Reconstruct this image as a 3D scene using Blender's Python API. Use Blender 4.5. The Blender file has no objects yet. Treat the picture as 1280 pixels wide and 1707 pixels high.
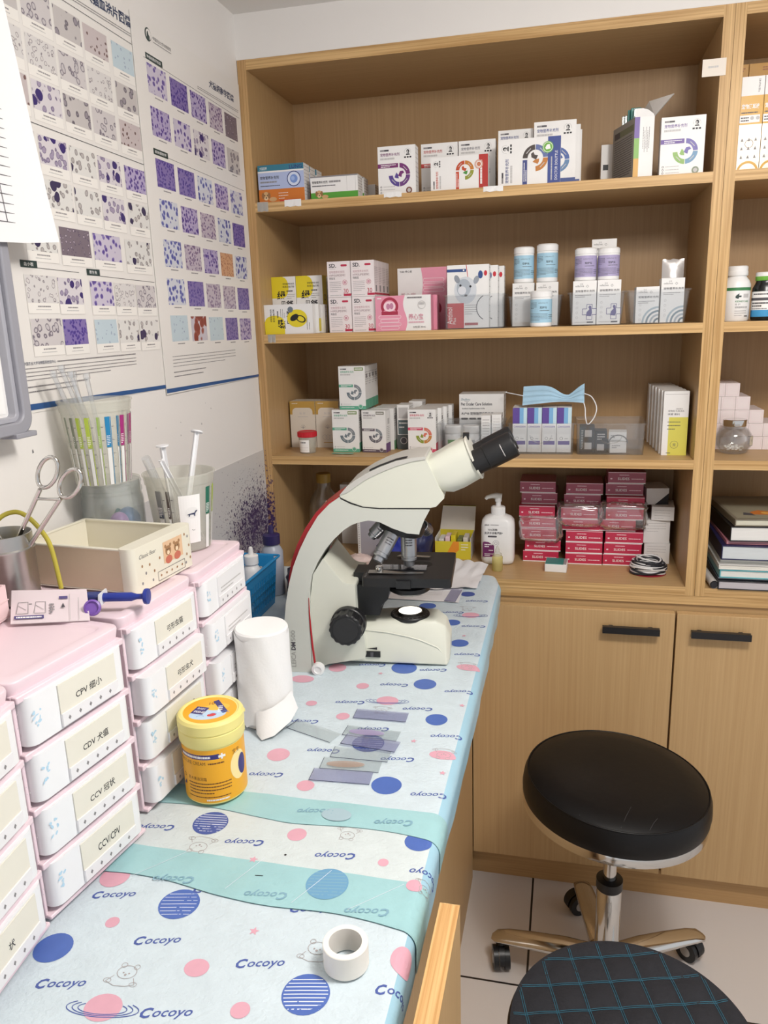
import bpy, bmesh, math, random
from mathutils import Vector, Matrix, noise
random.seed(7)
S = bpy.context.scene
COL = S.collection
PI = math.pi

# ---------------------------------------------------------------- camera, light, exposure
cam_data = bpy.data.cameras.new('camera')
cam_data.sensor_fit = 'VERTICAL'
cam_data.sensor_height = 36.0
cam_data.lens = 1286.6 / 1707 * 36.0
cam_data.clip_start = 0.02
cam = bpy.data.objects.new('camera', cam_data)
COL.objects.link(cam)
yaw, pit, rol = 0.236692692, 0.245131979, -0.0317757782
_f = Vector((-math.sin(yaw) * math.cos(pit), math.cos(yaw) * math.cos(pit), -math.sin(pit)))
_r = Vector((math.cos(yaw), math.sin(yaw), 0))
_u = _r.cross(_f)
_r2 = math.cos(rol) * _r + math.sin(rol) * _u
_u2 = -math.sin(rol) * _r + math.cos(rol) * _u
_m = Matrix((_r2, _u2, -_f)).transposed().to_4x4()
_m.translation = Vector((0.64233392, -1.55965015, 1.27084330))
cam.matrix_world = _m
S.camera = cam

world = bpy.data.worlds.new('world')
S.world = world
world.use_nodes = True
world.node_tree.nodes['Background'].inputs[0].default_value = (0.95, 0.97, 1.0, 1)
world.node_tree.nodes['Background'].inputs[1].default_value = 0.66

def bulb_light(name, loc, radius, power, color):
    d = bpy.data.lights.new(name, 'POINT')
    d.shadow_soft_size = radius
    d.energy = power; d.color = color
    o = bpy.data.objects.new(name, d)
    o.location = loc
    COL.objects.link(o)
    return o
bulb_light('ceiling_lamp_glow', (0.98, -0.96, 1.755), 0.075, 13.5, (1.0, 0.965, 0.92))
def panel_light(name, loc, sx, sy, power, color):
    d = bpy.data.lights.new(name, 'AREA')
    d.shape = 'RECTANGLE'; d.size = sx; d.size_y = sy
    d.energy = power; d.color = color
    o = bpy.data.objects.new(name, d); o.location = loc
    COL.objects.link(o)
    return o
panel_light('ceiling_lamp_light', (0.98, -0.96, 1.828), 0.50, 0.20, 8.0, (1.0, 0.965, 0.92))

S.view_settings.view_transform = 'Standard'
S.view_settings.look = 'None'
S.view_settings.gamma = 1.0
S.view_settings.exposure = 0.14
S.view_settings.use_curve_mapping = False
S.cycles.max_bounces = 8
S.cycles.transparent_max_bounces = 24
S.cycles.sample_clamp_indirect = 4.0
S.cycles.use_denoising = True

# ---------------------------------------------------------------- materials
def lin(c):
    c = c / 255.0
    return c / 12.92 if c <= 0.04045 else ((c + 0.055) / 1.055) ** 2.4
def rgb(r, g, b):
    return (lin(r), lin(g), lin(b), 1.0)
_mats = {}
def mat(name, col=(200, 200, 200), rough=0.5, metal=0.0, spec=0.5, coat=0.0, vary=0.04, vscale=40.0, emit=0.0, bump=0.0, bscale=200.0, sheen=0.0):
    if name in _mats:
        return _mats[name]
    m = bpy.data.materials.new(name)
    m.use_nodes = True
    nt = m.node_tree; N = nt.nodes; L = nt.links
    b = N['Principled BSDF']
    b.inputs['Roughness'].default_value = rough
    b.inputs['Metallic'].default_value = metal
    b.inputs['Specular IOR Level'].default_value = spec
    b.inputs['Coat Weight'].default_value = coat
    if sheen: b.inputs['Sheen Weight'].default_value = sheen
    c = rgb(*col)
    if vary:
        tc = N.new('ShaderNodeTexCoord')
        nz = N.new('ShaderNodeTexNoise'); nz.inputs['Scale'].default_value = vscale; nz.inputs['Detail'].default_value = 3
        mx = N.new('ShaderNodeMix'); mx.data_type = 'RGBA'
        mx.inputs[6].default_value = tuple(x * (1 - vary) for x in c[:3]) + (1,)
        mx.inputs[7].default_value = tuple(min(1, x * (1 + vary)) for x in c[:3]) + (1,)
        L.new(tc.outputs['Object'], nz.inputs['Vector']); L.new(nz.outputs['Fac'], mx.inputs[0])
        L.new(mx.outputs[2], b.inputs['Base Color'])
        if bump:
            n2 = N.new('ShaderNodeTexNoise'); n2.inputs['Scale'].default_value = bscale; n2.inputs['Detail'].default_value = 4
            bp = N.new('ShaderNodeBump'); bp.inputs['Strength'].default_value = bump; bp.inputs['Distance'].default_value = 0.002
            L.new(tc.outputs['Object'], n2.inputs['Vector']); L.new(n2.outputs['Fac'], bp.inputs['Height']); L.new(bp.outputs['Normal'], b.inputs['Normal'])
    else:
        b.inputs['Base Color'].default_value = c
    if emit:
        b.inputs['Emission Color'].default_value = c; b.inputs['Emission Strength'].default_value = emit
    _mats[name] = m
    return m

def clear(name, tint=(245, 248, 248), refl=0.12, rough=0.05, body=0.0, bodycol=(235, 235, 235)):
    """clear plastic or thin glass: see-through, fresnel sheen, optional milky body"""
    if name in _mats: return _mats[name]
    m = bpy.data.materials.new(name); m.use_nodes = True
    nt = m.node_tree; N = nt.nodes; L = nt.links
    N.remove(N['Principled BSDF'])
    out = N['Material Output']
    tr = N.new('ShaderNodeBsdfTransparent'); tr.inputs[0].default_value = rgb(*tint)
    gl = N.new('ShaderNodeBsdfGlossy'); gl.inputs['Roughness'].default_value = rough
    fr = N.new('ShaderNodeLayerWeight'); fr.inputs[0].default_value = 0.35
    mr = N.new('ShaderNodeMapRange'); mr.inputs[3].default_value = refl * 0.5; mr.inputs[4].default_value = min(1, refl * 3.5)
    L.new(fr.outputs['Fresnel'], mr.inputs[0])
    mx = N.new('ShaderNodeMixShader'); L.new(mr.outputs[0], mx.inputs[0]); L.new(tr.outputs[0], mx.inputs[1]); L.new(gl.outputs[0], mx.inputs[2])
    last = mx
    if body:
        df = N.new('ShaderNodeBsdfDiffuse'); df.inputs[0].default_value = rgb(*bodycol)
        m2 = N.new('ShaderNodeMixShader'); m2.inputs[0].default_value = body
        L.new(mx.outputs[0], m2.inputs[1]); L.new(df.outputs[0], m2.inputs[2]); last = m2
    L.new(last.outputs[0], out.inputs[0])
    _mats[name] = m
    return m

def wood(name, axis, a, b_, ply=False, rough=0.45, fine=1.0, splat=False):
    """laminate with grain running along one axis; ply adds strong veneer lines"""
    if name in _mats: return _mats[name]
    m = bpy.data.materials.new(name); m.use_nodes = True
    nt = m.node_tree; N = nt.nodes; L = nt.links
    bs = N['Principled BSDF']; bs.inputs['Roughness'].default_value = rough; bs.inputs['Specular IOR Level'].default_value = 0.35
    tc = N.new('ShaderNodeTexCoord'); mp = N.new('ShaderNodeMapping')
    sc = [230.0 * fine, 230.0 * fine, 230.0 * fine]; sc['xyz'.index(axis)] = 3.0
    mp.inputs['Scale'].default_value = sc
    nz = N.new('ShaderNodeTexNoise'); nz.inputs['Scale'].default_value = 1.0; nz.inputs['Detail'].default_value = 4; nz.inputs['Roughness'].default_value = 0.6
    L.new(tc.outputs['Object'], mp.inputs[0]); L.new(mp.outputs[0], nz.inputs['Vector'])
    cr = N.new('ShaderNodeValToRGB')
    lo, hi = (0.38, 0.62) if ply else (0.25, 0.75)
    cr.color_ramp.elements[0].position = lo; cr.color_ramp.elements[0].color = rgb(*a)
    cr.color_ramp.elements[1].position = hi; cr.color_ramp.elements[1].color = rgb(*b_)
    L.new(nz.outputs['Fac'], cr.inputs[0])
    outc = cr.outputs[0]
    if splat:
        outc = splatter(nt, outc)
    L.new(outc, bs.inputs['Base Color'])
    _mats[name] = m
    return m

def splatter(nt, base):
    """purple stain droplets spattered around the wall corner behind the basket (world position)"""
    N = nt.nodes; L = nt.links
    g = N.new('ShaderNodeNewGeometry')
    def math_(op, a, b=None, clamp=False):
        n = N.new('ShaderNodeMath'); n.operation = op; n.use_clamp = clamp
        for i, v in enumerate((a, b)):
            if v is None: continue
            if isinstance(v, (int, float)): n.inputs[i].default_value = v
            else: L.new(v, n.inputs[i])
        return n.outputs[0]
    def dist(c, sx, sy, sz):
        s = N.new('ShaderNodeVectorMath'); s.operation = 'SUBTRACT'; L.new(g.outputs['Position'], s.inputs[0]); s.inputs[1].default_value = c
        k = N.new('ShaderNodeVectorMath'); k.operation = 'MULTIPLY'; L.new(s.outputs[0], k.inputs[0]); k.inputs[1].default_value = (sx, sy, sz)
        l = N.new('ShaderNodeVectorMath'); l.operation = 'LENGTH'; L.new(k.outputs[0], l.inputs[0])
        return l.outputs['Value']
    d = dist((0.0, -0.06, 0.85), 3.6, 3.4, 5.2)
    f = math_('SUBTRACT', 1.0, d, True)
    v = N.new('ShaderNodeTexVoronoi'); v.inputs['Scale'].default_value = 190.0; L.new(g.outputs['Position'], v.inputs['Vector'])
    vc = N.new('ShaderNodeSeparateColor'); L.new(v.outputs['Color'], vc.inputs[0])
    rad = math_('MULTIPLY', math_('MULTIPLY', f, 0.95), math_('ADD', vc.outputs[0], 0.18))
    hit = math_('LESS_THAN', v.outputs['Distance'], rad)
    v2 = N.new('ShaderNodeTexVoronoi'); v2.inputs['Scale'].default_value = 75.0; L.new(g.outputs['Position'], v2.inputs['Vector'])
    v2c = N.new('ShaderNodeSeparateColor'); L.new(v2.outputs['Color'], v2c.inputs[0])
    pick = math_('MULTIPLY', math_('GREATER_THAN', v2c.outputs[1], 0.5), math_('MULTIPLY', math_('ADD', f, 0.06), 0.42))
    hit2 = math_('LESS_THAN', v2.outputs['Distance'], pick)
    blot = math_('SUBTRACT', 1.0, dist((0.0, -0.085, 0.85), 7.0, 7.0, 11.0), True)
    nz = N.new('ShaderNodeTexNoise'); nz.inputs['Scale'].default_value = 60.0; nz.inputs['Detail'].default_value = 5; L.new(g.outputs['Position'], nz.inputs['Vector'])
    bl = math_('MULTIPLY', blot, math_('MULTIPLY', nz.outputs['Fac'], 1.7), True)
    fac = math_('ADD', math_('MULTIPLY', math_('MAXIMUM', hit, hit2), 0.72), bl, True)
    mx = N.new('ShaderNodeMix'); mx.data_type = 'RGBA'
    L.new(fac, mx.inputs[0]); L.new(base, mx.inputs[6]); mx.inputs[7].default_value = rgb(68, 50, 92)
    return mx.outputs[2]

# ---------------------------------------------------------------- mesh builder
class MB:
    def __init__(s):
        s.v = []; s.f = []; s.mi = []; s.sm = []; s.mats = []; s.xf = None
    def slot(s, m):
        if m not in s.mats: s.mats.append(m)
        return s.mats.index(m)
    def add(s, vs, fs, m, smooth=False):
        k = len(s.v); i = s.slot(m)
        if s.xf is not None: vs = [s.xf @ Vector(v) for v in vs]
        s.v += [tuple(v) for v in vs]
        for f in fs:
            s.f.append([k + j for j in f]); s.mi.append(i); s.sm.append(smooth)
        return s
    def box(s, x0, y0, z0, x1, y1, z1, m):
        vs = [(x0, y0, z0), (x1, y0, z0), (x1, y1, z0), (x0, y1, z0), (x0, y0, z1), (x1, y0, z1), (x1, y1, z1), (x0, y1, z1)]
        return s.add(vs, [(0, 3, 2, 1), (4, 5, 6, 7), (0, 1, 5, 4), (1, 2, 6, 5), (2, 3, 7, 6), (3, 0, 4, 7)], m)
    def loft(s, rings, m, smooth=True, cap0=True, cap1=True, closed=True):
        n = len(rings[0]); vs = [p for r in rings for p in r]; fs = []
        for i in range(len(rings) - 1):
            for j in range(n if closed else n - 1):
                a = i * n + j; b = i * n + (j + 1) % n
                fs.append((a, b, b + n, a + n))
        s.add(vs, fs, m, smooth)
        if cap0: s.add(rings[0], [tuple(reversed(range(n)))], m)
        if cap1: s.add(rings[-1], [tuple(range(n))], m)
        return s
    def lathe(s, prof, m, n=32, c=(0, 0, 0), smooth=True, cap0=False, cap1=False, sx=1.0, sy=1.0):
        """(r, z) profile; sharp profile corners are split so that they stay crisp"""
        rings = []
        for r, z in prof:
            rings.append([(c[0] + sx * r * math.cos(2 * PI * k / n), c[1] + sy * r * math.sin(2 * PI * k / n), c[2] + z) for k in range(n)])
        run = [rings[0]]
        first = True
        for i in range(1, len(prof)):
            run.append(rings[i])
            last = i == len(prof) - 1
            sharp = False
            if not last:
                a = Vector(prof[i]) - Vector(prof[i - 1]); b = Vector(prof[i + 1]) - Vector(prof[i])
                sharp = a.length > 1e-9 and b.length > 1e-9 and a.angle(b) > 0.6
            if last or sharp:
                s.loft(run, m, smooth, cap0 and first, cap1 and last)
                run = [rings[i]]; first = False
        return s
    def tube(s, path, r, m, n=10, cap=True, closed=False):
        P = [Vector(p) for p in path]; rings = []; up = None
        N_ = len(P)
        for i, p in enumerate(P):
            if closed: t = P[(i + 1) % N_] - P[i - 1]
            else: t = P[min(i + 1, N_ - 1)] - P[max(i - 1, 0)]
            t.normalize()
            if up is None:
                up = Vector((0, 0, 1)) if abs(t.z) < 0.9 else Vector((1, 0, 0))
            a = t.cross(up).normalized(); up = a.cross(t).normalized()
            rr = r[i] if isinstance(r, (list, tuple)) else r
            rings.append([p + rr * (math.cos(2 * PI * k / n) * a + math.sin(2 * PI * k / n) * up) for k in range(n)])
        if closed: rings.append(rings[0]); cap = False
        return s.loft(rings, m, True, cap, cap)
    def prism(s, poly, y0, y1, m, axes='xz', smooth=False, taper=None):
        """polygon in a plane extruded along the third axis; taper(u, v) -> (y0, y1)"""
        def P(u, v, w):
            return {'xz': (u, w, v), 'xy': (u, v, w), 'yz': (w, u, v)}[axes]
        n = len(poly)
        ya = [taper(u, v) if taper else (y0, y1) for u, v in poly]
        A = [P(u, v, ya[i][0]) for i, (u, v) in enumerate(poly)]
        B = [P(u, v, ya[i][1]) for i, (u, v) in enumerate(poly)]
        s.add(A + B, [tuple(range(n)), tuple(reversed(range(n, 2 * n)))], m, False)
        s.add(A + B, [((i + 1) % n, i, n + i, n + (i + 1) % n) for i in range(n)], m, smooth)
        return s
    def sphere(s, c, r, m, n=16, sx=1, sy=1, sz=1):
        rings = []
        for i in range(1, n // 2):
            a = PI * i / (n // 2)
            rings.append([(c[0] + sx * r * math.sin(a) * math.cos(2 * PI * k / n), c[1] + sy * r * math.sin(a) * math.sin(2 * PI * k / n), c[2] - sz * r * math.cos(a)) for k in range(n)])
        return s.loft(rings, m, True, True, True)
    def build(s, name, parent=None, loc=(0, 0, 0), rz=0.0, rot=None, bevel=0.0, seg=2, subsurf=0, merge=False, recalc=False, auto=None):
        me = bpy.data.meshes.new(name)
        me.from_pydata(s.v, [], s.f)
        for m in s.mats: me.materials.append(m)
        me.polygons.foreach_set('material_index', s.mi)
        me.polygons.foreach_set('use_smooth', s.sm)
        if merge or recalc:
            bm = bmesh.new(); bm.from_mesh(me)
            if merge: bmesh.ops.remove_doubles(bm, verts=bm.verts, dist=1e-6)
            if recalc: bmesh.ops.recalc_face_normals(bm, faces=bm.faces)
            bm.to_mesh(me); bm.free()
        me.update()
        o = bpy.data.objects.new(name, me)
        COL.objects.link(o)
        o.location = loc; o.rotation_euler = rot if rot else (0, 0, rz)
        if parent: o.parent = parent
        if bevel:
            md = o.modifiers.new('bevel', 'BEVEL'); md.width = bevel; md.segments = seg; md.limit_method = 'ANGLE'; md.angle_limit = 0.5
            md.harden_normals = False
            if auto is None: auto = 0.7
        if subsurf:
            md = o.modifiers.new('sub', 'SUBSURF'); md.levels = subsurf; md.render_levels = subsurf
        if auto:
            me.polygons.foreach_set('use_smooth', [True] * len(me.polygons))
            me.set_sharp_from_angle(angle=auto)
        return o

def tag(o, label, cat, group=None, kind=None):
    o['label'] = label; o['category'] = cat
    if group: o['group'] = group
    if kind: o['kind'] = kind
    return o
def thing(name, label, cat, loc=(0, 0, 0), rz=0.0, group=None, rot=None):
    o = bpy.data.objects.new(name, None)
    o.empty_display_size = 0.02
    COL.objects.link(o)
    o.location = loc; o.rotation_euler = rot if rot else (0, 0, rz)
    return tag(o, label, cat, group)
def struct(o):
    o['kind'] = 'structure'
    return o

def rrect(w, h, r, n=6, cx=0.0, cy=0.0):
    pts = []
    for (sx, sy, a0) in ((1, 1, 0), (-1, 1, PI / 2), (-1, -1, PI), (1, -1, 3 * PI / 2)):
        for k in range(n + 1):
            a = a0 + PI / 2 * k / n
            pts.append((cx + sx * (w / 2 - r) + r * math.cos(a), cy + sy * (h / 2 - r) + r * math.sin(a)))
    return pts

# ---------------------------------------------------------------- flat printing on faces
_txt = {}
def text_mesh(s, bold=0.0, shear=0.0):
    key = (s, bold, shear)
    if key not in _txt:
        cu = bpy.data.curves.new('lettering', 'FONT')
        cu.body = s; cu.size = 1.0; cu.resolution_u = 2; cu.offset = bold; cu.shear = shear
        cu.dimensions = '2D'; cu.fill_mode = 'BOTH'
        ob = bpy.data.objects.new('lettering', cu)
        me = ob.to_mesh()
        vs = [(v.co.x, v.co.y) for v in me.vertices]
        fs = [tuple(p.vertices) for p in me.polygons]
        ob.to_mesh_clear()
        bpy.data.objects.remove(ob); bpy.data.curves.remove(cu)
        if vs:
            x0 = min(v[0] for v in vs); x1 = max(v[0] for v in vs); y0 = min(v[1] for v in vs); y1 = max(v[1] for v in vs)
        else:
            x0 = x1 = y0 = y1 = 0
        vs = [(x - x0, y - y0) for x, y in vs]
        _txt[key] = (vs, fs, x1 - x0, y1 - y0)
    return _txt[key]

class Art:
    """printing laid on a face: millimetres from the face's lower left corner"""
    def __init__(s, mb, o=None, u=None, v=None, fn=None, step=None, k0=0.12, dk=0.012):
        s.mb = mb; s.k = 0; s.k0 = k0; s.step = step; s.dk = dk
        if fn: s.fn = fn
        else:
            o = Vector(o); u = Vector(u).normalized(); v = Vector(v).normalized(); n = u.cross(v)
            s.fn = lambda a, b, l: o + u * (a * .001) + v * (b * .001) + n * (l * .001)
    def lift(s):
        s.k += 1
        return s.k0 + s.dk * s.k
    def poly(s, pts, m, l=None):
        l = (s.lift() + (0.45 if s.step and s.step < 4 else 0)) if l is None else l
        s.mb.add([s.fn(a, b, l) for a, b in pts], [tuple(range(len(pts)))], m)
    def grid(s, pts, faces, m):
        l = s.lift()
        s.mb.add([s.fn(a, b, l) for a, b in pts], faces, m)
    def rect(s, a, b, w, h, m):
        n = max(1, int(math.ceil(w / s.step))) if s.step else 1
        pts = []
        for i in range(n + 1):
            pts += [(a + w * i / n, b), (a + w * i / n, b + h)]
        s.grid(pts, [(2 * i, 2 * i + 2, 2 * i + 3, 2 * i + 1) for i in range(n)], m)
    def disc(s, a, b, r, m, ry=None, n=28, rot=0.0):
        ry = ry or r
        c, q = math.cos(rot), math.sin(rot)
        P = [(a, b)]; R = max(1, int(math.ceil(max(r, ry) / s.step))) if s.step else 1
        for i in range(1, R + 1):
            for k in range(n):
                x = r * i / R * math.cos(2 * PI * k / n); y = ry * i / R * math.sin(2 * PI * k / n)
                P.append((a + c * x - q * y, b + q * x + c * y))
        fs = [(0, 1 + k, 1 + (k + 1) % n) for k in range(n)]
        for i in range(R - 1):
            o = 1 + i * n
            fs += [(o + k, o + n + k, o + n + (k + 1) % n, o + (k + 1) % n) for k in range(n)]
        s.grid(P, fs, m)
    def ring(s, a, b, r0, r1, a0, a1, m, n=None, ry=1.0, rot=0.0):
        n = n or max(3, int(abs(a1 - a0) / 9))
        pts = []; c, q = math.cos(rot), math.sin(rot)
        for k in range(n + 1):
            t = math.radians(a0 + (a1 - a0) * k / n)
            for r in (r0, r1):
                x = r * math.cos(t); y = r * ry * math.sin(t)
                pts.append((a + c * x - q * y, b + q * x + c * y))
        d = 1 if a1 > a0 else -1
        fs = [(2 * k, 2 * k + 1, 2 * k + 3, 2 * k + 2) if d > 0 else (2 * k, 2 * k + 2, 2 * k + 3, 2 * k + 1) for k in range(n)]
        s.grid(pts, fs, m)
    def line(s, p, q, w, m):
        d = Vector((q[0] - p[0], q[1] - p[1])); L = d.length
        if L < 1e-6: return
        e = Vector((-d.y, d.x)) / L * w / 2
        n = max(1, int(math.ceil(L / s.step))) if s.step else 1; pts = []
        for i in range(n + 1):
            x = p[0] + d.x * i / n; y = p[1] + d.y * i / n
            pts += [(x - e.x, y - e.y), (x + e.x, y + e.y)]
        s.grid(pts, [(2 * i, 2 * i + 2, 2 * i + 3, 2 * i + 1) for i in range(n)], m)
    def path(s, pts, w, m, closed=False):
        if closed: pts = list(pts) + [pts[0]]
        for p, q in zip(pts, pts[1:]): s.line(p, q, w, m)
    def text(s, t, a, b, h, m, w=None, anchor='l', bold=0.0, shear=0.0, rot=0.0, fixh=True):
        vs, fs, W, H = text_mesh(t, bold, shear)
        if not vs: return
        k = h / (H if fixh else 1.0)
        kx = (w / W) if w else k
        tw = W * kx
        ox = {'l': 0, 'c': -tw / 2, 'r': -tw}[anchor]
        c, q = math.cos(rot), math.sin(rot)
        pts = []
        for x, y in vs:
            X = x * kx + ox; Y = y * k
            pts.append((a + c * X - q * Y, b + q * X + c * Y))
        s.grid(pts, fs, m)
    def rows(s, a, b, w, n, m, pitch=2.0, h=0.7, last=0.6, seed=0):
        """small print too fine to read: rows of short dashes, downwards from b"""
        rnd = random.Random(seed * 31 + n)
        pts = []; fs = []
        for i in range(n):
            x = a; end = a + (w if i < n - 1 else w * last); y = b - i * pitch
            while x < end - 0.3:
                d = min(end - x, rnd.uniform(0.8, 3.2))
                k = len(pts)
                pts += [(x, y), (x + d, y), (x + d, y + h), (x, y + h)]
                fs.append((k, k + 1, k + 2, k + 3))
                x += d + rnd.uniform(0.25, 0.5)
        s.grid(pts, fs, m)

class Turned(Art):
    """printing turned a quarter: artwork 'up' runs to the left of the face (a box lying on its side)"""
    def __init__(s, mb, o, w):
        o = Vector(o)
        Art.__init__(s, mb, fn=lambda a, b, l: o + Vector((w - b * .001, -l * .001, a * .001)))

def cyl_art(mb, r, z0=0.0, c=(0, 0), face=-PI / 2, taper=0.0, step=3.0, lift0=0.12):
    """printing wrapped round an upright cylinder; a = 0 looks along 'face'"""
    def fn(a, b, l):
        rr = r + taper * b * .001 + l * .001
        t = face + a * .001 / max(r, 1e-4)
        return Vector((c[0] + rr * math.cos(t), c[1] + rr * math.sin(t), z0 + b * .001))
    return Art(mb, fn=fn, step=step, k0=lift0)

# common colours
WHITE = mat('white_card', (236, 234, 232), 0.45)
CARDSIDE = mat('white_card_side', (226, 222, 218), 0.5)
INK = mat('black_print', (30, 28, 32), 0.5, vary=0)
DGREY = mat('dark_grey_print', (78, 76, 82), 0.5, vary=0)
MGREY = mat('mid_grey_print', (138, 134, 136), 0.5, vary=0)
LGREY = mat('pale_grey_print', (192, 189, 188), 0.5, vary=0)
PRWHITE = mat('white_print', (244, 242, 240), 0.5, vary=0)
BLACKPL = mat('black_plastic', (20, 20, 22), 0.38, vary=0.05)
CHROME = mat('chrome', (215, 213, 210), 0.12, 1.0, vary=0)
STEEL = mat('brushed_steel', (190, 188, 184), 0.3, 1.0, vary=0.08, vscale=90)
WHITEPL = mat('white_plastic', (238, 237, 236), 0.35)
CLEAR = clear('clear_plastic', (250, 251, 251))
CLEARBIN = clear('clear_bin_plastic', (250, 251, 252), 0.11, 0.07, 0.025, (238, 240, 242))
MILKY = clear('milky_plastic', (248, 248, 244), 0.08, 0.25, 0.22, (240, 239, 232))
GLASS = clear('thin_glass', (252, 253, 253), 0.10, 0.03, 0.02, (240, 240, 240))
WRAP = clear('crinkled_film', (248, 246, 248), 0.22, 0.16, 0.08, (240, 236, 238))
# ================================================================ the room
def tile_floor():
    m = bpy.data.materials.new('floor_tiles'); m.use_nodes = True
    nt = m.node_tree; N = nt.nodes; L = nt.links; b = N['Principled BSDF']
    tc = N.new('ShaderNodeTexCoord'); mp = N.new('ShaderNodeMapping'); mp.inputs['Location'].default_value = (-0.594 + 0.6, 0.303, 0)
    br = N.new('ShaderNodeTexBrick'); br.offset = 0.0; br.inputs['Scale'].default_value = 1.0
    br.inputs['Brick Width'].default_value = 0.6; br.inputs['Row Height'].default_value = 0.6
    br.inputs['Mortar Size'].default_value = 0.0022; br.inputs['Mortar Smooth'].default_value = 0.0; br.inputs['Bias'].default_value = 0.0
    br.inputs['Color1'].default_value = rgb(214, 207, 203); br.inputs['Color2'].default_value = rgb(208, 202, 198); br.inputs['Mortar'].default_value = rgb(38, 32, 30)
    L.new(tc.outputs['Object'], mp.inputs[0]); L.new(mp.outputs[0], br.inputs['Vector']); L.new(br.outputs['Color'], b.inputs['Base Color'])
    b.inputs['Roughness'].default_value = 0.3
    return m
FLOOR = tile_floor()
WALLP = mat('white_wall_paint', (233, 229, 225), 0.6, vary=0.02, vscale=6, bump=0.12, bscale=90)
CEILP = mat('ceiling_paint', (226, 222, 217), 0.7, vary=0.02, vscale=5)
struct(MB().box(-0.1, -2.6, -0.06, 2.6, 0.62, 0.0, FLOOR).build('floor'))
_wl = MB().box(-0.1, -2.6, 0.0, 0.0, 0.62, 2.0, WALLP)
_wa = Art(_wl, (0, -1, 1), (0, 1, 0), (0, 0, 1), k0=.05)
for _y, _z, _r in ((261, 125, 2.6), (640, 88, 1.6), (643, 110, 1.2), (720, 97, 2.0), (763, 120, 1.4), (560, 112, 1.0), (742, 132, .9)):
    _wa.poly([(_y - _r * .5, _z - _r), (_y + _r * .6, _z - _r * .6), (_y + _r * .2, _z + _r * 1.2), (_y - _r * .4, _z + _r * .5)], DGREY)
struct(_wl.build('wall_left'))
struct(MB().box(0.0, 0.422, 0.0, 2.6, 0.62, 1.8451, WALLP).box(0.0, 0.001, 1.7655, 2.6, 0.422, 1.8451, WALLP).build('wall_back'))
struct(MB().box(0.0, -2.6, 1.8452, 2.6, 0.62, 2.0, CEILP).build('ceiling'))

# grey film along the foot of the left wall, spattered with stain near the corner
def film_mat():
    m = bpy.data.materials.new('grey_wall_film'); m.use_nodes = True
    nt = m.node_tree; b = nt.nodes['Principled BSDF']; b.inputs['Roughness'].default_value = 0.32
    c = nt.nodes.new('ShaderNodeRGB'); c.outputs[0].default_value = rgb(206, 204, 203)
    nt.links.new(splatter(nt, c.outputs[0]), b.inputs['Base Color'])
    return m
struct(MB().box(0.0, -0.58, 0.0, 0.0012, -0.0006, 1.003, film_mat()).build('trim_1'))

WV = wood('laminate_upright', 'z', (176, 142, 98), (190, 157, 112))
WX = wood('laminate_shelf', 'x', (176, 142, 98), (190, 157, 112))
WBACK = wood('laminate_back', 'z', (170, 136, 96), (183, 150, 109))
WDOOR = wood('laminate_door', 'z', (188, 153, 107), (202, 168, 122))
EDGEX = wood('ply_edge_x', 'x', (178, 139, 88), (214, 177, 124), True)
EDGEZ = wood('ply_edge_z', 'z', (178, 139, 88), (214, 177, 124), True)
EDGEZS = wood('ply_edge_z_stained', 'z', (168, 130, 84), (200, 162, 112), True, splat=True)
EDGEY = wood('ply_edge_y', 'y', (196, 148, 92), (228, 184, 128), True)
TH = 0.018
DEPTH = 0.275
ZN, Z3, Z2, Z1, ZT = 0.7306, 0.9885, 1.2460, 1.5048, 1.7651

def board(mb, x0, y0, z0, x1, y1, z1, face, edge, front=0.0008):
    """a laminated panel whose front edge shows the ply"""
    mb.box(x0, y0 + front, z0, x1, y1, z1, face)
    mb.box(x0, y0, z0, x1, y0 + front, z1, edge)
    return mb
def bookcase(x0, w, label, stained):
    t = thing('bookcase', label, 'bookcase', (x0, 0, ZN - TH))
    zb = 0.0; zt = ZT - (ZN - TH)
    board(MB(), 0, 0, zb, TH, DEPTH, zt, WV, EDGEZS if stained else EDGEZ).build('side_panel', t)
    board(MB(), w - TH, 0, zb, w, DEPTH, zt, WV, EDGEZ).build('side_panel', t)
    board(MB(), TH, 0, zt - TH, w - TH, DEPTH, zt, WX, EDGEX).build('top_panel', t)
    for zz in (Z1, Z2, Z3):
        h = zz - (ZN - TH)
        board(MB(), TH, 0, h - TH, w - TH, DEPTH - 0.008, h, WX, EDGEX).build('shelf', t)
    board(MB(), TH, 0, 0, w - TH, DEPTH - 0.008, TH, WX, EDGEX).build('bottom_panel', t)
    MB().box(TH, DEPTH - 0.008, 0, w - TH, DEPTH, zt - TH, WBACK).build('back_panel', t)
    return t
bookcase(0.001, 0.899, 'tall light wood bookcase in the corner beside the poster wall, full of pet medicine', True)
bookcase(0.9006, 0.90, 'second light wood bookcase adjoining, cut off by the picture edge, with books in its bottom', False)

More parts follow.
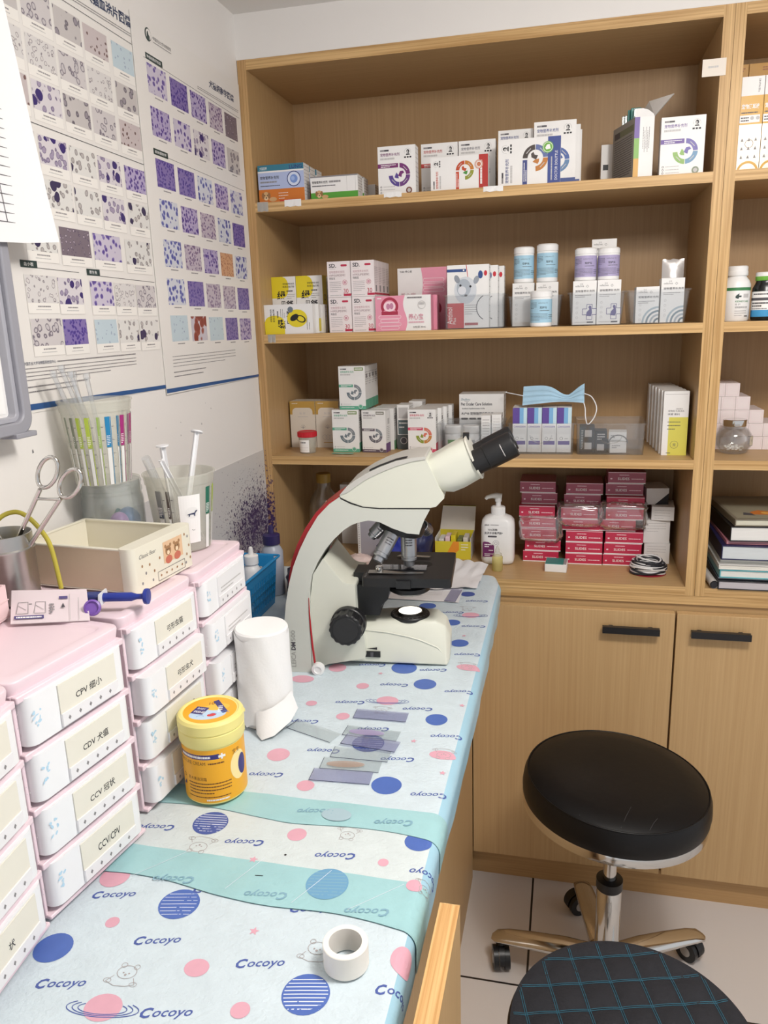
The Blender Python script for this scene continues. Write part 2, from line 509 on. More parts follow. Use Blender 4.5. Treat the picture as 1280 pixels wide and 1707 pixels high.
HANDLE = mat('black_handle', (24, 23, 26), 0.35, vary=0)
def base_cabinet():
    t = thing('base_cabinet', 'long light wood base cabinet under the bookcases with black bar handles', 'cabinet', (0, 0, 0))
    zt = ZN - TH - 0.0004
    b = MB()
    board(b, 0.002, 0.0, zt - TH, 1.80, 0.42, zt, WX, EDGEX)
    b.build('top_board', t)
    c = MB()
    c.box(0.002, 0.003, 0.0, 0.02, 0.42, zt - TH, WV); c.box(0.02, 0.40, 0.0, 1.8, 0.42, zt - TH, WV)
    c.box(1.78, 0.003, 0.0, 1.80, 0.40, zt - TH, WV)
    c.box(0.02, 0.006, 0.66, 1.78, 0.026, zt - TH, WX); c.box(0.02, 0.02, 0.05, 1.78, 0.40, 0.066, WX)
    c.build('body', t)
    p = MB(); p.box(0.02, 0.004, 0.0, 1.78, 0.02, 0.064, wood('laminate_plinth', 'x', (172, 134, 88), (192, 154, 106))); p.build('plinth', t)
    for (x0, x1, hx) in ((0.457, 0.8645, (0.724, 0.835)), (0.8685, 1.277, (0.894, 1.005))):
        d = MB().box(x0, -0.016, 0.068, x1, 0.002, 0.679, WDOOR).build('door', t, bevel=0.0008, seg=1)
        h = MB()
        h.prism([(hx[0], 0.636), (hx[1], 0.636), (hx[1], 0.650), (hx[0], 0.650)], -0.036, -0.026, HANDLE)
        for xx in (hx[0] + 0.012, hx[1] - 0.022): h.box(xx, -0.03, 0.638, xx + 0.01, -0.0155, 0.648, HANDLE)
        h.build('handle', d, bevel=0.002)
    return t
base_cabinet()

# ---------------------------------------------------------------- desk along the left wall
def desk():
    t = thing('desk', 'light wood desk along the left wall, covered with printed pads', 'desk', (0, 0, 0))
    MB().box(0.002, -1.6, 0.7145, 0.488, -0.002, 0.7328, WX).build('desktop', t)
    MB().box(0.438, -1.58, 0.0, 0.456, -0.02, 0.7145, wood('laminate_desk_side', 'z', (188, 153, 107), (202, 168, 122))).build('side_panel', t)
    b = MB()
    b.box(0.5375, -1.5, 0.02, 0.5565, -0.951, 0.7335, WDOOR)
    b.box(0.5375, -1.5, 0.7335, 0.5565, -0.951, 0.7350, EDGEY)
    b.box(0.5375, -0.951, 0.02, 0.5565, -0.9500, 0.7350, EDGEZ)
    b.box(0.541, -0.9497, 0.715, 0.553, -0.9492, 0.731, mat('yellowed_tape', (205, 184, 150), 0.3))
    for yy in (-1.45, -1.0): b.box(0.45, yy, 0.02, 0.5375, yy + 0.02, 0.10, WDOOR)
    b.build('outer_board', t)
    return t
desk()

# ---------------------------------------------------------------- printed absorbent pads
PADW = mat('pad_white', (206, 219, 226), 0.40, vary=0.09, vscale=55, bump=0.55, bscale=230)
PADWY = mat('pad_white_aged', (210, 219, 220), 0.40, vary=0.09, vscale=50, bump=0.55, bscale=230)
PADT = mat('pad_teal_border', (160, 202, 206), 0.28, vary=0.13, vscale=22, bump=0.5, bscale=120)
PADE = mat('pad_blue_edge', (164, 204, 222), 0.28, vary=0.08, vscale=18, bump=0.2, bscale=160)
P_BLUE = mat('pad_blue_print', (78, 106, 178), 0.5, vary=0.08, vscale=90)
P_NAVY = mat('pad_navy_print', (74, 92, 160), 0.5, vary=0.08, vscale=90)
P_PINK = mat('pad_pink_print', (218, 164, 180), 0.5, vary=0.06, vscale=90)
P_FAINT = mat('pad_faint_line', (168, 160, 160), 0.5, vary=0)
P_TFNT = mat('pad_print_under_teal', (132, 172, 190), 0.4, vary=0)
P_TBLU = mat('pad_planet_under_teal', (110, 160, 194), 0.4, vary=0)
P_TPNK = mat('pad_pink_under_teal', (166, 190, 200), 0.4, vary=0)
P_WHITE = mat('pad_white_print', (226, 232, 240), 0.5, vary=0)

XE = 0.503; RB = 0.013
def pad_point(x, y, z0, lift):
    """pad surface point; beyond the desk edge the sheet turns down"""
    xe = XE + 0.006 * min(1, -y / 0.5) - (0.012 if y > -0.05 else 0) * min(1, (y + 0.05) / 0.05)
    wob = 0.0008 * noise.noise(Vector((x * 30, y * 24, 3.3)))
    if x <= xe:
        return Vector((x, y, z0 + wob + lift))
    s = x - xe
    R = RB + (z0 - 0.7352)
    q = R * PI / 2
    if s < q:
        a = s / R
        return Vector((xe + (R + lift) * math.sin(a), y, z0 - R + (R + lift) * math.cos(a) + wob * (1 - s / q)))
    w = 0.0028 * noise.noise(Vector((0.4, y * 17, s * 12))) * min(1, (s - q) / 0.03)
    return Vector((xe + R + lift + w, y, z0 - R - (s - q)))
def pad(label, y0, y1, z0, x0, border, prints, hang=0.034, white=PADW, slant=0.0, edge_drop=0.0):
    """sheet between y0 (near) and y1 (far); border = widths of near and far coloured strips"""
    mb = MB()
    xs = [x0 + (XE - 0.004 - x0) * i / 44 for i in range(45)] + [XE - 0.004 + (hang + 0.024) * i / 14 for i in range(1, 15)]
    ny = max(8, int((y1 - y0) / 0.009))
    ys = sorted(set([y0 + (y1 - y0) * i / ny for i in range(ny + 1)] + [y0 + border[0], y1 - border[1]]))
    def Y(y, x): return y + (slant * (x - 0.36) + 0.004 * math.sin(x * 31)) * max(0, 1 - (y - y0) / max(border[0], .001))
    n = len(ys)
    for wh, l in ((0, 0.0), (1, -0.0006)):
        vs = [pad_point(x, Y(y, x), z0 - edge_drop * max(0, 1 - (y - y0) / .020), l) for x in xs for y in ys]
        for kind in (0, 1, 2):
            fs = []
            for i in range(len(xs) - 1):
                for j in range(n - 1):
                    ym = (ys[j] + ys[j + 1]) / 2
                    k = 1 if (ym < y0 + border[0] or ym > y1 - border[1]) else (2 if xs[i] > XE + 0.012 else 0)
                    if k == kind:
                        q = (i * n + j, (i + 1) * n + j, (i + 1) * n + j + 1, i * n + j + 1)
                        fs.append(q if wh == 0 else tuple(reversed(q)))
            mb.add(vs, fs, (white, PADT, PADE)[kind], True)
    a = Art(mb, fn=lambda a, b, l: pad_point(a * .001, b * .001, z0, l * .001), step=5.0, k0=.20, dk=.001)
    prints(a)
    o = mb.build('absorbent_pad')
    return tag(o, label, 'pad', 'printed pads on the desk')

def word(a, x, y, rot, m=P_NAVY, size=42):
    """the word printed across the pad; (x, y) is the letter C's foot in metres"""
    a.text('C', x * 1000, y * 1000 - .5, 10.0, m, anchor='l', bold=0.035, shear=0.3, rot=rot)
    c, s = math.cos(rot), math.sin(rot)
    a.text('ocoyo', x * 1000 + c * 10.0 + s * 2.2, y * 1000 + s * 10.0 - c * 2.2, 8.6, m, w=size - 10, anchor='l', bold=0.012, shear=0.3, rot=rot)
def flip(a, xl, y, m=P_NAVY, size=42):
    """the same word upside down: its left end (the final o) at xl"""
    word(a, xl + size * .001, y + 0.007, PI + 0.16, m, size)
def planet(a, x, y, r, m, stripes=0, sm=P_WHITE, rot=0.2, wob=0):
    a.disc(x * 1000, y * 1000, r, m)
    for i in range(stripes):
        t = -0.8 + 1.6 * (i + 0.5) / stripes
        h = math.sqrt(1 - t * t) * r * 0.92
        c, s = math.cos(rot), math.sin(rot)
        p = (x * 1000 - c * h - s * t * r, y * 1000 - s * h + c * t * r); q = (x * 1000 + c * h - s * t * r, y * 1000 + s * h + c * t * r)
        a.line(p, q, 0.9 if not wob else 0.6, sm)
def star(a, x, y, r, m):
    pts = []
    for k in range(10):
        rr = r if k % 2 == 0 else r * .45
        pts.append((x * 1000 + rr * math.sin(k * PI / 5), y * 1000 + rr * math.cos(k * PI / 5)))
    a.poly(pts, m)
def doodle(a, x, y, up=1, m=P_FAINT, s=1.0):
    """faint line drawing of a small animal lying on its belly"""
    X = x * 1000; Y = y * 1000
    a.ring(X, Y + 6 * up * s, 8.2 * s, 8.8 * s, 0, 360, m, ry=.8)
    for e in (-1, 1):
        a.ring(X + e * 6 * s, Y + 12.5 * up * s, 2.2 * s, 2.7 * s, 0, 360, m)
        a.disc(X + e * 2.6 * s, Y + 5 * up * s, .8 * s, m)
        a.ring(X + e * 12 * s, Y - 5 * up * s, 3.0 * s, 3.5 * s, 0, 360, m, ry=.7)
    a.disc(X, Y + 3.2 * up * s, 1.1 * s, m)
    a.path([(X - 9 * s, Y + 1 * up * s), (X - 13 * s, Y - 6 * up * s), (X - 4 * s, Y - 9 * up * s), (X + 6 * s, Y - 8 * up * s), (X + 13 * s, Y - 5 * up * s), (X + 9 * s, Y + 1 * up * s)], .5, m)
def ringed(a, x, y, m=P_PINK, lm=P_NAVY):
    a.disc(x * 1000, y * 1000, 16, m, 13)
    for r in (21, 26, 31):
        P = [(x * 1000 + r * math.cos(t) * math.cos(.1) - r * .26 * math.sin(t) * math.sin(.1), y * 1000 - 1 + r * math.cos(t) * math.sin(.1) + r * .26 * math.sin(t) * math.cos(.1)) for t in [math.radians(140 + 260 * k / 22) for k in range(23)]]
        a.path(P, .8, lm)

def prints_front(a):
    planet(a, .294, -1.000, 19.5, P_BLUE, 7, wob=1); a.disc(244, -1034, 6.5, P_PINK)
    for x, y in ((.277, -1.054), (.378, -1.060), (.322, -1.121), (.220, -1.113), (.502, -1.062)): word(a, x, y, .24)
    word(a, .206, -1.010, .24); word(a, .300, -.984, .24); word(a, .402, -.990, .24)
    a.disc(208, -1071, 17, P_BLUE); a.disc(345, -1066, 11, P_PINK, 9.5)
    planet(a, .446, -1.073, 20, P_BLUE, 9); a.disc(519, -1022, 13, P_PINK, 15)
    ringed(a, .288, -1.118); a.disc(399, -1098, 8, P_PINK)
    star(a, .378, -1.018, 5, P_PINK); star(a, .46, -1.13, 5, P_PINK)
    doodle(a, .288, -1.088); doodle(a, .441, -1.032); a.disc(212, -.978 * 1000, 15, P_PINK)
    planet(a, .36, -1.16, 20, P_BLUE, 5)
def prints_mid(a):
    planet(a, .271, -.883, 19.5, P_NAVY, 8, rot=.1)
    flip(a, .299, -.906); flip(a, .400, -.908); flip(a, .192, -.900); flip(a, .500, -.912)
    a.disc(372, -884, 10.5, P_PINK); a.disc(502, -871, 14.5, P_BLUE); a.disc(473, -909, 5.5, P_PINK)
    star(a, .341, -.930, 5, P_PINK); doodle(a, .426, -.870, -1, s=.9); doodle(a, .276, -.916, -1, s=1.1)
    planet(a, .426, -.949, 21, P_TBLU, 8, P_TFNT, rot=.12)
    flip(a, .251, -.971, P_TFNT); flip(a, .350, -.974, P_TFNT); flip(a, .451, -.976, P_TFNT)
    a.disc(510, -.935 * 1000, 8, P_PINK); doodle(a, .522, -.93, -1, s=.8)
    a.disc(371, -917, 1.3, INK); a.line((352, -952), (360, -951), .9, INK)
    for x0, y0, x1, y1 in ((.23, -.975, .27, -.93), (.33, -.975, .352, -.925), (.455, -.978, .50, -.935), (.40, -.98, .425, -.93)): a.line((x0 * 1000, y0 * 1000), (x1 * 1000, y1 * 1000), .5, P_WHITE)
def prints_far(a):
    a.disc(447, -781, 18, P_BLUE); flip(a, .477, -.790); a.disc(353, -799, 10.5, P_PINK); flip(a, .276, -.785)
    a.disc(297, -741, 14.5, P_PINK); flip(a, .329, -.722); flip(a, .426, -.724)
    planet(a, .403, -.695, 21, P_NAVY, 7, rot=.1, wob=1)
    a.disc(502, -706, 17, P_PINK, 10); doodle(a, .503, -.700, -1)
    flip(a, .478, -.660); a.disc(480, -620, 15, P_BLUE); flip(a, .379, -.659); a.disc(351, -633, 9.5, P_PINK); flip(a, .279, -.655)
    ringed(a, .402, -.579); doodle(a, .400, -.605, -1, s=.9); flip(a, .328, -.592); flip(a, .427, -.595)
    a.disc(446, -519, 17, P_BLUE); flip(a, .477, -.534); flip(a, .379, -.529); a.disc(355, -540, 9.5, P_PINK); a.disc(296, -605, 8, P_PINK)
    a.disc(503, -452, 19, P_PINK, 11); doodle(a, .5, -.443, -1); flip(a, .330, -.467); flip(a, .428, -.469); a.disc(300, -487, 14, P_PINK); a.disc(258, -533, 18, P_PINK, 12)
    a.disc(477, -363, 15, P_BLUE); flip(a, .473, -.404); a.disc(404, -470, 20, P_BLUE)
    a.disc(452, -274, 14, P_BLUE); flip(a, .469, -.285); a.disc(394, -200, 16, P_BLUE); flip(a, .423, -.226)
    a.disc(461, -125, 14, P_NAVY); flip(a, .461, -.161); doodle(a, .47, -.20, -1); ringed(a, .48, -.235)
    for x, y in ((.46, -.68), (.372, -.495), (.509, -.575), (.508, -.745), (.48, -.33), (.44, -.32)): star(a, x, y, 4.5, P_PINK)
    flip(a, .358, -.843, P_TFNT); flip(a, .448, -.846, P_TFNT); a.disc(405, -846, 17, P_TPNK, 11)
pad('pad nearest the white tape roll, right way up blue lettering and planets', -1.42, -0.90, 0.7352, 0.03, (0.05, 0.0), prints_front)
pad('middle pad between the two teal strips, aged white with upside-down print', -0.983, -0.80, 0.7370, 0.03, (0.052, 0.0), prints_mid, white=PADWY, slant=-0.06, edge_drop=0.0004)
pad('far pad running under the microscope, upside-down print, teal near border', -0.863, -0.004, 0.7387, 0.012, (0.040, 0.0), prints_far, slant=-0.02, edge_drop=0.0008)
DT = 0.7396    # what stands on the desk stands on the pad
# ================================================================ things on the left wall
def pic(name, bg, cell, ring, scale, r0, r1, jitter=1.0, noise_amt=0.0, dark=None):
    """microscope photograph: cells on a pale field"""
    m = bpy.data.materials.new(name); m.use_nodes = True
    nt = m.node_tree; N = nt.nodes; L = nt.links; b = N['Principled BSDF']; b.inputs['Roughness'].default_value = 0.35
    tc = N.new('ShaderNodeTexCoord')
    v = N.new('ShaderNodeTexVoronoi'); v.inputs['Scale'].default_value = scale; v.inputs['Randomness'].default_value = jitter
    nz = N.new('ShaderNodeTexNoise'); nz.inputs['Scale'].default_value = scale * 0.7; nz.inputs['Detail'].default_value = 3
    ad = N.new('ShaderNodeVectorMath'); ad.operation = 'MULTIPLY_ADD'
    L.new(nz.outputs['Color'], ad.inputs[0]); ad.inputs[1].default_value = (0.006, 0.006, 0.006); L.new(tc.outputs['Object'], ad.inputs[2])
    L.new(tc.outputs['Object'], nz.inputs['Vector']); L.new(ad.outputs[0], v.inputs['Vector'])
    cr = N.new('ShaderNodeValToRGB'); e = cr.color_ramp.elements
    e[0].position = 0.0; e[0].color = rgb(*cell)
    e[1].position = r0; e[1].color = rgb(*cell)
    q = e.new(r0 + 0.02); q.color = rgb(*ring)
    q = e.new(r1); q.color = rgb(*ring)
    q = e.new(min(0.99, r1 + 0.06)); q.color = rgb(*bg)
    L.new(v.outputs['Distance'], cr.inputs[0])
    outc = cr.outputs[0]
    if dark:
        v2 = N.new('ShaderNodeTexVoronoi'); v2.inputs['Scale'].default_value = scale * 0.42; L.new(ad.outputs[0], v2.inputs['Vector'])
        lt = N.new('ShaderNodeMath'); lt.operation = 'LESS_THAN'; lt.inputs[1].default_value = 0.27; L.new(v2.outputs['Distance'], lt.inputs[0])
        mx = N.new('ShaderNodeMix'); mx.data_type = 'RGBA'; L.new(lt.outputs[0], mx.inputs[0]); L.new(outc, mx.inputs[6]); mx.inputs[7].default_value = rgb(*dark); outc = mx.outputs[2]
    L.new(outc, b.inputs['Base Color'])
    return m
PIC = dict(
    grey=pic('cells_grey', (206, 200, 200), (196, 190, 192), (120, 112, 124), 95, 0.30, 0.40),
    grey2=pic('cells_grey_large', (196, 190, 188), (150, 142, 150), (104, 98, 108), 75, 0.26, 0.34),
    pale=pic('cells_pale', (216, 212, 210), (214, 209, 207), (136, 128, 134), 130, 0.27, 0.35),
    lilac=pic('cells_lilac', (214, 208, 212), (160, 148, 172), (120, 108, 138), 100, 0.30, 0.38, dark=(58, 44, 108)),
    white=pic('cells_white_dark', (222, 220, 216), (180, 174, 172), (142, 136, 136), 95, 0.24, 0.33, dark=(56, 48, 84)),
    sky=pic('cells_sky', (190, 206, 214), (176, 192, 206), (138, 152, 178), 120, 0.12, 0.18),
    rust=pic('cells_rust', (198, 186, 186), (120, 92, 88), (92, 66, 64), 110, 0.16, 0.22),
    deep=pic('cells_deep_violet', (128, 112, 168), (70, 52, 134), (88, 70, 150), 190, 0.30, 0.42),
    dense=pic('cells_dense_violet', (176, 164, 196), (84, 62, 138), (112, 92, 160), 150, 0.30, 0.40),
    viol=pic('cells_violet', (200, 192, 208), (92, 74, 146), (130, 114, 172), 110, 0.28, 0.38),
    blue=pic('cells_blue', (206, 208, 216), (78, 82, 156), (112, 116, 176), 105, 0.28, 0.40),
    mauve=pic('cells_mauve', (190, 178, 190), (120, 98, 134), (142, 122, 152), 170, 0.30, 0.40),
    orange=pic('cells_orange', (206, 160, 124), (160, 100, 76), (180, 124, 96), 210, 0.24, 0.34),
    red=pic('cells_red', (196, 190, 200), (132, 52, 40), (150, 76, 62), 60, 0.42, 0.52),
    dusk=pic('cells_dusk', (120, 108, 118), (190, 178, 186), (88, 74, 98), 170, 0.2, 0.30),
)
PAPER = mat('poster_paper', (231, 227, 222), 0.38, vary=0.01, vscale=5)
PFRAME = mat('poster_caption_card', (238, 234, 228), 0.4, vary=0)
PSHADE = mat('poster_card_outline', (212, 207, 202), 0.5, vary=0)
PGREEN = mat('poster_tag_green', (44, 62, 60), 0.4, vary=0)
PBLUE = mat('poster_blue_band', (44, 84, 138), 0.35, vary=0)
PTITLE = mat('poster_title_blue', (48, 62, 96), 0.4, vary=0)

def poster_pic(a, y, z, w, h, m, cap=True, seed=0, card=False):
    Y = y * 1000; Z = z * 1000; W = w * 1000; H = h * 1000
    if card:
        a.rect(Y - .8, Z - H - 12.8, W + 1.6, H + 13.2, PSHADE); a.rect(Y - .4, Z - H - 12.3, W + .8, H + 12.5, PFRAME)
    a.rect(Y, Z - H, W, H, m)
    if cap:
        a.rows(Y + W * .3, Z - H - 5, W * .42, 1, MGREY, h=1.7, last=1, seed=seed)
        if card: a.rows(Y + W * .24, Z - H - 8.6, W * .5, 1, LGREY, h=1.1, last=1, seed=seed + 1)
def posters():
    # left poster: blood smears
    mb = MB(); x0, x1 = -1.02, -0.394
    mb.box(0, x0 + .4, 1.1715 - 1.2, .0008, x1 + .4, 1.745 - 1.2, PAPER)
    a = Art(mb, fn=lambda p, q, l: Vector((.0008 + l * .001, p * .001 + .4, q * .001 - 1.2)), k0=.05, dk=.002)
    R = random.Random(4)
    def slope(y): return -0.016 * (y + .394)
    cols = [-.842, -.779, -.715, -.651, -.588, -.525, -.457]
    rows_ = [(1.664, ['grey', 'sky', 'grey2', 'grey', 'grey2', 'rust', 'sky']), (1.612, ['pale', 'grey', 'pale', 'pale', 'grey', 'pale', 'grey2']), (1.562, ['grey', 'lilac', 'rust', 'lilac', 'grey2', 'grey', 'rust']),
             (1.500, ['lilac', 'grey', 'grey2', 'lilac', 'white', 'lilac', 'dense']), (1.449, ['white', 'white', 'grey', 'white', 'white', 'lilac', 'white'])]
    k = 0
    for z, names in rows_:
        for y, nm in zip(cols, names):
            k += 1
            poster_pic(a, y, z + slope(y), .057, .0335, PIC[nm], seed=k, card=True)
    for y, w, nm in ((-.70, .06, 'white'), (-.632, .066, 'dusk'), (-.558, .068, 'viol'), (-.477, .072, 'white')): poster_pic(a, y, 1.395 + slope(y), w, .035, PIC[nm], seed=int(-y * 1000), card=True)
    for z, nm in ((1.331, ('pale', 'lilac', 'viol', 'pale', 'grey')), (1.279, ('grey', 'deep', 'sky', 'white', 'white'))):
        for (y, w), m_ in zip(((-.712, .060), (-.649, .052), (-.578, .055), (-.518, .054), (-.460, .056)), nm): poster_pic(a, y, z + slope(y), w, .033, PIC[m_], seed=int(-y * 1000 + z * 10), card=True)
    a.text('犬猫血涂片图谱', -397, 1697, 16, PTITLE, anchor='r', bold=.02)
    a.rows(-620, 1689, 220, 2, MGREY, pitch=3.2, h=1, last=1, seed=3); a.line((-900, 1683), (-397, 1676), .7, DGREY)
    for y, z, t in ((-.716, 1.3445, '血小板'), (-.582, 1.341, '寄生虫')):
        a.rect(y * 1000, z * 1000, 31, 8.5, PGREEN); a.text(t, y * 1000 + 6, z * 1000 + 2, 4.6, PRWHITE, w=18)
    a.line((-685, 1345), (-600, 1343.5), .6, DGREY); a.line((-551, 1341), (-402, 1338), .6, DGREY); a.line((-900, 1519), (-396, 1511), .8, DGREY)
    a.text('中国农业大学动物医院检验中心', -735, 1229, 4.2, PTITLE, w=62)
    a.rows(-670, 1230, 190, 1, MGREY, h=1.6, last=1, seed=9); a.rows(-735, 1224.5, 255, 4, MGREY, pitch=4.6, h=1.0, last=.72, seed=11); a.rows(-735, 1202, 125, 2, MGREY, pitch=6, h=1.6, last=.8, seed=12)
    a.poly([(-1020, 1178), (-394, 1171.5), (-394, 1177), (-1020, 1187)], PBLUE)
    o = mb.build('blood_smear_poster', loc=(0.0003, -.4, 1.2))
    tag(o, 'poster of grey blood smear pictures in cards, the one behind the hanging paper', 'poster')
    # right poster: cytology
    mb = MB()
    mb.box(0, -.399 + .4, 1.1605 - 1.2, .0008, -.0035 + .4, 1.722 - 1.2, PAPER)
    a = Art(mb, fn=lambda p, q, l: Vector((.0008 + l * .001, p * .001 + .4, q * .001 - 1.2)), k0=.05, dk=.002)
    names = [['viol', 'deep', 'dense', 'mauve', 'dusk'], ['dense', 'viol', 'lilac', 'dense', 'grey2'], ['deep', 'deep', 'blue', 'dense', 'blue'], ['blue', 'dense', 'mauve', 'blue', 'deep'],
             ['blue', 'mauve', 'dense', 'orange', 'blue'], ['blue', 'deep', 'mauve', 'mauve', 'deep'], ['sky', 'red', 'sky', 'deep', 'dense']]
    cols2 = [-.364, -.292, -.221, -.150, -.083]
    for i, z in enumerate((1.663, 1.602, 1.527, 1.467, 1.406, 1.346, 1.287)):
        for j, y in enumerate(cols2):
            zz = z - 0.024 * (y + .364)
            if i < 2 or j >= 0: poster_pic(a, y, zz, (.060, .060, .059, .056, .056)[j], .042, PIC[names[i][j]], seed=i * 7 + j)
    a.line((-370, 1668), (-12, 1660), .6, DGREY); a.line((-322, 1534), (-12, 1527), .6, DGREY)
    for y, z, w, t in ((-.364, 1.6675, 52, '肿瘤细胞学检查'), (-.367, 1.532, 46, '皮肤细胞学')):
        a.rect(y * 1000, z * 1000, w, 9, PGREEN); a.text(t, y * 1000 + 4, z * 1000 + 2.4, 4.4, PRWHITE, w=w - 9)
    # crest: ring with a small sitting animal, name beside it
    a.disc(-350, 1704, 9.5, PGREEN); a.disc(-348.5, 1704.5, 7.6, PAPER); a.poly([(-355, 1697), (-346, 1697), (-345, 1702), (-348, 1704), (-350, 1709), (-353, 1707), (-354, 1702)], PGREEN)
    a.text('中国农业大学动物医院', -336, 1700.5, 5.4, DGREY, w=58); a.rows(-336, 1697, 58, 1, MGREY, h=1.2, last=1)
    a.text('犬猫细胞学图谱', -33, 1683, 13, PTITLE, anchor='r', w=108, bold=.02); a.rows(-190, 1672, 175, 2, MGREY, pitch=3, h=1, last=1, seed=5)
    a.rows(-369, 1220, 255, 4, MGREY, pitch=5.4, h=1.0, last=.8, seed=21); a.rows(-369, 1194, 120, 2, MGREY, pitch=7, h=1.6, last=.9, seed=22)
    a.poly([(-399, 1163), (-3.5, 1160.5), (-3.5, 1165), (-399, 1170)], PBLUE)
    o = mb.build('cytology_poster', loc=(0.0020, -.4, 1.2))
    tag(o, 'poster of square purple cell pictures next to the wood bookcase', 'poster')
posters()

def hanging_paper():
    mb = MB(); ys = [(-.86, 0.0), (-.80, .001), (-.76, .003), (-.735, .006), (-.712, .011)]
    pts = []; zs = [1.362, 1.42, 1.5, 1.6, 1.72]
    A = []
    for j, z in enumerate(zs):
        for i, (y, bend) in enumerate(ys):
            yy = y - (z - 1.362) * .14 * (i / 4)
            zz = z + (0.002 * i if j == 0 else 0)
            A.append((0.0400 + bend * (1.4 - j * .2), yy, zz))
    n = len(ys); fs = [(j * n + i, j * n + i + 1, (j + 1) * n + i + 1, (j + 1) * n + i) for j in range(len(zs) - 1) for i in range(n - 1)]
    PW = mat('office_paper', (238, 237, 238), 0.5, vary=0)
    mb.add(A, fs, PW, True); mb.add([(x - .0004, y, z) for x, y, z in A], [tuple(reversed(f)) for f in fs], PW, True)
    for k in range(14):
        z = 1.386 + k * .0096; w = -.752 - .0011 * k
        for y0, y1 in ((-.86, -.80), (-.80, w)): mb.box(.0400, y0, z, .0424 + .001 * (y1 > -.79), y1, z + .0005, DGREY)
    for k in (0, .030):
        mb.add([(.0432, -.752 - k, 1.386), (.0432, -.7512 - k, 1.386), (.0432, -.7656 - k, 1.511), (.0432, -.7664 - k, 1.511)], [(0, 1, 2, 3)], DGREY)
    tag(mb.build('table_sheet'), 'white paper sheet with ruled table lines hanging over the left poster', 'paper')
hanging_paper()
def wall_board():
    t = thing('grey_framed_board', 'grey framed board on the wall below the hanging paper sheet', 'board', (0.004, -.9860, 1.155))
    G = mat('grey_frame_plastic', (152, 152, 160), 0.4); G2 = mat('grey_frame_inner', (168, 168, 176), 0.4)
    def frame(w, h, r, t_, z, m, x0, x1):
        o = rrect(w, h, r, 8, 0, h / 2 + z); q = rrect(w - 2 * t_, h - 2 * t_, max(.001, r - t_ * .5), 8, 0, h / 2 + z)
        mb = MB(); n = len(o)
        P = lambda pts, x: [(x, u, v) for u, v in pts]
        vs = P(o, x1) + P(q, x1) + P(o, x0) + P(q, x0)
        fs = []
        for i in range(n):
            j = (i + 1) % n
            fs += [(i, j, n + j, n + i), (2 * n + i, 3 * n + i, 3 * n + j, 2 * n + j), (i, 2 * n + i, 2 * n + j, j), (n + i, n + j, 3 * n + j, 3 * n + i)]
        mb.add(vs, fs, m); return mb
    frame(.424, .232, .02, .014, 0, G, .006, .030).build('frame', t, bevel=.002, recalc=True)
    frame(.396, .204, .008, .006, .014, G2, .008, .024).build('inner_lip', t, bevel=.001, recalc=True)
    b = MB().box(.002, -.195, .012, .014, .195, .22, WHITE)
    b.build('board_panel', t)
    p = MB().box(.0142, -.18, .024, .0148, .187, .210, PRWHITE)
    a = Art(p, (.0148, -.163, .026), (0, 1, 0), (0, 0, 1))
    OR = mat('doodle_orange', (214, 108, 52), 0.5, vary=0)
    a.disc(338, 15, 5.5, OR, 3.2, rot=.6); a.disc(334, 14, 1.4, PRWHITE); a.path([(333, 22), (336, 27), (338, 22), (341, 29)], 1.5, INK)
    a.path([(334, 46), (337, 49), (339, 46), (342, 48)], .9, INK)
    p.build('white_sheet', t)
    k = MB(); k.box(.004, .176, -.004, .034, .211, .002, G); k.build('corner_clip', t, bevel=.001)
wall_board()

# ================================================================ cartons
_ord = ['front', 'second', 'third', 'fourth', 'fifth', 'sixth', 'seventh', 'eighth', 'ninth', 'tenth', 'last']
def carton(name, label, cat, x0, x1, y, depth, z, h, front=None, side=None, top=None, rz=0.0, group=None, m=None, sm=None, turned=False):
    """closed printed carton; front face at y, base at z"""
    w = x1 - x0; mb = MB(); m = m or WHITE; sm = sm or CARDSIDE
    c = 0.0007
    mb.box(-w / 2, 0, 0, w / 2, depth, h, m)
    g = mat('carton_seam', (176, 170, 166), 0.6, vary=0)
    for zz in (h - .0012,):
        mb.box(w / 2 - .0002, c * 2, zz, w / 2 + .00012, depth - c * 2, zz + .0004, g)
    if front: front(Turned(mb, (-w / 2, 0, 0), w) if turned else Art(mb, (-w / 2, 0, 0), (1, 0, 0), (0, 0, 1)), (h if turned else w) * 1000, (w if turned else h) * 1000)
    if side: side(Art(mb, (w / 2, 0, 0), (0, 1, 0), (0, 0, 1)), depth * 1000, h * 1000)
    if top: top(Art(mb, (-w / 2, 0, h), (1, 0, 0), (0, 1, 0)), w * 1000, depth * 1000)
    o = mb.build(name, loc=((x0 + x1) / 2, y, z + .0002), rz=rz, bevel=.0006, seg=1, auto=.5)
    return tag(o, label, cat, group)

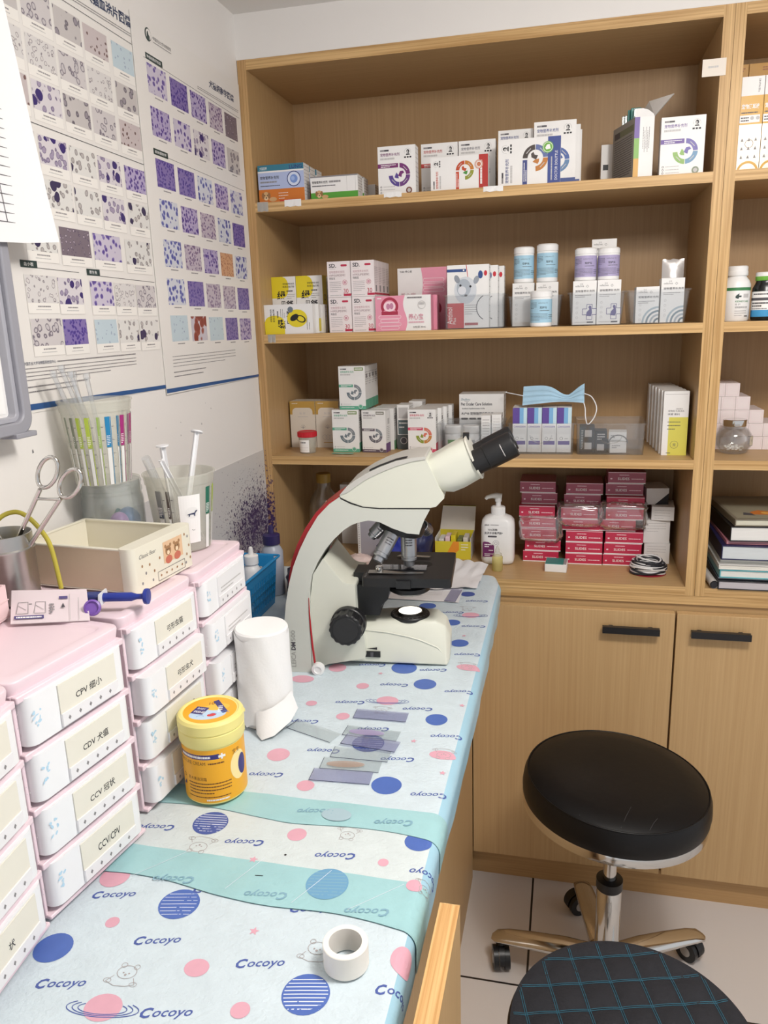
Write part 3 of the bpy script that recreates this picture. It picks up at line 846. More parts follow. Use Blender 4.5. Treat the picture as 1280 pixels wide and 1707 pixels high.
def portrait(a, x, y, r, m=INK):
    """small round emblem: man's head and shoulders, three characters below"""
    a.ring(x, y, r * .96, r, -20, 200, MGREY)
    a.disc(x + .05 * r, y + .16 * r, r * .44, m, r * .56); a.disc(x - .08 * r, y + .04 * r, r * .26, LGREY, r * .40)
    a.poly([(x - .6 * r, y - .8 * r), (x + .7 * r, y - .8 * r), (x + .4 * r, y - .42 * r), (x, y - .52 * r), (x - .3 * r, y - .42 * r)], m)
    for k in (-1, 0, 1): a.rect(x + k * r * .8 - r * .28, y - r * 1.6, r * .56, r * .42, m)
def colmat(c): return mat('print_%02x%02x%02x' % c, c, 0.45, vary=0)
def dr_front(banner, cols, accent=None, icons=True, a0=90, low=None):
    """supplement carton front: heading, emblem, banner running into a ring of coloured segments"""
    B = colmat(banner); C = [colmat(c) for c in cols]
    def f(a, W, H):
        s = W / 74.0
        a.rect(5 * s, H - 9 * s, 8 * s, 3 * s, MGREY); a.rect(13.2 * s, H - 9 * s, 9 * s, 3 * s, DGREY)
        a.text('宠物营养补充剂', 5 * s, H - 18 * s, 6 * s, B if icons else DGREY, w=38 * s, bold=.01)
        a.rows(5 * s, H - 24 * s, 28 * s, 1, LGREY, h=3.4 * s, last=1, seed=2)
        portrait(a, W * .80, H - 12.5 * s, 6.5 * s)
        cx, cy, R, r = W * .57, H * .40, W * .285, W * .175
        a.rect(0, cy + r + .5, W * .54, R - r - .5, B)
        a.rows(6 * s, cy + r + (R - r) * .6, 30 * s, 2, PRWHITE, pitch=3 * s, h=1.3 * s, seed=4)
        for k, (p, q) in enumerate(((88, 2), (-2, -88), (-92, -178))):
            if k < len(C): a.ring(cx, cy, r, R, q, p, C[k])
        for k, t in enumerate((45, -45, -135)):
            if k < len(C): a.line((cx + (r + R) / 2 * math.cos(math.radians(t + 18)), cy + (r + R) / 2 * math.sin(math.radians(t + 18))), (cx + (r + R) / 2 * math.cos(math.radians(t - 18)), cy + (r + R) / 2 * math.sin(math.radians(t - 18))), 1.3 * s, LGREY)
        # dog and cat heads in the middle
        e = C[0]; g = C[-1]
        a.poly([(cx - .2 * r, cy - .1 * r), (cx + .1 * r, cy + .5 * r), (cx + .55 * r, cy + .55 * r), (cx + .75 * r, cy + .25 * r), (cx + .4 * r, cy + .1 * r), (cx + .3 * r, cy - .35 * r)], e)
        a.poly([(cx - .75 * r, cy - .3 * r), (cx - .45 * r, cy + .35 * r), (cx - .2 * r, cy + .05 * r), (cx - .1 * r, cy - .5 * r), (cx - .5 * r, cy - .45 * r)], g)
        if icons:
            for k in range(3):
                y = 4 * s + k * 5.2 * s
                a.ring(5.5 * s, y, 1.1 * s, 1.7 * s, 0, 360, DGREY, n=12); a.rows(10 * s, y - .5, 26 * s, 1, LGREY, h=1.1 * s, last=.9, seed=k)
        if accent: A = colmat(accent); a.disc(W * .82, 6.2 * s, 6 * s, A); a.disc(W * .82, 6.2 * s, 3.5 * s, LGREY)
        if low:
            Lc = colmat(low); a.rect(0, 0, W, 9 * s, Lc); a.rows(5 * s, 4.5 * s, W * .5, 1, PRWHITE, h=1.4 * s, last=1); a.disc(W * .80, 8 * s, 6 * s, Lc); a.ring(W * .80, 8 * s, 4.6 * s, 5.4 * s, 0, 360, PRWHITE)
    return f
def side_rows(m=MGREY, n=9):
    def f(a, W, H):
        a.rows(2, H - 6, W - 4, n, m, pitch=(H - 12) / n, h=.8, seed=n)
    return f

SG = 'pet supplement cartons on the shelves'
S1 = Z1
# ---- top shelf
OR_ = colmat((205, 116, 40)); LB = colmat((176, 188, 222)); TEALB = colmat((52, 120, 142)); NAVY = colmat((44, 56, 120)); GREENB = colmat((84, 158, 54)); TAN = colmat((206, 166, 116)); TAN2 = colmat((150, 104, 62)); REDP = colmat((204, 56, 44))
def dog_head(a, x, y, s):
    a.disc(x, y, 4.2 * s, TAN, 5.2 * s); a.disc(x - 4 * s, y + .6 * s, 1.8 * s, TAN2, 3.6 * s); a.disc(x + 4 * s, y + .6 * s, 1.8 * s, TAN2, 3.6 * s)
    a.disc(x, y - 2.6 * s, 2.4 * s, colmat((226, 196, 156)), 2 * s); a.disc(x, y - 1.9 * s, 1 * s, INK, .8 * s)
    for e in (-1.6, 1.6): a.disc(x + e * s, y + 1 * s, .6 * s, INK)
    a.disc(x + 9 * s, y - 4 * s, 5 * s, TAN, 2.6 * s)
def lung_front(a, W, H):
    a.rect(0, H - 11, W, 11, TEALB); a.text('犬猫营养', 4, H - 9, 5.6, PRWHITE, w=16); a.text('LUNG', W - 30, H - 9.5, 7, NAVY, w=27, bold=.02)
    a.rect(0, H * .36, W, H * .44, LB); a.rect(0, 0, W, H * .36, OR_)
    a.text('宠物营养补充剂', 4, H * .62, 6.4, INK, w=40, bold=.015); a.rows(4, H * .53, 36, 1, MGREY, h=3, last=1); a.rows(4, H * .44, 42, 1, DGREY, h=1.6, last=1)
    a.disc(W * .78, H * .60, 14.5, NAVY); a.disc(W * .78, H * .60, 12.8, colmat((214, 222, 240))); a.disc(W * .78, H * .60, 8, colmat((120, 150, 212))); a.disc(W * .76, H * .61, 4, colmat((160, 184, 230)))
    a.rows(42, 17, 20, 3, PRWHITE, pitch=5, h=1, seed=3); dog_head(a, 15, 13, 1.6); a.rect(W * .45, 0, W * .4, 4.5, REDP)
carton('lung_supplement_box', 'orange and pale blue supplement box with a labrador at the left of the top shelf', 'box', .0245, .1215, .012, .035, S1, .071, lung_front, side_rows())
carton('lung_supplement_box', 'pale box standing right behind the orange and blue labrador box', 'box', .026, .122, .050, .035, S1, .070, lung_front, side_rows(MGREY, 7))
carton('lung_supplement_box', 'rearmost pale box of the row behind the orange labrador box', 'box', .028, .124, .088, .035, S1, .070, lung_front, side_rows(MGREY, 7))
def green_front(a, W, H):
    a.rect(0, H - 2.5, W, 2.5, MGREY); a.text('宠物营养补充剂', 3, H - 14, 5.4, INK, w=32, bold=.015); a.rows(38, H - 13, 24, 1, MGREY, h=3.6, last=1); a.rows(3, H - 19, 48, 1, DGREY, h=1.8, last=1)
    a.line((W * .77, H - 2.5), (W * .77, 14), .5, LGREY); a.line((W * .95, H - 2.5), (W * .95, 0), .5, LGREY)
    a.rect(0, 0, W, 12.5, GREENB); dog_head(a, 17, 10, 1.35)
carton('green_supplement_box', 'low white and green supplement box with a brown puppy, beside the orange box', 'box', .1345, .2315, .012, .036, S1, .043, green_front, side_rows(MGREY, 6))
carton('green_supplement_box', 'white and green low box directly behind the front puppy box', 'box', .137, .233, .052, .036, S1, .043, green_front, side_rows(MGREY, 6))
carton('green_supplement_box', 'small white box end peeking out rearmost behind the green puppy boxes', 'box', .142, .247, .092, .036, S1, .034, None, side_rows(MGREY, 4))
pur = dr_front((118, 44, 104), ((116, 46, 112), (104, 56, 122), (86, 66, 142)), accent=(120, 72, 60))
redf = dr_front((186, 62, 58), ((120, 120, 126), (110, 110, 118), (100, 100, 110)))
grf = dr_front((120, 116, 126), ((120, 120, 126), (110, 110, 118), (100, 100, 110)))
carton('supplement_box', 'white box with purple banner and purple ring, upright on top shelf', 'box', .273, .347, .012, .03, S1, .087, pur, side_rows())
carton('supplement_box', 'white box with red banner half hidden behind the lying red-ended box', 'box', .3505, .4225, .055, .03, S1, .094, redf, side_rows())
carton('supplement_box', 'white box with grey heading standing behind the red end of the lying box', 'box', .4245, .4955, .055, .03, S1, .094, grf, side_rows())
def red_lying(a, W, H):
    dr_front((196, 72, 40), ((190, 74, 40), (196, 120, 44), (144, 148, 48), (70, 140, 60)))(a, W, H)
    R = colmat((178, 48, 42)); a.rect(0, 0, W, 17, R); a.rows(8, 11, W * .7, 1, PRWHITE, h=3.4, last=1); a.disc(W * .72, 17, 8, colmat((196, 120, 84))); a.ring(W * .72, 17, 4, 5.4, 0, 360, PRWHITE); a.ring(W * .72, 17, 6.4, 7, 0, 360, PRWHITE)
carton('supplement_box', 'box lying on its side with orange and green ring and a red end', 'box', .3765, .4855, .0115, .03, S1, .060, red_lying, turned=True)
bl = dr_front((60, 76, 140), ((70, 96, 160), (96, 130, 170), (84, 150, 90)))
def blue_b(a, W, H):
    bl(a, W, H); a.rect(0, 0, W, 13, colmat((56, 76, 138))); a.disc(W * .46, 13, 9, colmat((108, 172, 62))); a.ring(W * .46, 13, 4, 6, 0, 360, PRWHITE)
carton('supplement_box', 'white box with blue heading behind the lying blue-ended box, left one', 'box', .5005, .5665, .058, .03, S1, .107, bl, side_rows())
carton('supplement_box', 'tallest white box with green disc at its foot, behind the blue-ended box', 'box', .5685, .6455, .042, .022, S1, .113, blue_b, side_rows())
for k, h in ((0, .111), (1, .107)):
    carton('supplement_box', ['white box edge second in the row behind the tallest white box', 'white box edge rearmost in the row behind the tallest white box'][k], 'box', .572 + .004 * k, .6535 + .003 * k, .066 + .026 * k, .024, S1, h - .002, blue_b, side_rows())
def blue_lying(a, W, H):
    dr_front((60, 70, 130), ((70, 60, 56), (96, 110, 160), (190, 120, 50)))(a, W, H)
    N_ = colmat((52, 70, 140)); a.rect(0, 0, W, 23, N_); a.text('DOCTOR DOLITTLE', 6, 5.5, 4.6, PRWHITE, w=W * .62); a.rows(6, 15, W * .5, 1, LGREY, h=2.2, last=1)
    a.disc(W * .78, 23, 10, colmat((108, 172, 62))); a.ring(W * .78, 23, 7.8, 8.6, 0, 360, PRWHITE); a.poly([(W * .78 - 3, 18), (W * .78 + 5, 20), (W * .78 + 4, 25), (W * .78 - 1, 28), (W * .78 - 4, 26)], PRWHITE)
carton('supplement_box', 'box lying on its side with blue and green end lettered in white', 'box', .5045, .6185, .0115, .03, S1, .081, blue_lying, turned=True)

def open_box():
    t = thing('opened_carton', 'opened carton with raised flap and purple, green, orange stripe on its edge', 'box', (.7475, .022, S1 + .0002))
    ang = math.atan2(.715 - .7475, .120 - .022)   # the printed listing side runs back to the left
    d = Vector((math.sin(ang), math.cos(ang), 0)); q = Vector((math.cos(ang) * .985, -math.sin(ang) * .2 + .02, 0)).normalized()
    L, w, h = .102, .034, .103
    A = Vector((0, 0, 0)); B = A + q * w; C = B + d * L; D = A + d * L
    mb = MB(); up = Vector((0, 0, h)); G = mat('grey_listing_side', (150, 146, 140), 0.5)
    def face(p, r, m): mb.add([p, r, r + up, p + up], [(0, 1, 2, 3)], m)
    face(A, B, WHITE); face(B, C, CARDSIDE); face(C, D, CARDSIDE); face(D, A, G)
    i = 0.0008; c = (A + C) / 2; sh = lambda p: p + (c - p).normalized() * i
    for p, r in ((A, B), (B, C), (C, D), (D, A)): mb.add([sh(r), sh(p), sh(p) + up, sh(r) + up], [(0, 1, 2, 3)], CARDSIDE); mb.add([p + up, r + up, sh(r) + up, sh(p) + up], [(0, 1, 2, 3)], WHITE)
    mb.add([A, D, C, B], [(0, 1, 2, 3)], CARDSIDE)
    a = Art(mb, A, q, Vector((0, 0, 1)))
    for k, (z0, z1, m) in enumerate(((68, 103, (110, 84, 158)), (34, 68, (128, 176, 84)), (0, 34, (214, 164, 76)))): a.rect(0, z0, 9, z1 - z0, colmat(m))
    for k in range(5): a.rows(15 + k * 2.6, 84 - (k % 2) * 6, 1.2, 14, MGREY, pitch=2.6, h=1.7, last=1, seed=k)
    a2 = Art(mb, D, -d, Vector((0, 0, 1)))
    a2.rect(8, 82, L * 1000 - 12, 11, colmat((112, 116, 92))); a2.rect(8, 82, 26, 11, DGREY); a2.rows(8, 76, L * 1000 - 16, 17, DGREY, pitch=4.0, h=1.6, last=.9, seed=6)
    mb.build('carton_body', t)
    f = MB(); e = up + Vector((0, 0, 0))
    prof = [(0, 0), (0, .0105), (.004, .0135), (.012, .0135), (.022, .011), (.032, .004), (.034, 0)]
    f.add([A + q * u + up + Vector((0, 0, v)) + Vector((0, -.002 * v / .013, 0)) for u, v in prof], [tuple(reversed(range(len(prof))))], WHITE)
    f.add([A + q * u + up + Vector((0, .0005, v)) for u, v in prof], [tuple(range(len(prof)))], CARDSIDE)
    f.build('side_flap', t)
    g = MB(); o1 = B + up; o2 = C + up; v = Vector((.031, -.012, .034))
    P = [o1, o2 + Vector((0, -.02, 0)), o2 + v * .95 + Vector((-.004, -.035, .004)), o1 + v * 1.0 + Vector((0, .012, 0))]
    g.add(P, [(0, 1, 2, 3)], CARDSIDE); g.add([p + Vector((.0006, 0, -.0006)) for p in P], [(3, 2, 1, 0)], WHITE)
    g.build('lid_flap', t)
    b = MB(); BG = clear('bag_film', (225, 235, 235), .2, .15, .25, (220, 226, 226))
    TEAL = mat('teal_blister', (26, 120, 112), 0.35)
    for k in range(5):
        p = A + d * (.028 + .014 * k) + q * .017
        b.box(p.x - .009, p.y - .004, h - .02, p.x + .009, p.y + .004, h + (.020, .024, .024, .018, .020)[k], TEAL if k in (1, 2) else BG)
    b.build('blister_pack', t, bevel=.001)
open_box()
carton('supplement_box', 'narrow white box edge with a dark square behind the opened carton', 'box', .695, .722, .150, .06, S1, .085, lambda a, W, H: a.rect(4, H * .45, 10, 10, INK))
wp = dr_front((104, 78, 152), ((106, 96, 166), (104, 146, 180), (136, 176, 92)), accent=(120, 132, 110), icons=True)
carton('supplement_box', 'white box with violet banner and violet to green ring, beside the opened carton', 'box', .7925, .8665, .012, .03, S1, .096, wp, side_rows())

# paper tags taped on the shelf edges
TAPE = clear('sticky_tape', (235, 232, 222), .2, .12, .35, (232, 230, 224))
for x0, x1, z0, z1, lab, m in ((.024, .047, 1.488, 1.506, 'clear tape scrap at the left end of the top shelf edge', TAPE), (.082, .117, 1.494, 1.507, 'white paper tag on the top shelf edge under the orange box', WHITE),
                               (.286, .321, 1.4985, 1.508, 'white tag on the shelf edge under the purple ring box', WHITE), (.478, .515, 1.4965, 1.506, 'white tag on the shelf edge beside the red-ended box', WHITE),
                               (.028, .045, 1.2300, 1.2460, 'crumpled clear tape on the second shelf edge under the yellow boxes', TAPE)):
    mb = MB(); n = 6
    vs = []
    for i in range(n + 1):
        x = x0 + (x1 - x0) * i / n; w_ = .0009 * math.sin(i * 2.1)
        vs += [(x, -.0006 - abs(w_), z0 + w_), (x, -.0004, z1)]
    fs = [(2 * i, 2 * i + 2, 2 * i + 3, 2 * i + 1) for i in range(n)]
    mb.add(vs, fs, m); mb.add([(x, y + .0003, z) for x, y, z in vs], [tuple(reversed(f)) for f in fs], m)
    tag(mb.build('shelf_tag'), lab, 'tag')
mb = MB().box(.853, -.0012, 1.657, .891, -.0002, 1.684, mat('cream_note', (226, 216, 204), 0.5))
Art(mb, (.853, -.0012, 1.657), (1, 0, 0), (0, 0, 1)).rows(9, 13, 17, 1, LGREY, h=3, last=1)
tag(mb.build('paper_note', rz=0.0), 'blank cream square note stuck on the upright near the top right', 'note')

# ---- right bookcase, top: yellow foil cartons
FOIL = mat('silver_foil_print', (196, 184, 168), 0.42, 0.6, vary=0.35, vscale=120)
YEL = mat('yellow_carton', (206, 154, 24), 0.35, vary=0.03)
YEL2 = mat('ochre_carton', (190, 138, 40), 0.4, vary=0.05)
def foil_front(a, W, H):
    a.rect(0, H - 30, W, 30, WHITE); a.rows(W * .74, H - 6, 3, 9, MGREY, pitch=2.4, h=1.4, seed=2)
    a.rect(0, H - 76, W, 46, YEL); a.text('宠物滴耳液', 2, H - 51, 8, PRWHITE, w=W - 8, bold=.03); a.rows(2, H - 58, W - 10, 1, DGREY, h=2, last=1)
    a.rect(0, H - 73, W - 4, 12, PRWHITE); a.rows(2, H - 66, W * .35, 2, DGREY, pitch=4.5, h=2, last=1); a.disc(W * .55, H - 66, 3, LGREY); a.disc(W * .80, H - 66, 3, LGREY)
    a.rect(0, 0, W, H - 76, FOIL)
    for k in range(9): a.poly([(4 + (k % 3) * 11, 20 + (k // 3) * 14), (9 + (k % 3) * 11, 20 + (k // 3) * 14), (6.5 + (k % 3) * 11, 26 + (k // 3) * 14)], MGREY)
    a.ring(W * .5, -2, 14, 18, 10, 170, YEL); a.ring(W * .5, 44, 6, 7, 0, 360, MGREY)
for k, (x, y, z, h, lab) in enumerate(((.9225, .02, 0, .151, 'yellow and silver foil carton in front beside the right upright'), (.9600, .02, 0, .151, 'yellow and silver foil carton cut off by the picture edge, front row'),
                                       (.9225, .095, 0, .19, 'ochre carton behind the front foil cartons, nearest the upright'), (.9460, .095, 0, .19, 'ochre carton behind the front foil cartons at the picture edge'))):
    carton('ear_drop_carton', lab, 'box', x, x + (.0365 if k < 2 else (.0225 if k == 2 else .05)), y, .05 if k < 2 else .06, z + S1, h, foil_front if k < 2 else (lambda a, W, H: a.rows(W * .45, H - 8, W * .3, 2, colmat((150, 84, 40)), pitch=4, h=2)), m=YEL if k < 2 else YEL2)

# ---- second shelf
S2 = Z2
YLW = colmat((226, 206, 40)); BRUSH = INK
def mussel_front(a, W, H):
    a.rect(0, H - 44, 26, 44, YLW); a.disc(26, H - 22, 12, YLW, 21)
    a.text('宠物营养补充剂', 25, H - 17, 4.2, INK, w=26, bold=.01); a.text('新西兰贻贝粉', 25, H - 23, 4.2, INK, w=26, bold=.01)
    a.text('绿', 11, H - 47, 18, BRUSH, bold=.02, shear=.1); a.text('贝', 19, H - 61, 11, BRUSH, bold=.015); a.text('舒', 31, H - 65, 16, BRUSH, bold=.02, shear=.1)
    a.rows(33, H - 31, 14, 1, DGREY, h=2.6, last=1); a.rows(33, H - 37, 18, 3, MGREY, pitch=4, h=1, seed=5)
    if H > 105:
        a.disc(W * .52, 34, 18, YLW, 22); a.disc(W * .55, 40, 6, INK, 10, rot=.5); a.ring(W * .5, 26, 5, 7, 0, 360, INK, ry=1.6, rot=-.4); a.disc(W * .82, 48, 6, colmat((110, 122, 134)))
        a.rows(8, 12, W * .4, 2, MGREY, pitch=5, h=1.4, seed=8)
carton('mussel_supplement_box', 'yellow cornered white box with black brush lettering, upright nearest the corner', 'box', .0195, .0735, .062, .03, S2, .118, mussel_front, side_rows())
carton('mussel_supplement_box', 'yellow cornered white box with brush lettering, upright second from the corner', 'box', .0745, .133, .062, .03, S2, .118, mussel_front, lambda a, W, H: (a.rect(0, 0, W, H, YLW), a.ring(W / 2, H * .62, 5, 6.5, 0, 360, INK)))
carton('mussel_supplement_box', 'white and yellow box edge behind, beside the pink lettered boxes', 'box', .095, .1425, .100, .03, S2, .116, None, lambda a, W, H: a.rect(0, H - 30, W, 30, YLW))
carton('mussel_supplement_box', 'white box lying on its side with a yellow oval and black mussel picture', 'box', .0195, .1255, .0095, .018, S2, .0600, mussel_front, turned=True)
carton('mussel_supplement_box', 'white and lime box end second in the row behind the mussel picture box', 'box', .0230, .1325, .0285, .015, S2, .0590, None, turned=True, side=lambda a, W, H: a.rect(0, 4, W, 26, YLW))
carton('mussel_supplement_box', 'plain white box end third in the row behind the mussel picture box', 'box', .0260, .1415, .0445, .015, S2, .0580, None, side=side_rows(MGREY, 5))
CRM = colmat((186, 42, 74)); SDW = mat('blush_white_card', (236, 226, 226), 0.45)
def sd_front(a, W, H):
    s = W / 48
    a.text('SD.', 4 * s, H - 12 * s, 8 * s, DGREY, w=15 * s, bold=.03); a.rows(4 * s, H - 15 * s, 13 * s, 1, LGREY, h=.8, last=1)
    a.poly([(29 * s + x, H - 8 * s + y) for x, y in rrect(13 * s, 4 * s, 1.9 * s, 4, 6 * s, 0)], CRM)
    a.text('宠物营养补充剂', 4 * s, H - 23 * s, 5 * s, colmat((190, 150, 158)), w=32 * s); a.text('HYPOLIPIDEMIC', 4 * s, H - 29 * s, 4 * s, colmat((140, 108, 116)), w=34 * s); a.text('降脂宝', 4 * s, H - 35 * s, 4.6 * s, DGREY, w=12 * s)
    a.rows(4 * s, H - 40 * s, 24 * s, 6, MGREY, pitch=3.6 * s, h=.8 * s, last=.7, seed=3)
    a.ring(36 * s, H - 41 * s, 4.4 * s, 5 * s, 0, 360, CRM); a.rect(33.5 * s, H - 43.5 * s, 5 * s, 5 * s, colmat((206, 150, 164)))
    a.text('30', 33 * s, 7 * s, 9 * s, CRM, w=10 * s); a.rect(33 * s, 2 * s, 15 * s, 4.4 * s, CRM); a.rows(4 * s, 3 * s, 24 * s, 1, LGREY, h=1.4, last=1)
def sd_side(a, W, H): a.rows(3, H - 14, W - 6, 10, colmat((184, 168, 172)), pitch=3.4, h=.9, seed=4); a.rect(W * .3, H * .13, W * .3, H * .18, MGREY); a.rect(0, 3, W, 4, CRM)
for lev, zz in enumerate((0.0, .0705)):
    for colm, (x0, x1) in enumerate(((.158, .2065), (.208, .2565))):
        for k in range(4 if (lev == 1 and colm == 1) else (4 if lev == 0 and colm == 1 else 1)):
            which = ['lower', 'upper'][lev]; wc = ['beside the yellow boxes', 'beside the pink heart box'][colm]
            lab = ('white and pink capsule box, %s, %s, facing front' % (which, wc)) if k == 0 else ('white and pink capsule box, %s in depth, %s row %s' % (_ord[k], which, wc))
            carton('capsule_box', lab, 'box', x0 + (.0016 * k if lev == 0 else 0) * 0, x1, .02 + .034 * k, .0335, S2 + zz, .070, sd_front if k == 0 else None, sd_side, group='white and pink capsule boxes', m=SDW)
PK = mat('pink_carton', (228, 150, 172), 0.45); PKD = colmat((168, 44, 72)); PKL = colmat((246, 214, 222))
def heart_front(left):
    def f(a, W, H):
        px = 0 if left else W * .46
        wv = [(px, 0)] + [(px + (W * .54 if left else 0) + math.sin(k * .52) * 4 * (1 if left else 0), H * k / 12) for k in range(13)] + [(px, H)] if left else None
        if left: a.poly([(0, 0)] + [(W * .54 + math.sin(k * .52) * 4, H * k / 12) for k in range(13)] + [(0, H)], PK)
        else: a.poly([(W, 0), (W, H)] + [(W * .48 + math.sin(k * .52) * 4, H - H * k / 12) for k in range(13)], PK)
        cx = W * .26 if left else W * .74
        if left:
            a.ring(cx, H * .70, 12.5, 18, -35, 215, PKD); a.rect(cx - 17, H * .46, 34, 7, PKD); a.disc(cx, H * .70, 12.5, PKL, 10); a.disc(cx - 3, H * .70, 4, colmat((196, 130, 160)), 6); a.disc(cx + 4, H * .71, 4, colmat((196, 130, 160)), 6)
            for k in range(4): a.path(rrect(46 - (k % 2) * 8, 6, 2.8, 4, cx, H * .40 - k * 7.2), 1.0, PKL, closed=True)
            a.text('养心宝', W * .60, 21, 12, colmat((214, 150, 166)), w=30, bold=.01); a.rows(W * .60, 15, 32, 1, colmat((226, 180, 192)), h=3, last=1); a.text('30粒装 30mL', W * .68, 5, 4.2, DGREY, w=26)
            a.rows(W * .58, H - 6, 30, 1, MGREY, h=2.6, last=1); a.ring(W * .84, H * .72, 7, 7.8, 0, 360, LGREY); a.rows(W * .79, H * .73, 11, 1, LGREY, h=4, last=1); a.rows(4, H - 6, 9, 1, PRWHITE, h=2.4, last=1)
        else:
            a.ring(cx, H * .34, 11, 16, -35, 215, PKD); a.disc(cx, H * .34, 11, PKL, 9); a.disc(cx - 3, H * .34, 4, colmat((196, 130, 160)), 6); a.disc(cx + 4, H * .35, 4, colmat((196, 130, 160)), 6)
            for k in range(3): a.path(rrect(44, 7, 3, 4, cx, H * .64 + k * 10), 1.1, PKL, closed=True)
            a.text('THD 养心宝', 5, H - 9, 4.4, DGREY, w=26); a.text('养心宝', 6, H * .52, 11, colmat((206, 170, 176)), w=32); a.ring(16, H * .3, 5, 5.7, 0, 360, LGREY)
    return f
carton('heart_supplement_box', 'pink and white box with a red round window, lying in front on the second shelf', 'box', .2585, .3725, .0125, .030, S2, .0690, heart_front(True), lambda a, W, H: a.rect(0, 0, W, H, PK), m=WHITE)
carton('heart_supplement_box', 'pink box edge directly behind the front pink heart box', 'box', .2665, .3800, .0435, .028, S2, .0690, None, lambda a, W, H: a.rect(0, 0, W, H, PK), m=PK)
carton('heart_supplement_box', 'upper pink and white box standing behind, with wavy white lines', 'box', .2865, .3905, .105, .03, S2, .126, heart_front(False), lambda a, W, H: a.rect(0, 0, W, H, PK), m=WHITE)

def bin_(name, label, x0, x1, y, depth, z, h, flare=0.0, m=None, handle=False, lip=0.0025, r=.008):
    """open clear bin: outer and inner wall, floor and rolled lip"""
    m = m or CLEARBIN; r = .004; w = x1 - x0; mb = MB(); t_ = .0014
    def ringz(zz, e, off): return [(u, v, zz) for u, v in rrect(w - 2 * e + 2 * off, depth - 2 * e + 2 * off, r, 5, 0, depth / 2)]
    rings = [ringz(0, flare, 0), ringz(h - .004, 0, 0), ringz(h - .003, 0, lip), ringz(h, 0, lip), ringz(h, 0, -t_), ringz(t_, flare, -t_)]
    mb.loft(rings, m, False, True, True)
    if handle:
        mb.tube([(.022 * math.cos(a) , -.0008 + 0 * a, h * .62 + .022 * .75 * math.sin(a)) for a in [PI + k * PI / 10 for k in range(11)]], .0013, m, 6)
    o = mb.build(name, loc=((x0 + x1) / 2, y, z + .0003), auto=.5)
    return tag(o, label, 'bin', 'clear plastic bins on the shelves')
BT = .0019
def anti_front(a, W, H):
    RD = colmat((196, 40, 54)); NV = colmat((46, 74, 132))
    a.rect(0, H - 13, W * .46, 5.5, NV); a.disc(W * .40, H - 10, 1.6, PRWHITE); a.line((W * .46, H), (W * .50, H - 24), 1.2, RD)
    a.disc(W * .44, H * .60, 22, colmat((206, 210, 216)), 26); a.disc(W * .40, H * .64, 14, colmat((170, 178, 188)), 17); a.disc(W * .36, H * .60, 8, colmat((214, 216, 222))); a.disc(W * .32, H * .68, 2.2, INK); a.disc(W * .56, H * .66, 2.2, INK); a.disc(W * .24, H * .78, 5, colmat((140, 146, 156)), 8, rot=.4); a.disc(W * .70, H * .76, 5, colmat((150, 156, 166)), 8, rot=-.4); a.disc(W * .45, H * .52, 3, DGREY, 2)
    a.rect(0, 0, W * .40, H * .40, RD); a.text('Antinol', 10, 8, 11, PRWHITE, w=H * .27, rot=PI / 2); a.text('Plus', 17, 8, 6, PRWHITE, w=12, rot=PI / 2)
    a.rows(W * .42, H * .36, W * .3, 5, MGREY, pitch=4.2, h=1, seed=6); a.rect(W * .42, 5, W * .32, 5, colmat((170, 70, 76)))
    a.disc(W * .80, H * .84, 4.6, NV, 7.5); a.disc(W * .92, H * .86, 3.2, RD, 5)
    a.ring(W * 1.02, H * .32, 25, 26.6, 120, 240, DGREY)
bin_('clear_bin', 'clear bin holding the white joint oil cartons with red corner labels', .401, .516, .008, .12, S2, .066)
carton('joint_oil_box', 'white carton with grey dog picture and red corner label, front of the clear bin', 'box', .4055, .4875, .014, .030, S2 + BT, .120, anti_front, side_rows())
carton('joint_oil_box', 'white carton with red dot, second in the bin behind the dog picture carton', 'box', .4180, .5020, .047, .028, S2 + BT, .119, anti_front, side_rows())
carton('joint_oil_box', 'white carton with red dot, rearmost in the bin of dog picture cartons', 'box', .4260, .5120, .078, .026, S2 + BT, .119, anti_front, side_rows())
LBL = colmat((164, 202, 222)); LVL = colmat((172, 162, 198)); PURP = colmat((92, 82, 140))
def plus_front(kind):
    def f(a, W, H):
        a.text('osfachea', 4, H - 11, 3.4, DGREY, w=16); a.text('◇', 24, H - 12.5, 5, DGREY); a.text('安适', 13, H - 7, 2.6, MGREY)
        a.text('宠物营养补充剂', 4, H - 21, 4.4, DGREY, w=36, bold=.015)
        a.rows(4, H - 27, 30, 2, MGREY, pitch=3, h=1.1, seed=2)
        for k in range(4): a.ring(8, H * .50 - k * 9, 1.6, 2.2, 0, 360, LGREY, n=14)
        if kind == 'cat':
            cx, cy = W * .72, H * .30
            a.path([(cx - 5, cy - 15), (cx + 5, cy - 15), (cx + 5, cy - 6), (cx + 13, cy - 6), (cx + 13, cy + 5), (cx + 5, cy + 5), (cx + 5, cy + 13), (cx - 5, cy + 13), (cx - 5, cy + 5), (cx - 13, cy + 5), (cx - 13, cy - 6), (cx - 5, cy - 6)], 1.0, PURP, closed=True)
            a.poly([(cx - 6, cy - 8), (cx + 3, cy - 9), (cx + 5, cy - 3), (cx + 4, cy + 5), (cx + 3, cy + 10), (cx, cy + 11), (cx - 2, cy + 8), (cx, cy + 4), (cx - 5, cy - 1)], PURP)
            a.rect(W * .62, 3, 12, 2.6, DGREY); a.rows(4, 4, 22, 1, LGREY, h=1.2, last=1)
        if kind == 'arc':
            for k, c in enumerate(((170, 184, 194), (120, 138, 150), (168, 176, 186), (100, 116, 128))): a.ring(W, 0, 30 - 7 * k - 3.5, 30 - 7 * k, 90, 180, colmat(c))
    return f
bin_('clear_bin', 'clear bin with the blue labelled jars on top of two white cartons', .523, .627, .045, .10, S2, .060, .005)
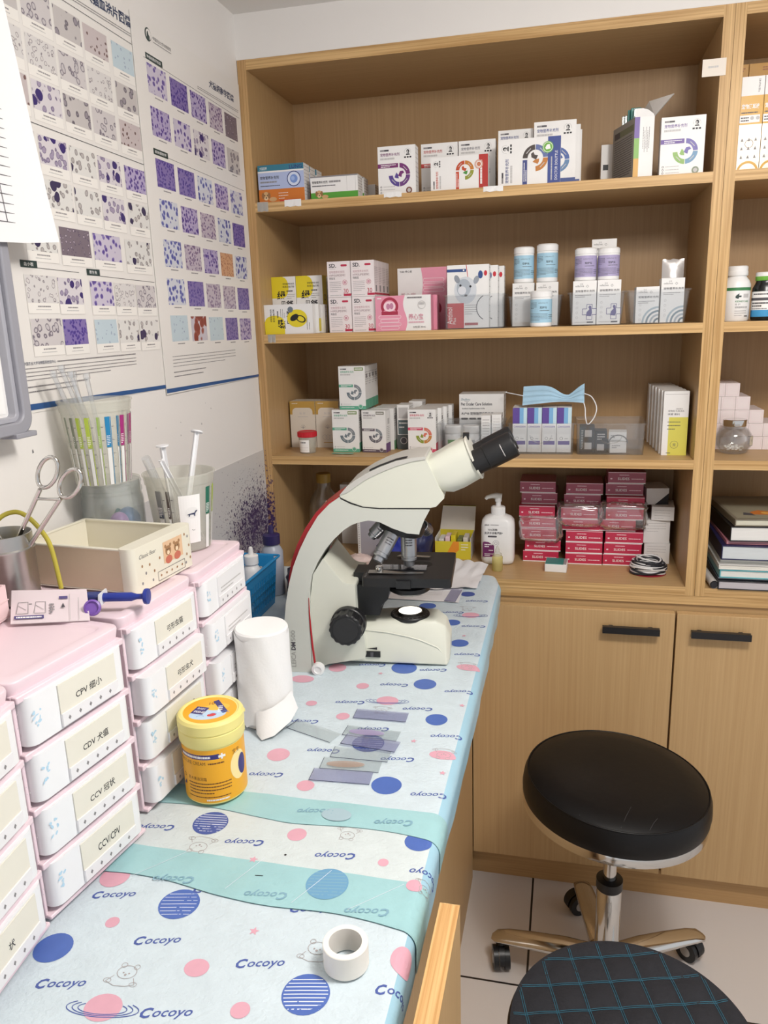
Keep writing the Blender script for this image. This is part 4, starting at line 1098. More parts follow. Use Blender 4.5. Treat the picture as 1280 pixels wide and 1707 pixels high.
carton('plus_carton', 'white carton in the bin under the blue jar farther from the picture edge', 'box', .5300, .5725, .060, .05, S2 + BT, .083, plus_front('none'), side_rows())
carton('plus_carton', 'white carton in the bin under the second blue jar, partly behind the front jar', 'box', .5765, .6190, .060, .05, S2 + BT, .083, plus_front('none'), side_rows())
def jar(label, x, y, z, r, h, lab, name='pill_jar'):
    t = thing(name, label, 'jar', (x, y, z + .0003), rz=0)
    b = MB(); b.lathe([(0, 0), (r - .002, 0), (r, .002), (r, h * .80), (r - .0012, h * .815)], WHITEPL, 40)
    a = cyl_art(b, r, 0); a.rect(-r * 2200, h * 120, r * 4400, h * 640, lab)
    a.text('osfachea ◇', -5, h * 640, 2.8, DGREY, w=19); a.text('宠护克', -2, h * 500, 4.4, INK, w=14, bold=.02); a.rows(-2, h * 440, 20, 1, DGREY, h=1.1, last=1)
    a.rows(-24, h * 660, 16, 5, DGREY, pitch=2.6, h=.8, seed=3); a.rows(-26, h * 360, 40, 6, DGREY, pitch=2.4, h=.7, seed=5); a.rows(16, h * 320, 14, 3, DGREY, pitch=3, h=1, seed=7)
    b.build('jar_body', t)
    MB().lathe([(r - .001, h * .805), (r + .0004, h * .82), (r + .0004, h - .0025), (r - .0025, h), (0, h)], WHITEPL, 40).build('jar_lid', t)
    return t
ZB = S2 + BT + .083 + .0004
jar('white jar with pale blue label on the carton nearest the dog picture bin', .5505, .085, ZB, .0198, .0690, LBL)
jar('white jar with pale blue label, taller of the two upper blue jars', .5965, .083, ZB, .0205, .0725, LBL)
jar('white jar with pale blue label standing on the shelf in front of its bin', .5880, .0218, S2, .0205, .0680, LBL)
bin_('clear_bin', 'clear bin with the lilac jars on two white cat cartons', .640, .743, .010, .125, S2, .062, .005)
carton('cat_carton', 'white carton with a purple cat and cross, nearer the blue jars', 'box', .6475, .6910, .019, .085, S2 + BT, .081, plus_front('cat'), side_rows())
carton('cat_carton', 'white carton with a purple cat and cross, nearer the arc cartons', 'box', .6925, .7355, .019, .085, S2 + BT, .081, plus_front('cat'), side_rows())
carton('cat_carton', 'tall white carton top rising behind the lilac jars', 'box', .6820, .7290, .106, .026, S2 + BT, .162, plus_front('none'), side_rows())
ZB3 = S2 + BT + .081 + .0004
jar('white jar with lilac label on the cat carton, nearer the blue jars', .6700, .055, ZB3, .0205, .0610, LVL)
jar('white jar with lilac label on the cat carton, nearer the arc cartons', .7130, .055, ZB3, .0200, .0600, LVL)
bin_('clear_bin', 'clear bin with grey arc cartons nearest the right upright', .748, .858, .010, .12, S2, .062, .006)
carton('arc_carton', 'white carton with concentric grey arcs, lower one with torn top', 'box', .7635, .8050, .020, .05, S2 + BT, .066, plus_front('arc'), side_rows())
carton('arc_carton', 'white carton with grey arcs under the silver pouch', 'box', .8080, .8490, .022, .04, S2 + BT, .080, plus_front('arc'), side_rows())
def pouch():
    mb = MB(); n = 8; F = mat('silver_pouch_foil', (196, 192, 190), 0.3, 0.5, vary=.1)
    A = []; 
    for s_ in (-1, 1):
        for i in range(n + 1):
            for j in range(n + 1):
                u = i / n * 2 - 1; v = j / n
                bulge = .008 * (1 - u * u) * (1 - v) ** .6 + .0008 + .0006 * math.sin(i * 2.3 + j * 1.7)
                A.append((u * .0195, s_ * bulge, v * .034 + .0012 * math.sin(i * 1.9) * (j == n)))
    k = (n + 1) ** 2
    fs = []
    for i in range(n):
        for j in range(n):
            q = (i * (n + 1) + j, (i + 1) * (n + 1) + j, (i + 1) * (n + 1) + j + 1, i * (n + 1) + j + 1)
            fs += [q, tuple(k + t for t in reversed(q))]
    mb.add(A, fs, F, True)
    tag(mb.build('foil_pouch', loc=(.829, .042, S2 + BT + .0806), rot=(-.06, 0, 0)), 'silver foil pouch on top of the arc carton next to the upright', 'pouch')
pouch()
# right bookcase, second shelf
def kidney_bottle():
    t = thing('supplement_bottle', 'white supplement bottle with green stripe beside the right upright', 'bottle', (.9450, .055, S2 + .0003))
    b = MB(); r = .0245
    b.lathe([(0, 0), (r - .002, 0), (r, .003), (r, .066), (r - .003, .073), (.0165, .0795), (.0165, .083)], WHITEPL, 40)
    a = cyl_art(b, r, 0, face=-PI / 2 - .2); G = colmat((62, 128, 78))
    a.rect(-38, 55, 76, 5.4, G); a.poly([(2, 47), (6, 50), (6, 46), (10, 46), (10, 43), (6, 43), (5, 40), (0, 42), (0, 45)], PGREEN); a.rect(14, 42, 12, 7, LGREY)
    a.text('KIDNEYCARE', 0, 34, 3.2, G, w=26, bold=.02); a.text('肾 护', 0, 28.5, 3.6, MGREY, w=9); a.text('宠物营养补充剂', 0, 23, 3.6, DGREY, w=24); a.rows(0, 18, 22, 3, MGREY, pitch=4, h=.9, seed=2); a.rows(-34, 40, 16, 8, MGREY, pitch=3.6, h=.8, seed=3); a.rows(18, 8, 8, 1, INK, h=2, last=1)
    b.build('bottle_body', t)
    MB().lathe([(.0178, .0815), (.0185, .083), (.0185, .089), (.0178, .0895), (.0178, .0975), (.016, .0992), (0, .0992)], WHITEPL, 36).build('cap', t)
kidney_bottle()
def black_bottle():
    t = thing('supplement_bottle', 'black supplement bottle with green and white cap at the picture edge', 'bottle', (.9955, .055, S2 + .0003))
    b = MB(); r = .0225
    b.lathe([(0, 0), (r - .002, 0), (r, .003), (r, .058), (r - .004, .066), (.017, .07), (.017, .073)], mat('black_bottle_plastic', (22, 24, 26), 0.25, vary=0), 40)
    a = cyl_art(b, r, 0, face=-PI / 2 - .35); a.rect(-30, 7, 60, 45, PRWHITE); a.rect(-30, 7, 60, 12, colmat((64, 150, 206))); a.rect(-30, 36, 60, 5, DGREY); a.rows(-20, 46, 30, 1, DGREY, h=2.6, last=1); a.rows(-22, 30, 34, 2, INK, pitch=5, h=2.6, seed=4); a.rows(-22, 20.5, 30, 1, MGREY, h=1.6, last=1)
    b.build('bottle_body', t)
    c = MB(); c.lathe([(.0178, .0715), (.0186, .073), (.0186, .079)], mat('green_cap', (112, 176, 66), 0.4), 36); c.lathe([(.0186, .079), (.0186, .085), (.017, .0865), (0, .0865)], WHITEPL, 36); c.build('cap', t)
black_bottle()
def smooth(P, m=6):
    out = []
    for i in range(len(P) - 1):
        p0 = Vector(P[max(0, i - 1)]); p1 = Vector(P[i]); p2 = Vector(P[i + 1]); p3 = Vector(P[min(len(P) - 1, i + 2)])
        for q in range(m):
            s = q / m
            out.append(.5 * ((2 * p1) + (p2 - p0) * s + (2 * p0 - 5 * p1 + 4 * p2 - p3) * s * s + (3 * p1 - p0 - 3 * p2 + p3) * s ** 3))
    out.append(Vector(P[-1])); return out
# ================================================================ third shelf
S3 = Z3
GLD = mat('old_gold_print', (190, 152, 74), 0.4, vary=0.05); PALE = mat('pale_carton', (222, 214, 202), 0.45)
def gold_front(a, W, H):
    a.rect(0, H - 30, W, 30, GLD); a.poly([(6 + x, H - 55 + y) for x, y in rrect(W - 12, 40, 9, 5, (W - 12) / 2, 20)], PALE); a.rect(6, 14, W - 12, H - 60, PALE)
    a.text('肽 保', W / 2, H - 30, 5, LGREY, w=14, anchor='c'); a.rows(W * .3, H - 36, W * .4, 1, LGREY, h=1.4, last=1); a.rows(5, H - 6, 14, 1, PALE, h=2, last=1)
    for k in range(5): a.line((W * .5, H - 62), (W * .5 + 7 * math.cos(.5 + k * .55), H - 62 + 9 * math.sin(.5 + k * .55)), .6, MGREY)
    for k in range(3): a.ring(W * (.36 + .14 * k), 24, 5, 5.8, 0, 360, LGREY)
    a.rows(W * .3, 11, W * .4, 1, GLD, h=1.6, last=1)
carton('gold_supplement_box', 'pale box with gold top, behind the red-capped sample cup', 'box', .0240, .0840, .1160, .05, S3, .106, gold_front, side_rows(), m=PALE)
carton('gold_supplement_box', 'pale box with gold top, second from the corner, partly behind the teal boxes', 'box', .0855, .1400, .1160, .05, S3, .106, gold_front, side_rows(), m=PALE)
def sample_cup():
    t = thing('sample_cup', 'clear sample cup with red lid at the corner of the third shelf', 'cup', (.0860, .048, S3 + .0003))
    b = MB(); b.lathe([(0, 0), (.0165, 0), (.0175, .002), (.0195, .036)], MILKY, 32); b.lathe([(.0186, .036), (.0168, .003), (0, .003)], MILKY, 32)
    a = cyl_art(b, .0176, 0, face=-PI / 2 - .25, taper=.055); a.rect(-12, 3, 25, 27, PRWHITE); a.rows(-6, 23, 12, 1, DGREY, h=3, last=1); 
    for k in range(2): a.rect(-11, 8 + 5 * k, 22, .5, LGREY)
    b.build('cup_body', t)
    r = mat('red_lid', (196, 30, 44), 0.4); l = MB(); l.lathe([(.0200, .0355), (.0212, .0362), (.0212, .0465), (.020, .0475), (.018, .0462), (0, .0462)], r, 40)
    for k in range(36):
        c = 2 * PI * k / 36; l.box(-.0004 + .0212 * math.cos(c), -.0004 + .0212 * math.sin(c), .037, .0004 + .0212 * math.cos(c), .0004 + .0212 * math.sin(c), .046, r)
    l.build('cup_lid', t)
sample_cup()
TL = (96, 168, 140); TG = (128, 134, 140)
def teal_front(low, ring, gold=True):
    base = dr_front(low, ring, low=low, icons=True)
    def f(a, W, H):
        base(a, W, H)
        s = W / 74.0; a.rect(W * .58, H - 24 * s, W * .42, 24 * s, WHITE); a.rect(W * .60, H - 12 * s, W * .34, 8.5 * s, colmat((128, 150, 96) if gold else (130, 128, 116))); a.rows(W * .62, H - 9 * s, W * .28, 1, PRWHITE, h=2.6 * s, last=1)
    return f
teal = teal_front(TL, (TG, (120, 130, 138), (110, 122, 130)))
def low_side(c):
    def f(a, W, H): a.rect(0, 0, W, H * .22, colmat(c)); a.rows(3, H * .85, W - 6, 6, MGREY, pitch=5, h=1, seed=2); a.rect(W * .3, H * .72, W * .4, 9, MGREY)
    return f
for k in range(4):
    carton('teal_supplement_box', ['white box with teal foot and grey ring, lower front of the teal pile', 'teal footed box, second in the lower row behind the front teal box', 'teal footed box, third in the lower row of the teal pile', 'teal footed box, rearmost of the lower row of the teal pile'][k], 'box', .1415 + .0025 * k, .2015 + .0025 * k, .0590 + .0285 * k, .0280, S3, .0925, teal if k == 0 else None, low_side(TL), group='teal footed boxes')
for k in range(4):
    carton('teal_supplement_box', ['white box with teal foot and grey ring, on top of the teal pile', 'teal footed box second in the top row of the teal pile', 'teal footed box third in the top row of the teal pile', 'teal footed box rearmost in the top row of the teal pile'][k], 'box', .1590, .2180, .0640 + .0285 * k, .0280, S3 + .0930, .0925, teal if k == 0 else None, low_side(TL), group='teal footed boxes')
brown = teal_front((98, 84, 96), (TG, (110, 106, 114), (100, 98, 106)), False)
def brown_side(a, W, H): a.rect(0, 0, W, H * .22, colmat((112, 78, 130))); a.rect(W * .45, H * .66, W * .4, W * .42, LGREY); a.rows(W * .3, H * .6, W * .5, 8, MGREY, pitch=4, h=1, seed=5)
carton('brown_supplement_box', 'white box with brown foot, turned a little, next to the front teal box', 'box', .2085, .2630, .0560, .030, S3, .0915, brown, brown_side, rz=-.10)
for k in range(3):
    carton('brown_supplement_box', ['teal edged box right behind the brown footed box', 'teal edged box third behind the brown footed box', 'teal edged box rearmost behind the brown footed box'][k], 'box', .2215 + .003 * k, .2720 + .003 * k, .0935 + .0285 * k, .0275, S3, .0915, None, low_side((120, 170, 128)))
def dark_front(a, W, H):
    a.rect(3, H * .70, W - 6, H * .24, LGREY); a.rect(2, H * .34, W - 4, H * .32, colmat((96, 112, 114))); a.rows(4, H * .58, W - 8, 2, PRWHITE, pitch=9, h=2.6, seed=2); a.rect(0, 0, W, H * .33, colmat((86, 92, 92))); a.disc(W * .5, H * .2, 8, LGREY); a.disc(W * .5, H * .2, 6.4, DGREY)
carton('grey_supplement_box', 'narrow dark grey box between the brown footed and red footed boxes', 'box', .2790, .3060, .0990, .045, S3, .0985, dark_front, side_rows())
carton('grey_supplement_box', 'white box top behind the narrow dark grey box', 'box', .2960, .3260, .1480, .045, S3, .1010, None, side_rows())
redb = dr_front((206, 76, 104), ((214, 116, 96), (196, 132, 60), (138, 150, 52)), low=(206, 76, 104))
for k in range(4):
    carton('red_supplement_box', ['white box with red foot and orange to green ring, front of its row', 'white box edge second behind the red footed box', 'white box edge third behind the red footed box', 'white box edge rearmost behind the red footed box'][k], 'box', .3105 + .0075 * k, .3710 + .0075 * k, .0600 + .0285 * k, .0275, S3, .0925, redb if k == 0 else None, low_side((206, 76, 104)))
def leaflet():
    mb = MB(); G = mat('green_leaflet', (130, 168, 140), .4, vary=.2, vscale=60)
    pts = [(i * .008, j * .008) for i in range(7) for j in range(3)]
    fs = [(i * 3 + j, (i + 1) * 3 + j, (i + 1) * 3 + j + 1, i * 3 + j + 1) for i in range(6) for j in range(2)]
    mb.add([(x, y, .0008 + .0012 * abs(math.sin(x * 140 + y * 90))) for x, y in pts], fs, G, True)
    tag(mb.build('leaflet', loc=(.146, .026, S3)), 'small crumpled green wrapper lying before the front teal box', 'wrapper')
leaflet()
def ocular_front(a, W, H):
    TQ = colmat((58, 108, 128))
    a.text('Shulbou', 4, H - 14, 5, TQ, w=20, shear=.2); a.rows(12, H - 16.5, 9, 1, MGREY, h=1, last=1)
    a.text('Pet Ocular Care Solution', 4, H - 25, 6.4, DGREY, w=68, bold=.03); a.text('Sodium hyaluronate 0.3%', 6, H - 34, 4, DGREY, w=50, bold=.02)
    a.text('木户® 宠物硅尿盐酸感护理液', 4, H - 46, 6.6, DGREY, w=W - 12, bold=.02)
    for k in range(3): a.poly([(4 + k * 18 + x, H - 54 + y) for x, y in rrect(15, 4.2, 1.8, 4, 7.5, 0)], DGREY)
carton('eye_care_box', 'large white eye care box lettered in English, behind the clear bin', 'box', .4100, .5075, .1450, .06, S3, .1160, ocular_front, side_rows())
bin_('clear_bin', 'clear bin with small white bottles behind the microscope eyepieces', .3790, .5130, .0560, .085, S3, .0640, .002, handle=True)
def small_bottle(label, x, y, col):
    t = thing('small_bottle', label, 'bottle', (x, y, S3 + BT + .0004))
    b = MB(); b.lathe([(0, 0), (.0165, 0), (.0175, .002), (.0175, .034), (.015, .038)], WHITEPL, 28); cyl_art(b, .0175).rect(-10, 4, 20, 20, colmat(col)); b.build('bottle_body', t)
    MB().lathe([(.0175, .0375), (.0178, .039), (.0178, .0515), (.0165, .053), (0, .053)], WHITEPL, 28).build('bottle_cap', t)
small_bottle('small white bottle with green patch at the near end of the bottle bin', .4040, .088, (104, 160, 92))
small_bottle('small white bottle with grey patch in the bottle bin, next to the film packs', .4430, .088, (176, 180, 184))
carton('film_pack', 'white film wrapped pack standing in the bottle bin, nearer the bottles', 'pack', .4660, .4860, .074, .04, S3 + BT, .076, lambda a, W, H: a.rows(3, H - 10, W - 6, 9, MGREY, pitch=6, h=1.1, seed=4), side_rows())
carton('film_pack', 'white film wrapped pack in the bottle bin, nearer the purple striped boxes', 'pack', .4880, .5080, .074, .04, S3 + BT, .078, lambda a, W, H: a.rows(3, H - 10, W - 6, 9, LGREY, pitch=6, h=1.1, seed=5), side_rows())
bin_('clear_bin', 'clear bin holding the four purple striped boxes', .5240, .6580, .0480, .110, S3, .0650, .002, handle=True)
VIO = colmat((96, 72, 150)); SKY_ = colmat((124, 176, 218)); PSK = colmat((196, 222, 232))
def stripe_front(a, W, H):
    a.rect(0, H - 33, W * .48, 33, VIO); a.rect(W * .48, H - 33, W * .28, 33, SKY_); a.rect(W * .76, H - 33, W * .24, 33, PSK)
    a.text('CANOSAN', 2, H - 41, 4.2, VIO, w=W - 5, bold=.02); a.rect(3, 12, W - 6, 26, PRWHITE); a.ring(W * .32, 29, 2.6, 3.2, 0, 360, DGREY, n=12); a.rows(W * .55, 28, 7, 1, MGREY, h=1, last=1); a.rect(3, 16, W - 6, 8, VIO)
for k in range(4):
    carton('striped_box', 'purple and blue striped box, ' + ['nearest the eyepieces, in the clear bin', 'second from the eyepieces in the clear bin', 'third from the eyepieces in the clear bin', 'farthest from the eyepieces, next to the charger bin'][k], 'box', .5325 + .0300 * k, .5617 + .0300 * k, .066, .060, S3 + BT, .0925, stripe_front, side_rows(), group='purple striped boxes in the clear bin')
bin_('clear_bin', 'clear bin with small black and white boxes below the blue mask', .6620, .7960, .0500, .115, S3, .0640, .002, handle=True)
BB = mat('black_carton', (30, 30, 34), .4, vary=0)
carton('black_small_box', 'small black box with white patches in the low bin, nearest the striped boxes', 'box', .6690, .6985, .070, .05, S3 + BT, .052, lambda a, W, H: (a.rect(10, H - 20, 14, 14, LGREY), a.rect(10, 6, 14, 14, LGREY), a.rows(3, H - 8, 4, 12, LGREY, pitch=3.4, h=1.6)), m=BB, sm=BB)
carton('black_small_box', 'small black and white box in the low bin, next to the pale box', 'box', .7000, .7230, .070, .04, S3 + BT, .044, lambda a, W, H: (a.rect(4, 4, 14, 13, LGREY), a.rows(4, H - 8, W - 8, 3, LGREY, pitch=5, h=2.4)), m=BB, sm=BB)
carton('pale_small_box', 'small white box lying in the low bin under a grey loop', 'box', .7290, .7620, .066, .05, S3 + BT, .022, lambda a, W, H: a.rows(4, H - 8, W * .5, 2, MGREY, pitch=4, h=1.4), rz=.12)
carton('pale_small_box', 'upper small pale box resting in the low bin', 'box', .7270, .7620, .080, .04, S3 + BT + .0224, .018, lambda a, W, H: a.rows(4, H - 8, W * .4, 2, DGREY, pitch=4, h=1.2), rz=-.06)
def cable_loop():
    mb = MB(); pts = [(.745 + .018 * math.cos(a) * 1.0, .062, S3 + BT + .021 + .016 * math.sin(a)) for a in [PI * .02 + PI * 1.0 * k / 12 for k in range(13)]]
    mb.tube(pts, .0012, mat('grey_lead', (120, 118, 118), .4), 8)
    tag(mb.build('cable_loop'), 'grey cable loop arched over the small white box in the low bin', 'cable')
cable_loop()
def mask():
    t = thing('face_mask', 'pale blue surgical mask lying across the striped boxes', 'mask', (.612, .096, S3 + BT + .0862))
    M1 = mat('blue_mask_fabric', (168, 204, 228), .7, vary=.06, vscale=60, bump=.2, bscale=300); M2 = mat('white_mask_lining', (226, 232, 238), .7)
    n, k = 24, 12; A = []
    for i in range(n + 1):
        for j in range(k + 1):
            u = i / n; v = j / k
            pleat = .0022 * math.sin(v * 21) * (1 - abs(2 * u - 1) * .4)
            wd = .036 * (1 - .55 * math.exp(-((u - .62) / .22) ** 2)) 
            hz = .034 * (1 - .62 * math.exp(-((u - .72) / .20) ** 2)) * (1 - .25 * u); tw = .9 * (u - .3); A.append((-.060 + .124 * u, (v - .5) * wd * 1.1 * math.cos(tw) - .012, .012 + .006 * math.sin(2.4 * u) + hz * v + .012 * max(0, u - .75) * 4 * v + pleat))
    fs = [(i * (k + 1) + j, (i + 1) * (k + 1) + j, (i + 1) * (k + 1) + j + 1, i * (k + 1) + j + 1) for i in range(n) for j in range(k)]
    mb = MB(); mb.add(A, fs, M1, True); mb.add([(x, y + .0006, z - .0006) for x, y, z in A], [tuple(reversed(f)) for f in fs], M2, True); mb.build('mask_panel', t)
    W = mat('white_elastic', (236, 236, 238), .7)
    lp = [(.064, -.022, .034), (.078, -.030, .028), (.088, -.036, .008), (.084, -.040, -.012), (.072, -.042, -.026), (.067, -.040, -.012), (.066, -.034, .004), (.063, -.028, .016)]
    MB().tube(smooth(lp), .0011, W, 6).build('ear_loop', t)
    MB().tube(smooth([(-.060, -.016, .030), (-.080, .004, .032), (-.098, .02, .034), (-.096, .024, .0345)]), .0011, W, 6).build('ear_loop', t)
mask()
YG = mat('lime_panel', (214, 206, 92), .45, vary=.02)
def yellow_front(a, W, H):
    a.rect(W * .24, 0, W * .76, H * .60, YG); a.rect(3, H - 6, W - 6, .5, MGREY)
    a.rows(W * .5, H * .72, 12, 1, LGREY, h=2.4, last=1); a.text('宠物用 外用消炎', 9, H * .68, 4, DGREY, w=30); a.text('喷雾 敷料', 9, H * .63, 4, DGREY, w=22)
    a.rows(9, H * .52, 24, 3, DGREY, pitch=7, h=1.4, seed=6); a.ring(W * .5, H * .17, 7, 7.6, 0, 360, DGREY); a.text('宠', W * .5, H * .145, 6, DGREY, anchor='c'); a.rows(9, 4, 8, 1, DGREY, h=1.8, last=1)
for k in range(11):
    carton('spray_box', 'white and lime spray box, %s from the front of its row by the upright' % _ord[k] if k else 'white and lime spray box, front of the row beside the right upright', 'box', .8275 - .0012 * k - .0016 * (k % 2), .8745 - .0012 * k - .0016 * (k % 2), .0520 + .0183 * k, .0178, S3, .1270, yellow_front if k == 0 else None, side_rows(MGREY, 6), group='row of spray boxes')
# right bookcase, third shelf: pile of small square cartons, seen end on, and a round glass jar
PINKED = mat('pinkish_carton', (234, 222, 222), .45)
def cube_front(a, W, H): a.path([(3, 3), (W - 3, 3), (W - 3, H - 3), (3, H - 3)], .35, colmat((222, 196, 200)), closed=True)
rows5 = [(4, 2, .0), (3, 3, -.002), (2, 4, -.002), (1, 5, -.001), (0, 5, .0)]
rown = ['bottom', 'second', 'third', 'fourth', 'top']
for lev, cnt, off in rows5:
    for k in range(cnt):
        x = .9220 + off + .0272 * k + (.004 if lev == 4 else 0)
        carton('cube_carton', 'small white square carton, %s from the upright in the %s row of the pile' % (['first', 'second', 'third', 'fourth', 'fifth'][k], rown[lev]), 'box', x, x + .0268, .130, .09, S3 + .0270 * lev, .0266, cube_front, None, m=PINKED, group='pile of small square cartons')
def round_jar():
    t = thing('glass_jar', 'round glass jar with chrome lid and a few white tablets', 'jar', (.9680, .090, S3 + .0003))
    b = MB(); b.lathe([(0, 0), (.020, 0), (.0255, .003), (.0325, .014), (.0345, .026), (.0325, .038), (.026, .048), (.0215, .051), (.0215, .056)], GLASS, 40)
    b.lathe([(.0205, .056), (.0205, .050), (.025, .046), (.0312, .037), (.033, .026), (.031, .015), (.024, .0055), (0, .004)], GLASS, 40)
    b.build('jar_body', t)
    a_ = MB(); a = cyl_art(a_, .0350, 0, face=-.62); a.poly([(x, y) for x, y in rrect(15, 20, 3, 4, 0, 27)], DGREY); a.poly([(x, y) for x, y in rrect(13.6, 18.6, 2.6, 4, 0, 27)], mat('kraft_label', (206, 196, 176), .6)); a.text('药棉', 0, 24, 6, DGREY, w=10, anchor='c'); a_.build('jar_label', t)
    MB().lathe([(.0222, .0545), (.0226, .0555), (.0226, .0665), (.0215, .0675), (0, .0675)], CHROME, 40).build('jar_lid', t)
    rnd = random.Random(3); p = MB()
    for k in range(26):
        q = rnd.uniform(0, 2 * PI); r = .018 * math.sqrt(rnd.random()); p.sphere((r * math.cos(q), r * math.sin(q), .0075 + rnd.random() * .006), .0034, PRWHITE, 8, sz=.55)
    o = p.build('tablets', loc=(.9680, .090, S3 + .0004)); o['kind'] = 'stuff'; tag(o, 'heap of white tablets inside the round glass jar', 'tablets')
round_jar()

# ================================================================ niche above the base cabinet
SN = ZN
SLR = mat('slide_carton_red', (192, 46, 78), .4, vary=.05); SLD = mat('slide_carton_dark', (150, 34, 62), .4)
def slide_front(a, W, H):
    a.rect(0, 0, W, 2.0, PRWHITE); a.rect(0, H - 1.2, W, 1.2, PKL)
    a.text('SLIDES', W * .26, H * .32, 5.4, PRWHITE, w=24, bold=.012); a.rows(W * .30, H * .72, 20, 1, PKL, h=1.6, last=1); a.rows(W * .62, H * .38, W * .32, 1, PKL, h=1.8, last=1); a.rect(W * .06, H * .36, 4, 3, PKL)
stk = [('the stack nearest the pump bottle', .5540, 7, .130, (0, .004, -.006, -.008, -.010, -.006, -.010)), ('the middle stack', .6470, 7, .122, (0, 0, 0, -.008, -.012, -.006, -.002)), ('the stack nearest the white packs', .7270, 8, .124, (0, .002, .004, -.012, .003, .004, .002, .006))]
for nm, x, cnt, y, offs in stk:
    for k in range(cnt):
        pale = (k >= cnt - 2)  # top two boxes: greyish red, the shade up there put into their colour
        carton('slide_box', 'red slide box, %s of %s' % (['lowest', 'second from bottom', 'third from bottom', 'fourth from bottom', 'fifth from bottom', 'sixth from bottom', 'seventh from bottom', 'topmost'][k], nm), 'box', x + offs[k], x + offs[k] + .0780, y + (.006 if k > 2 else 0) + (.02 if pale else 0), .085, SN + .0254 * k, .0250, slide_front, lambda a, W, H: a.rect(0, 0, W, 2, PRWHITE), m=SLR if not pale else mat('slide_carton_shaded', (168, 84, 104), .4), sm=SLD, group='red slide boxes')
def crumple(name, label, c, sx, sy, sz, seed):
    mb = MB(); n, k = 40, 20; rings = []
    for i in range(1, k):
        th = PI * i / k; R = []
        for j in range(n):
            ph = 2 * PI * j / n
            d = Vector((math.sin(th) * math.cos(ph), math.sin(th) * math.sin(ph), math.cos(th)))
            q = Vector([math.copysign(abs(t) ** .45, t) for t in d])
            w = 1 + .12 * noise.noise(d * 4.2 + Vector((seed, 0, 0))) + .07 * noise.noise(d * 11 + Vector((0, seed, 0)))
            R.append((q.x * sx * w, q.y * sy * w, q.z * sz * w))
        rings.append(R)
    mb.loft(rings, WRAP, True, False, False)
    return tag(mb.build(name, loc=c), label, 'wrap')
crumple('plastic_wrap', 'crinkled clear film round the slide boxes of the stack nearest the pump bottle', (.592, .140, SN + .078), .048, .0275, .030, 2)
crumple('plastic_wrap', 'crinkled clear film round the upper slide boxes of the middle stack', (.676, .140, SN + .112), .049, .0275, .026, 5)
crumple('plastic_wrap', 'crinkled clear film round the slide boxes of the stack by the white packs', (.766, .142, SN + .112), .051, .030, .031, 9)
def pump_bottle():
    t = thing('pump_bottle', 'white disinfectant pump bottle with purple corner label', 'bottle', (.4990, .1180, SN + .0003))
    b = MB(); rings = []
    for z, w, d, r in ((0, .062, .038, .012), (.002, .070, .046, .015), (.010, .0735, .049, .016), (.085, .0735, .049, .016), (.098, .070, .047, .016), (.106, .058, .038, .016), (.110, .040, .030, .0148), (.112, .028, .028, .0139)):
        rings.append([(u, v, z) for u, v in rrect(w, d, r, 6)])
    b.loft(rings, WHITEPL, True, True, True)
    a = Art(b, (-.0367, -.02465, .0), (1, 0, 0), (0, 0, 1), k0=.1); P = colmat((108, 36, 92))
    a.text('3M365', 9, 90, 2.6, DGREY, w=10, bold=.02); a.rows(22, 91, 20, 1, MGREY, h=1.2, last=.9); a.text('75%酒精', 16, 78, 5, DGREY, w=21, bold=.01); a.text('免洗手消毒凝胶*', 9, 70, 5.6, DGREY, w=40, bold=.015); a.poly([(26 + x, 65 + y) for x, y in rrect(20, 3.6, 1.6, 4)], DGREY)
    a.poly([(5, 18), (5, 50), (7, 53), (18, 52), (24, 48), (30, 44), (31, 18)], P); a.rows(9, 45, 16, 2, PRWHITE, pitch=4.6, h=2.4, seed=3); a.rows(9, 24, 20, 2, PRWHITE, pitch=3.4, h=1.4, seed=5); a.rows(18, 32, 10, 1, PRWHITE, h=2, last=1)
    a.ring(34, 50, 6, 6.6, -60, 240, MGREY); a.ring(34, 50, 2.6, 3.2, 0, 360, MGREY)
    b.build('bottle_body', t)
    c = MB(); c.lathe([(.0150, .111), (.0150, .127), (.0135, .129), (.006, .130), (.0055, .139), (.0075, .140), (.0075, .148), (.006, .150), (0, .150)], WHITEPL, 28)
    for k in range(28):
        q = 2 * PI * k / 28; c.box(.015 * math.cos(q) - .0004, .015 * math.sin(q) - .0004, .112, .015 * math.cos(q) + .0004, .015 * math.sin(q) + .0004, .127, WHITEPL)
    c.build('collar', t)
    h = MB(); h.tube([(.008, .0, .151), (-.004, -.001, .1525), (-.014, -.004, .1525), (-.024, -.008, .150), (-.027, -.009, .146)], [.0065, .0068, .0052, .0042, .0036], mat('translucent_nozzle', (214, 212, 206), .3), 14); h.build('pump_spout', t)
pump_bottle()
def vial():
    t = thing('dropper_vial', 'small translucent yellowish dropper vial in front of the pump bottle', 'vial', (.5030, .0560, SN + .0003))
    b = MB(); b.lathe([(0, 0), (.0105, 0), (.0115, .0015), (.0115, .031), (.0095, .0335)], clear('amber_liquid', (244, 238, 196), .08, .15, .45, (222, 212, 150)), 26); b.build('vial_body', t)
    MB().lathe([(.0098, .0335), (.0092, .038), (.0055, .0405), (.0046, .047), (.0018, .0545), (0, .055)], MILKY, 24).build('dropper_tip', t)
vial()
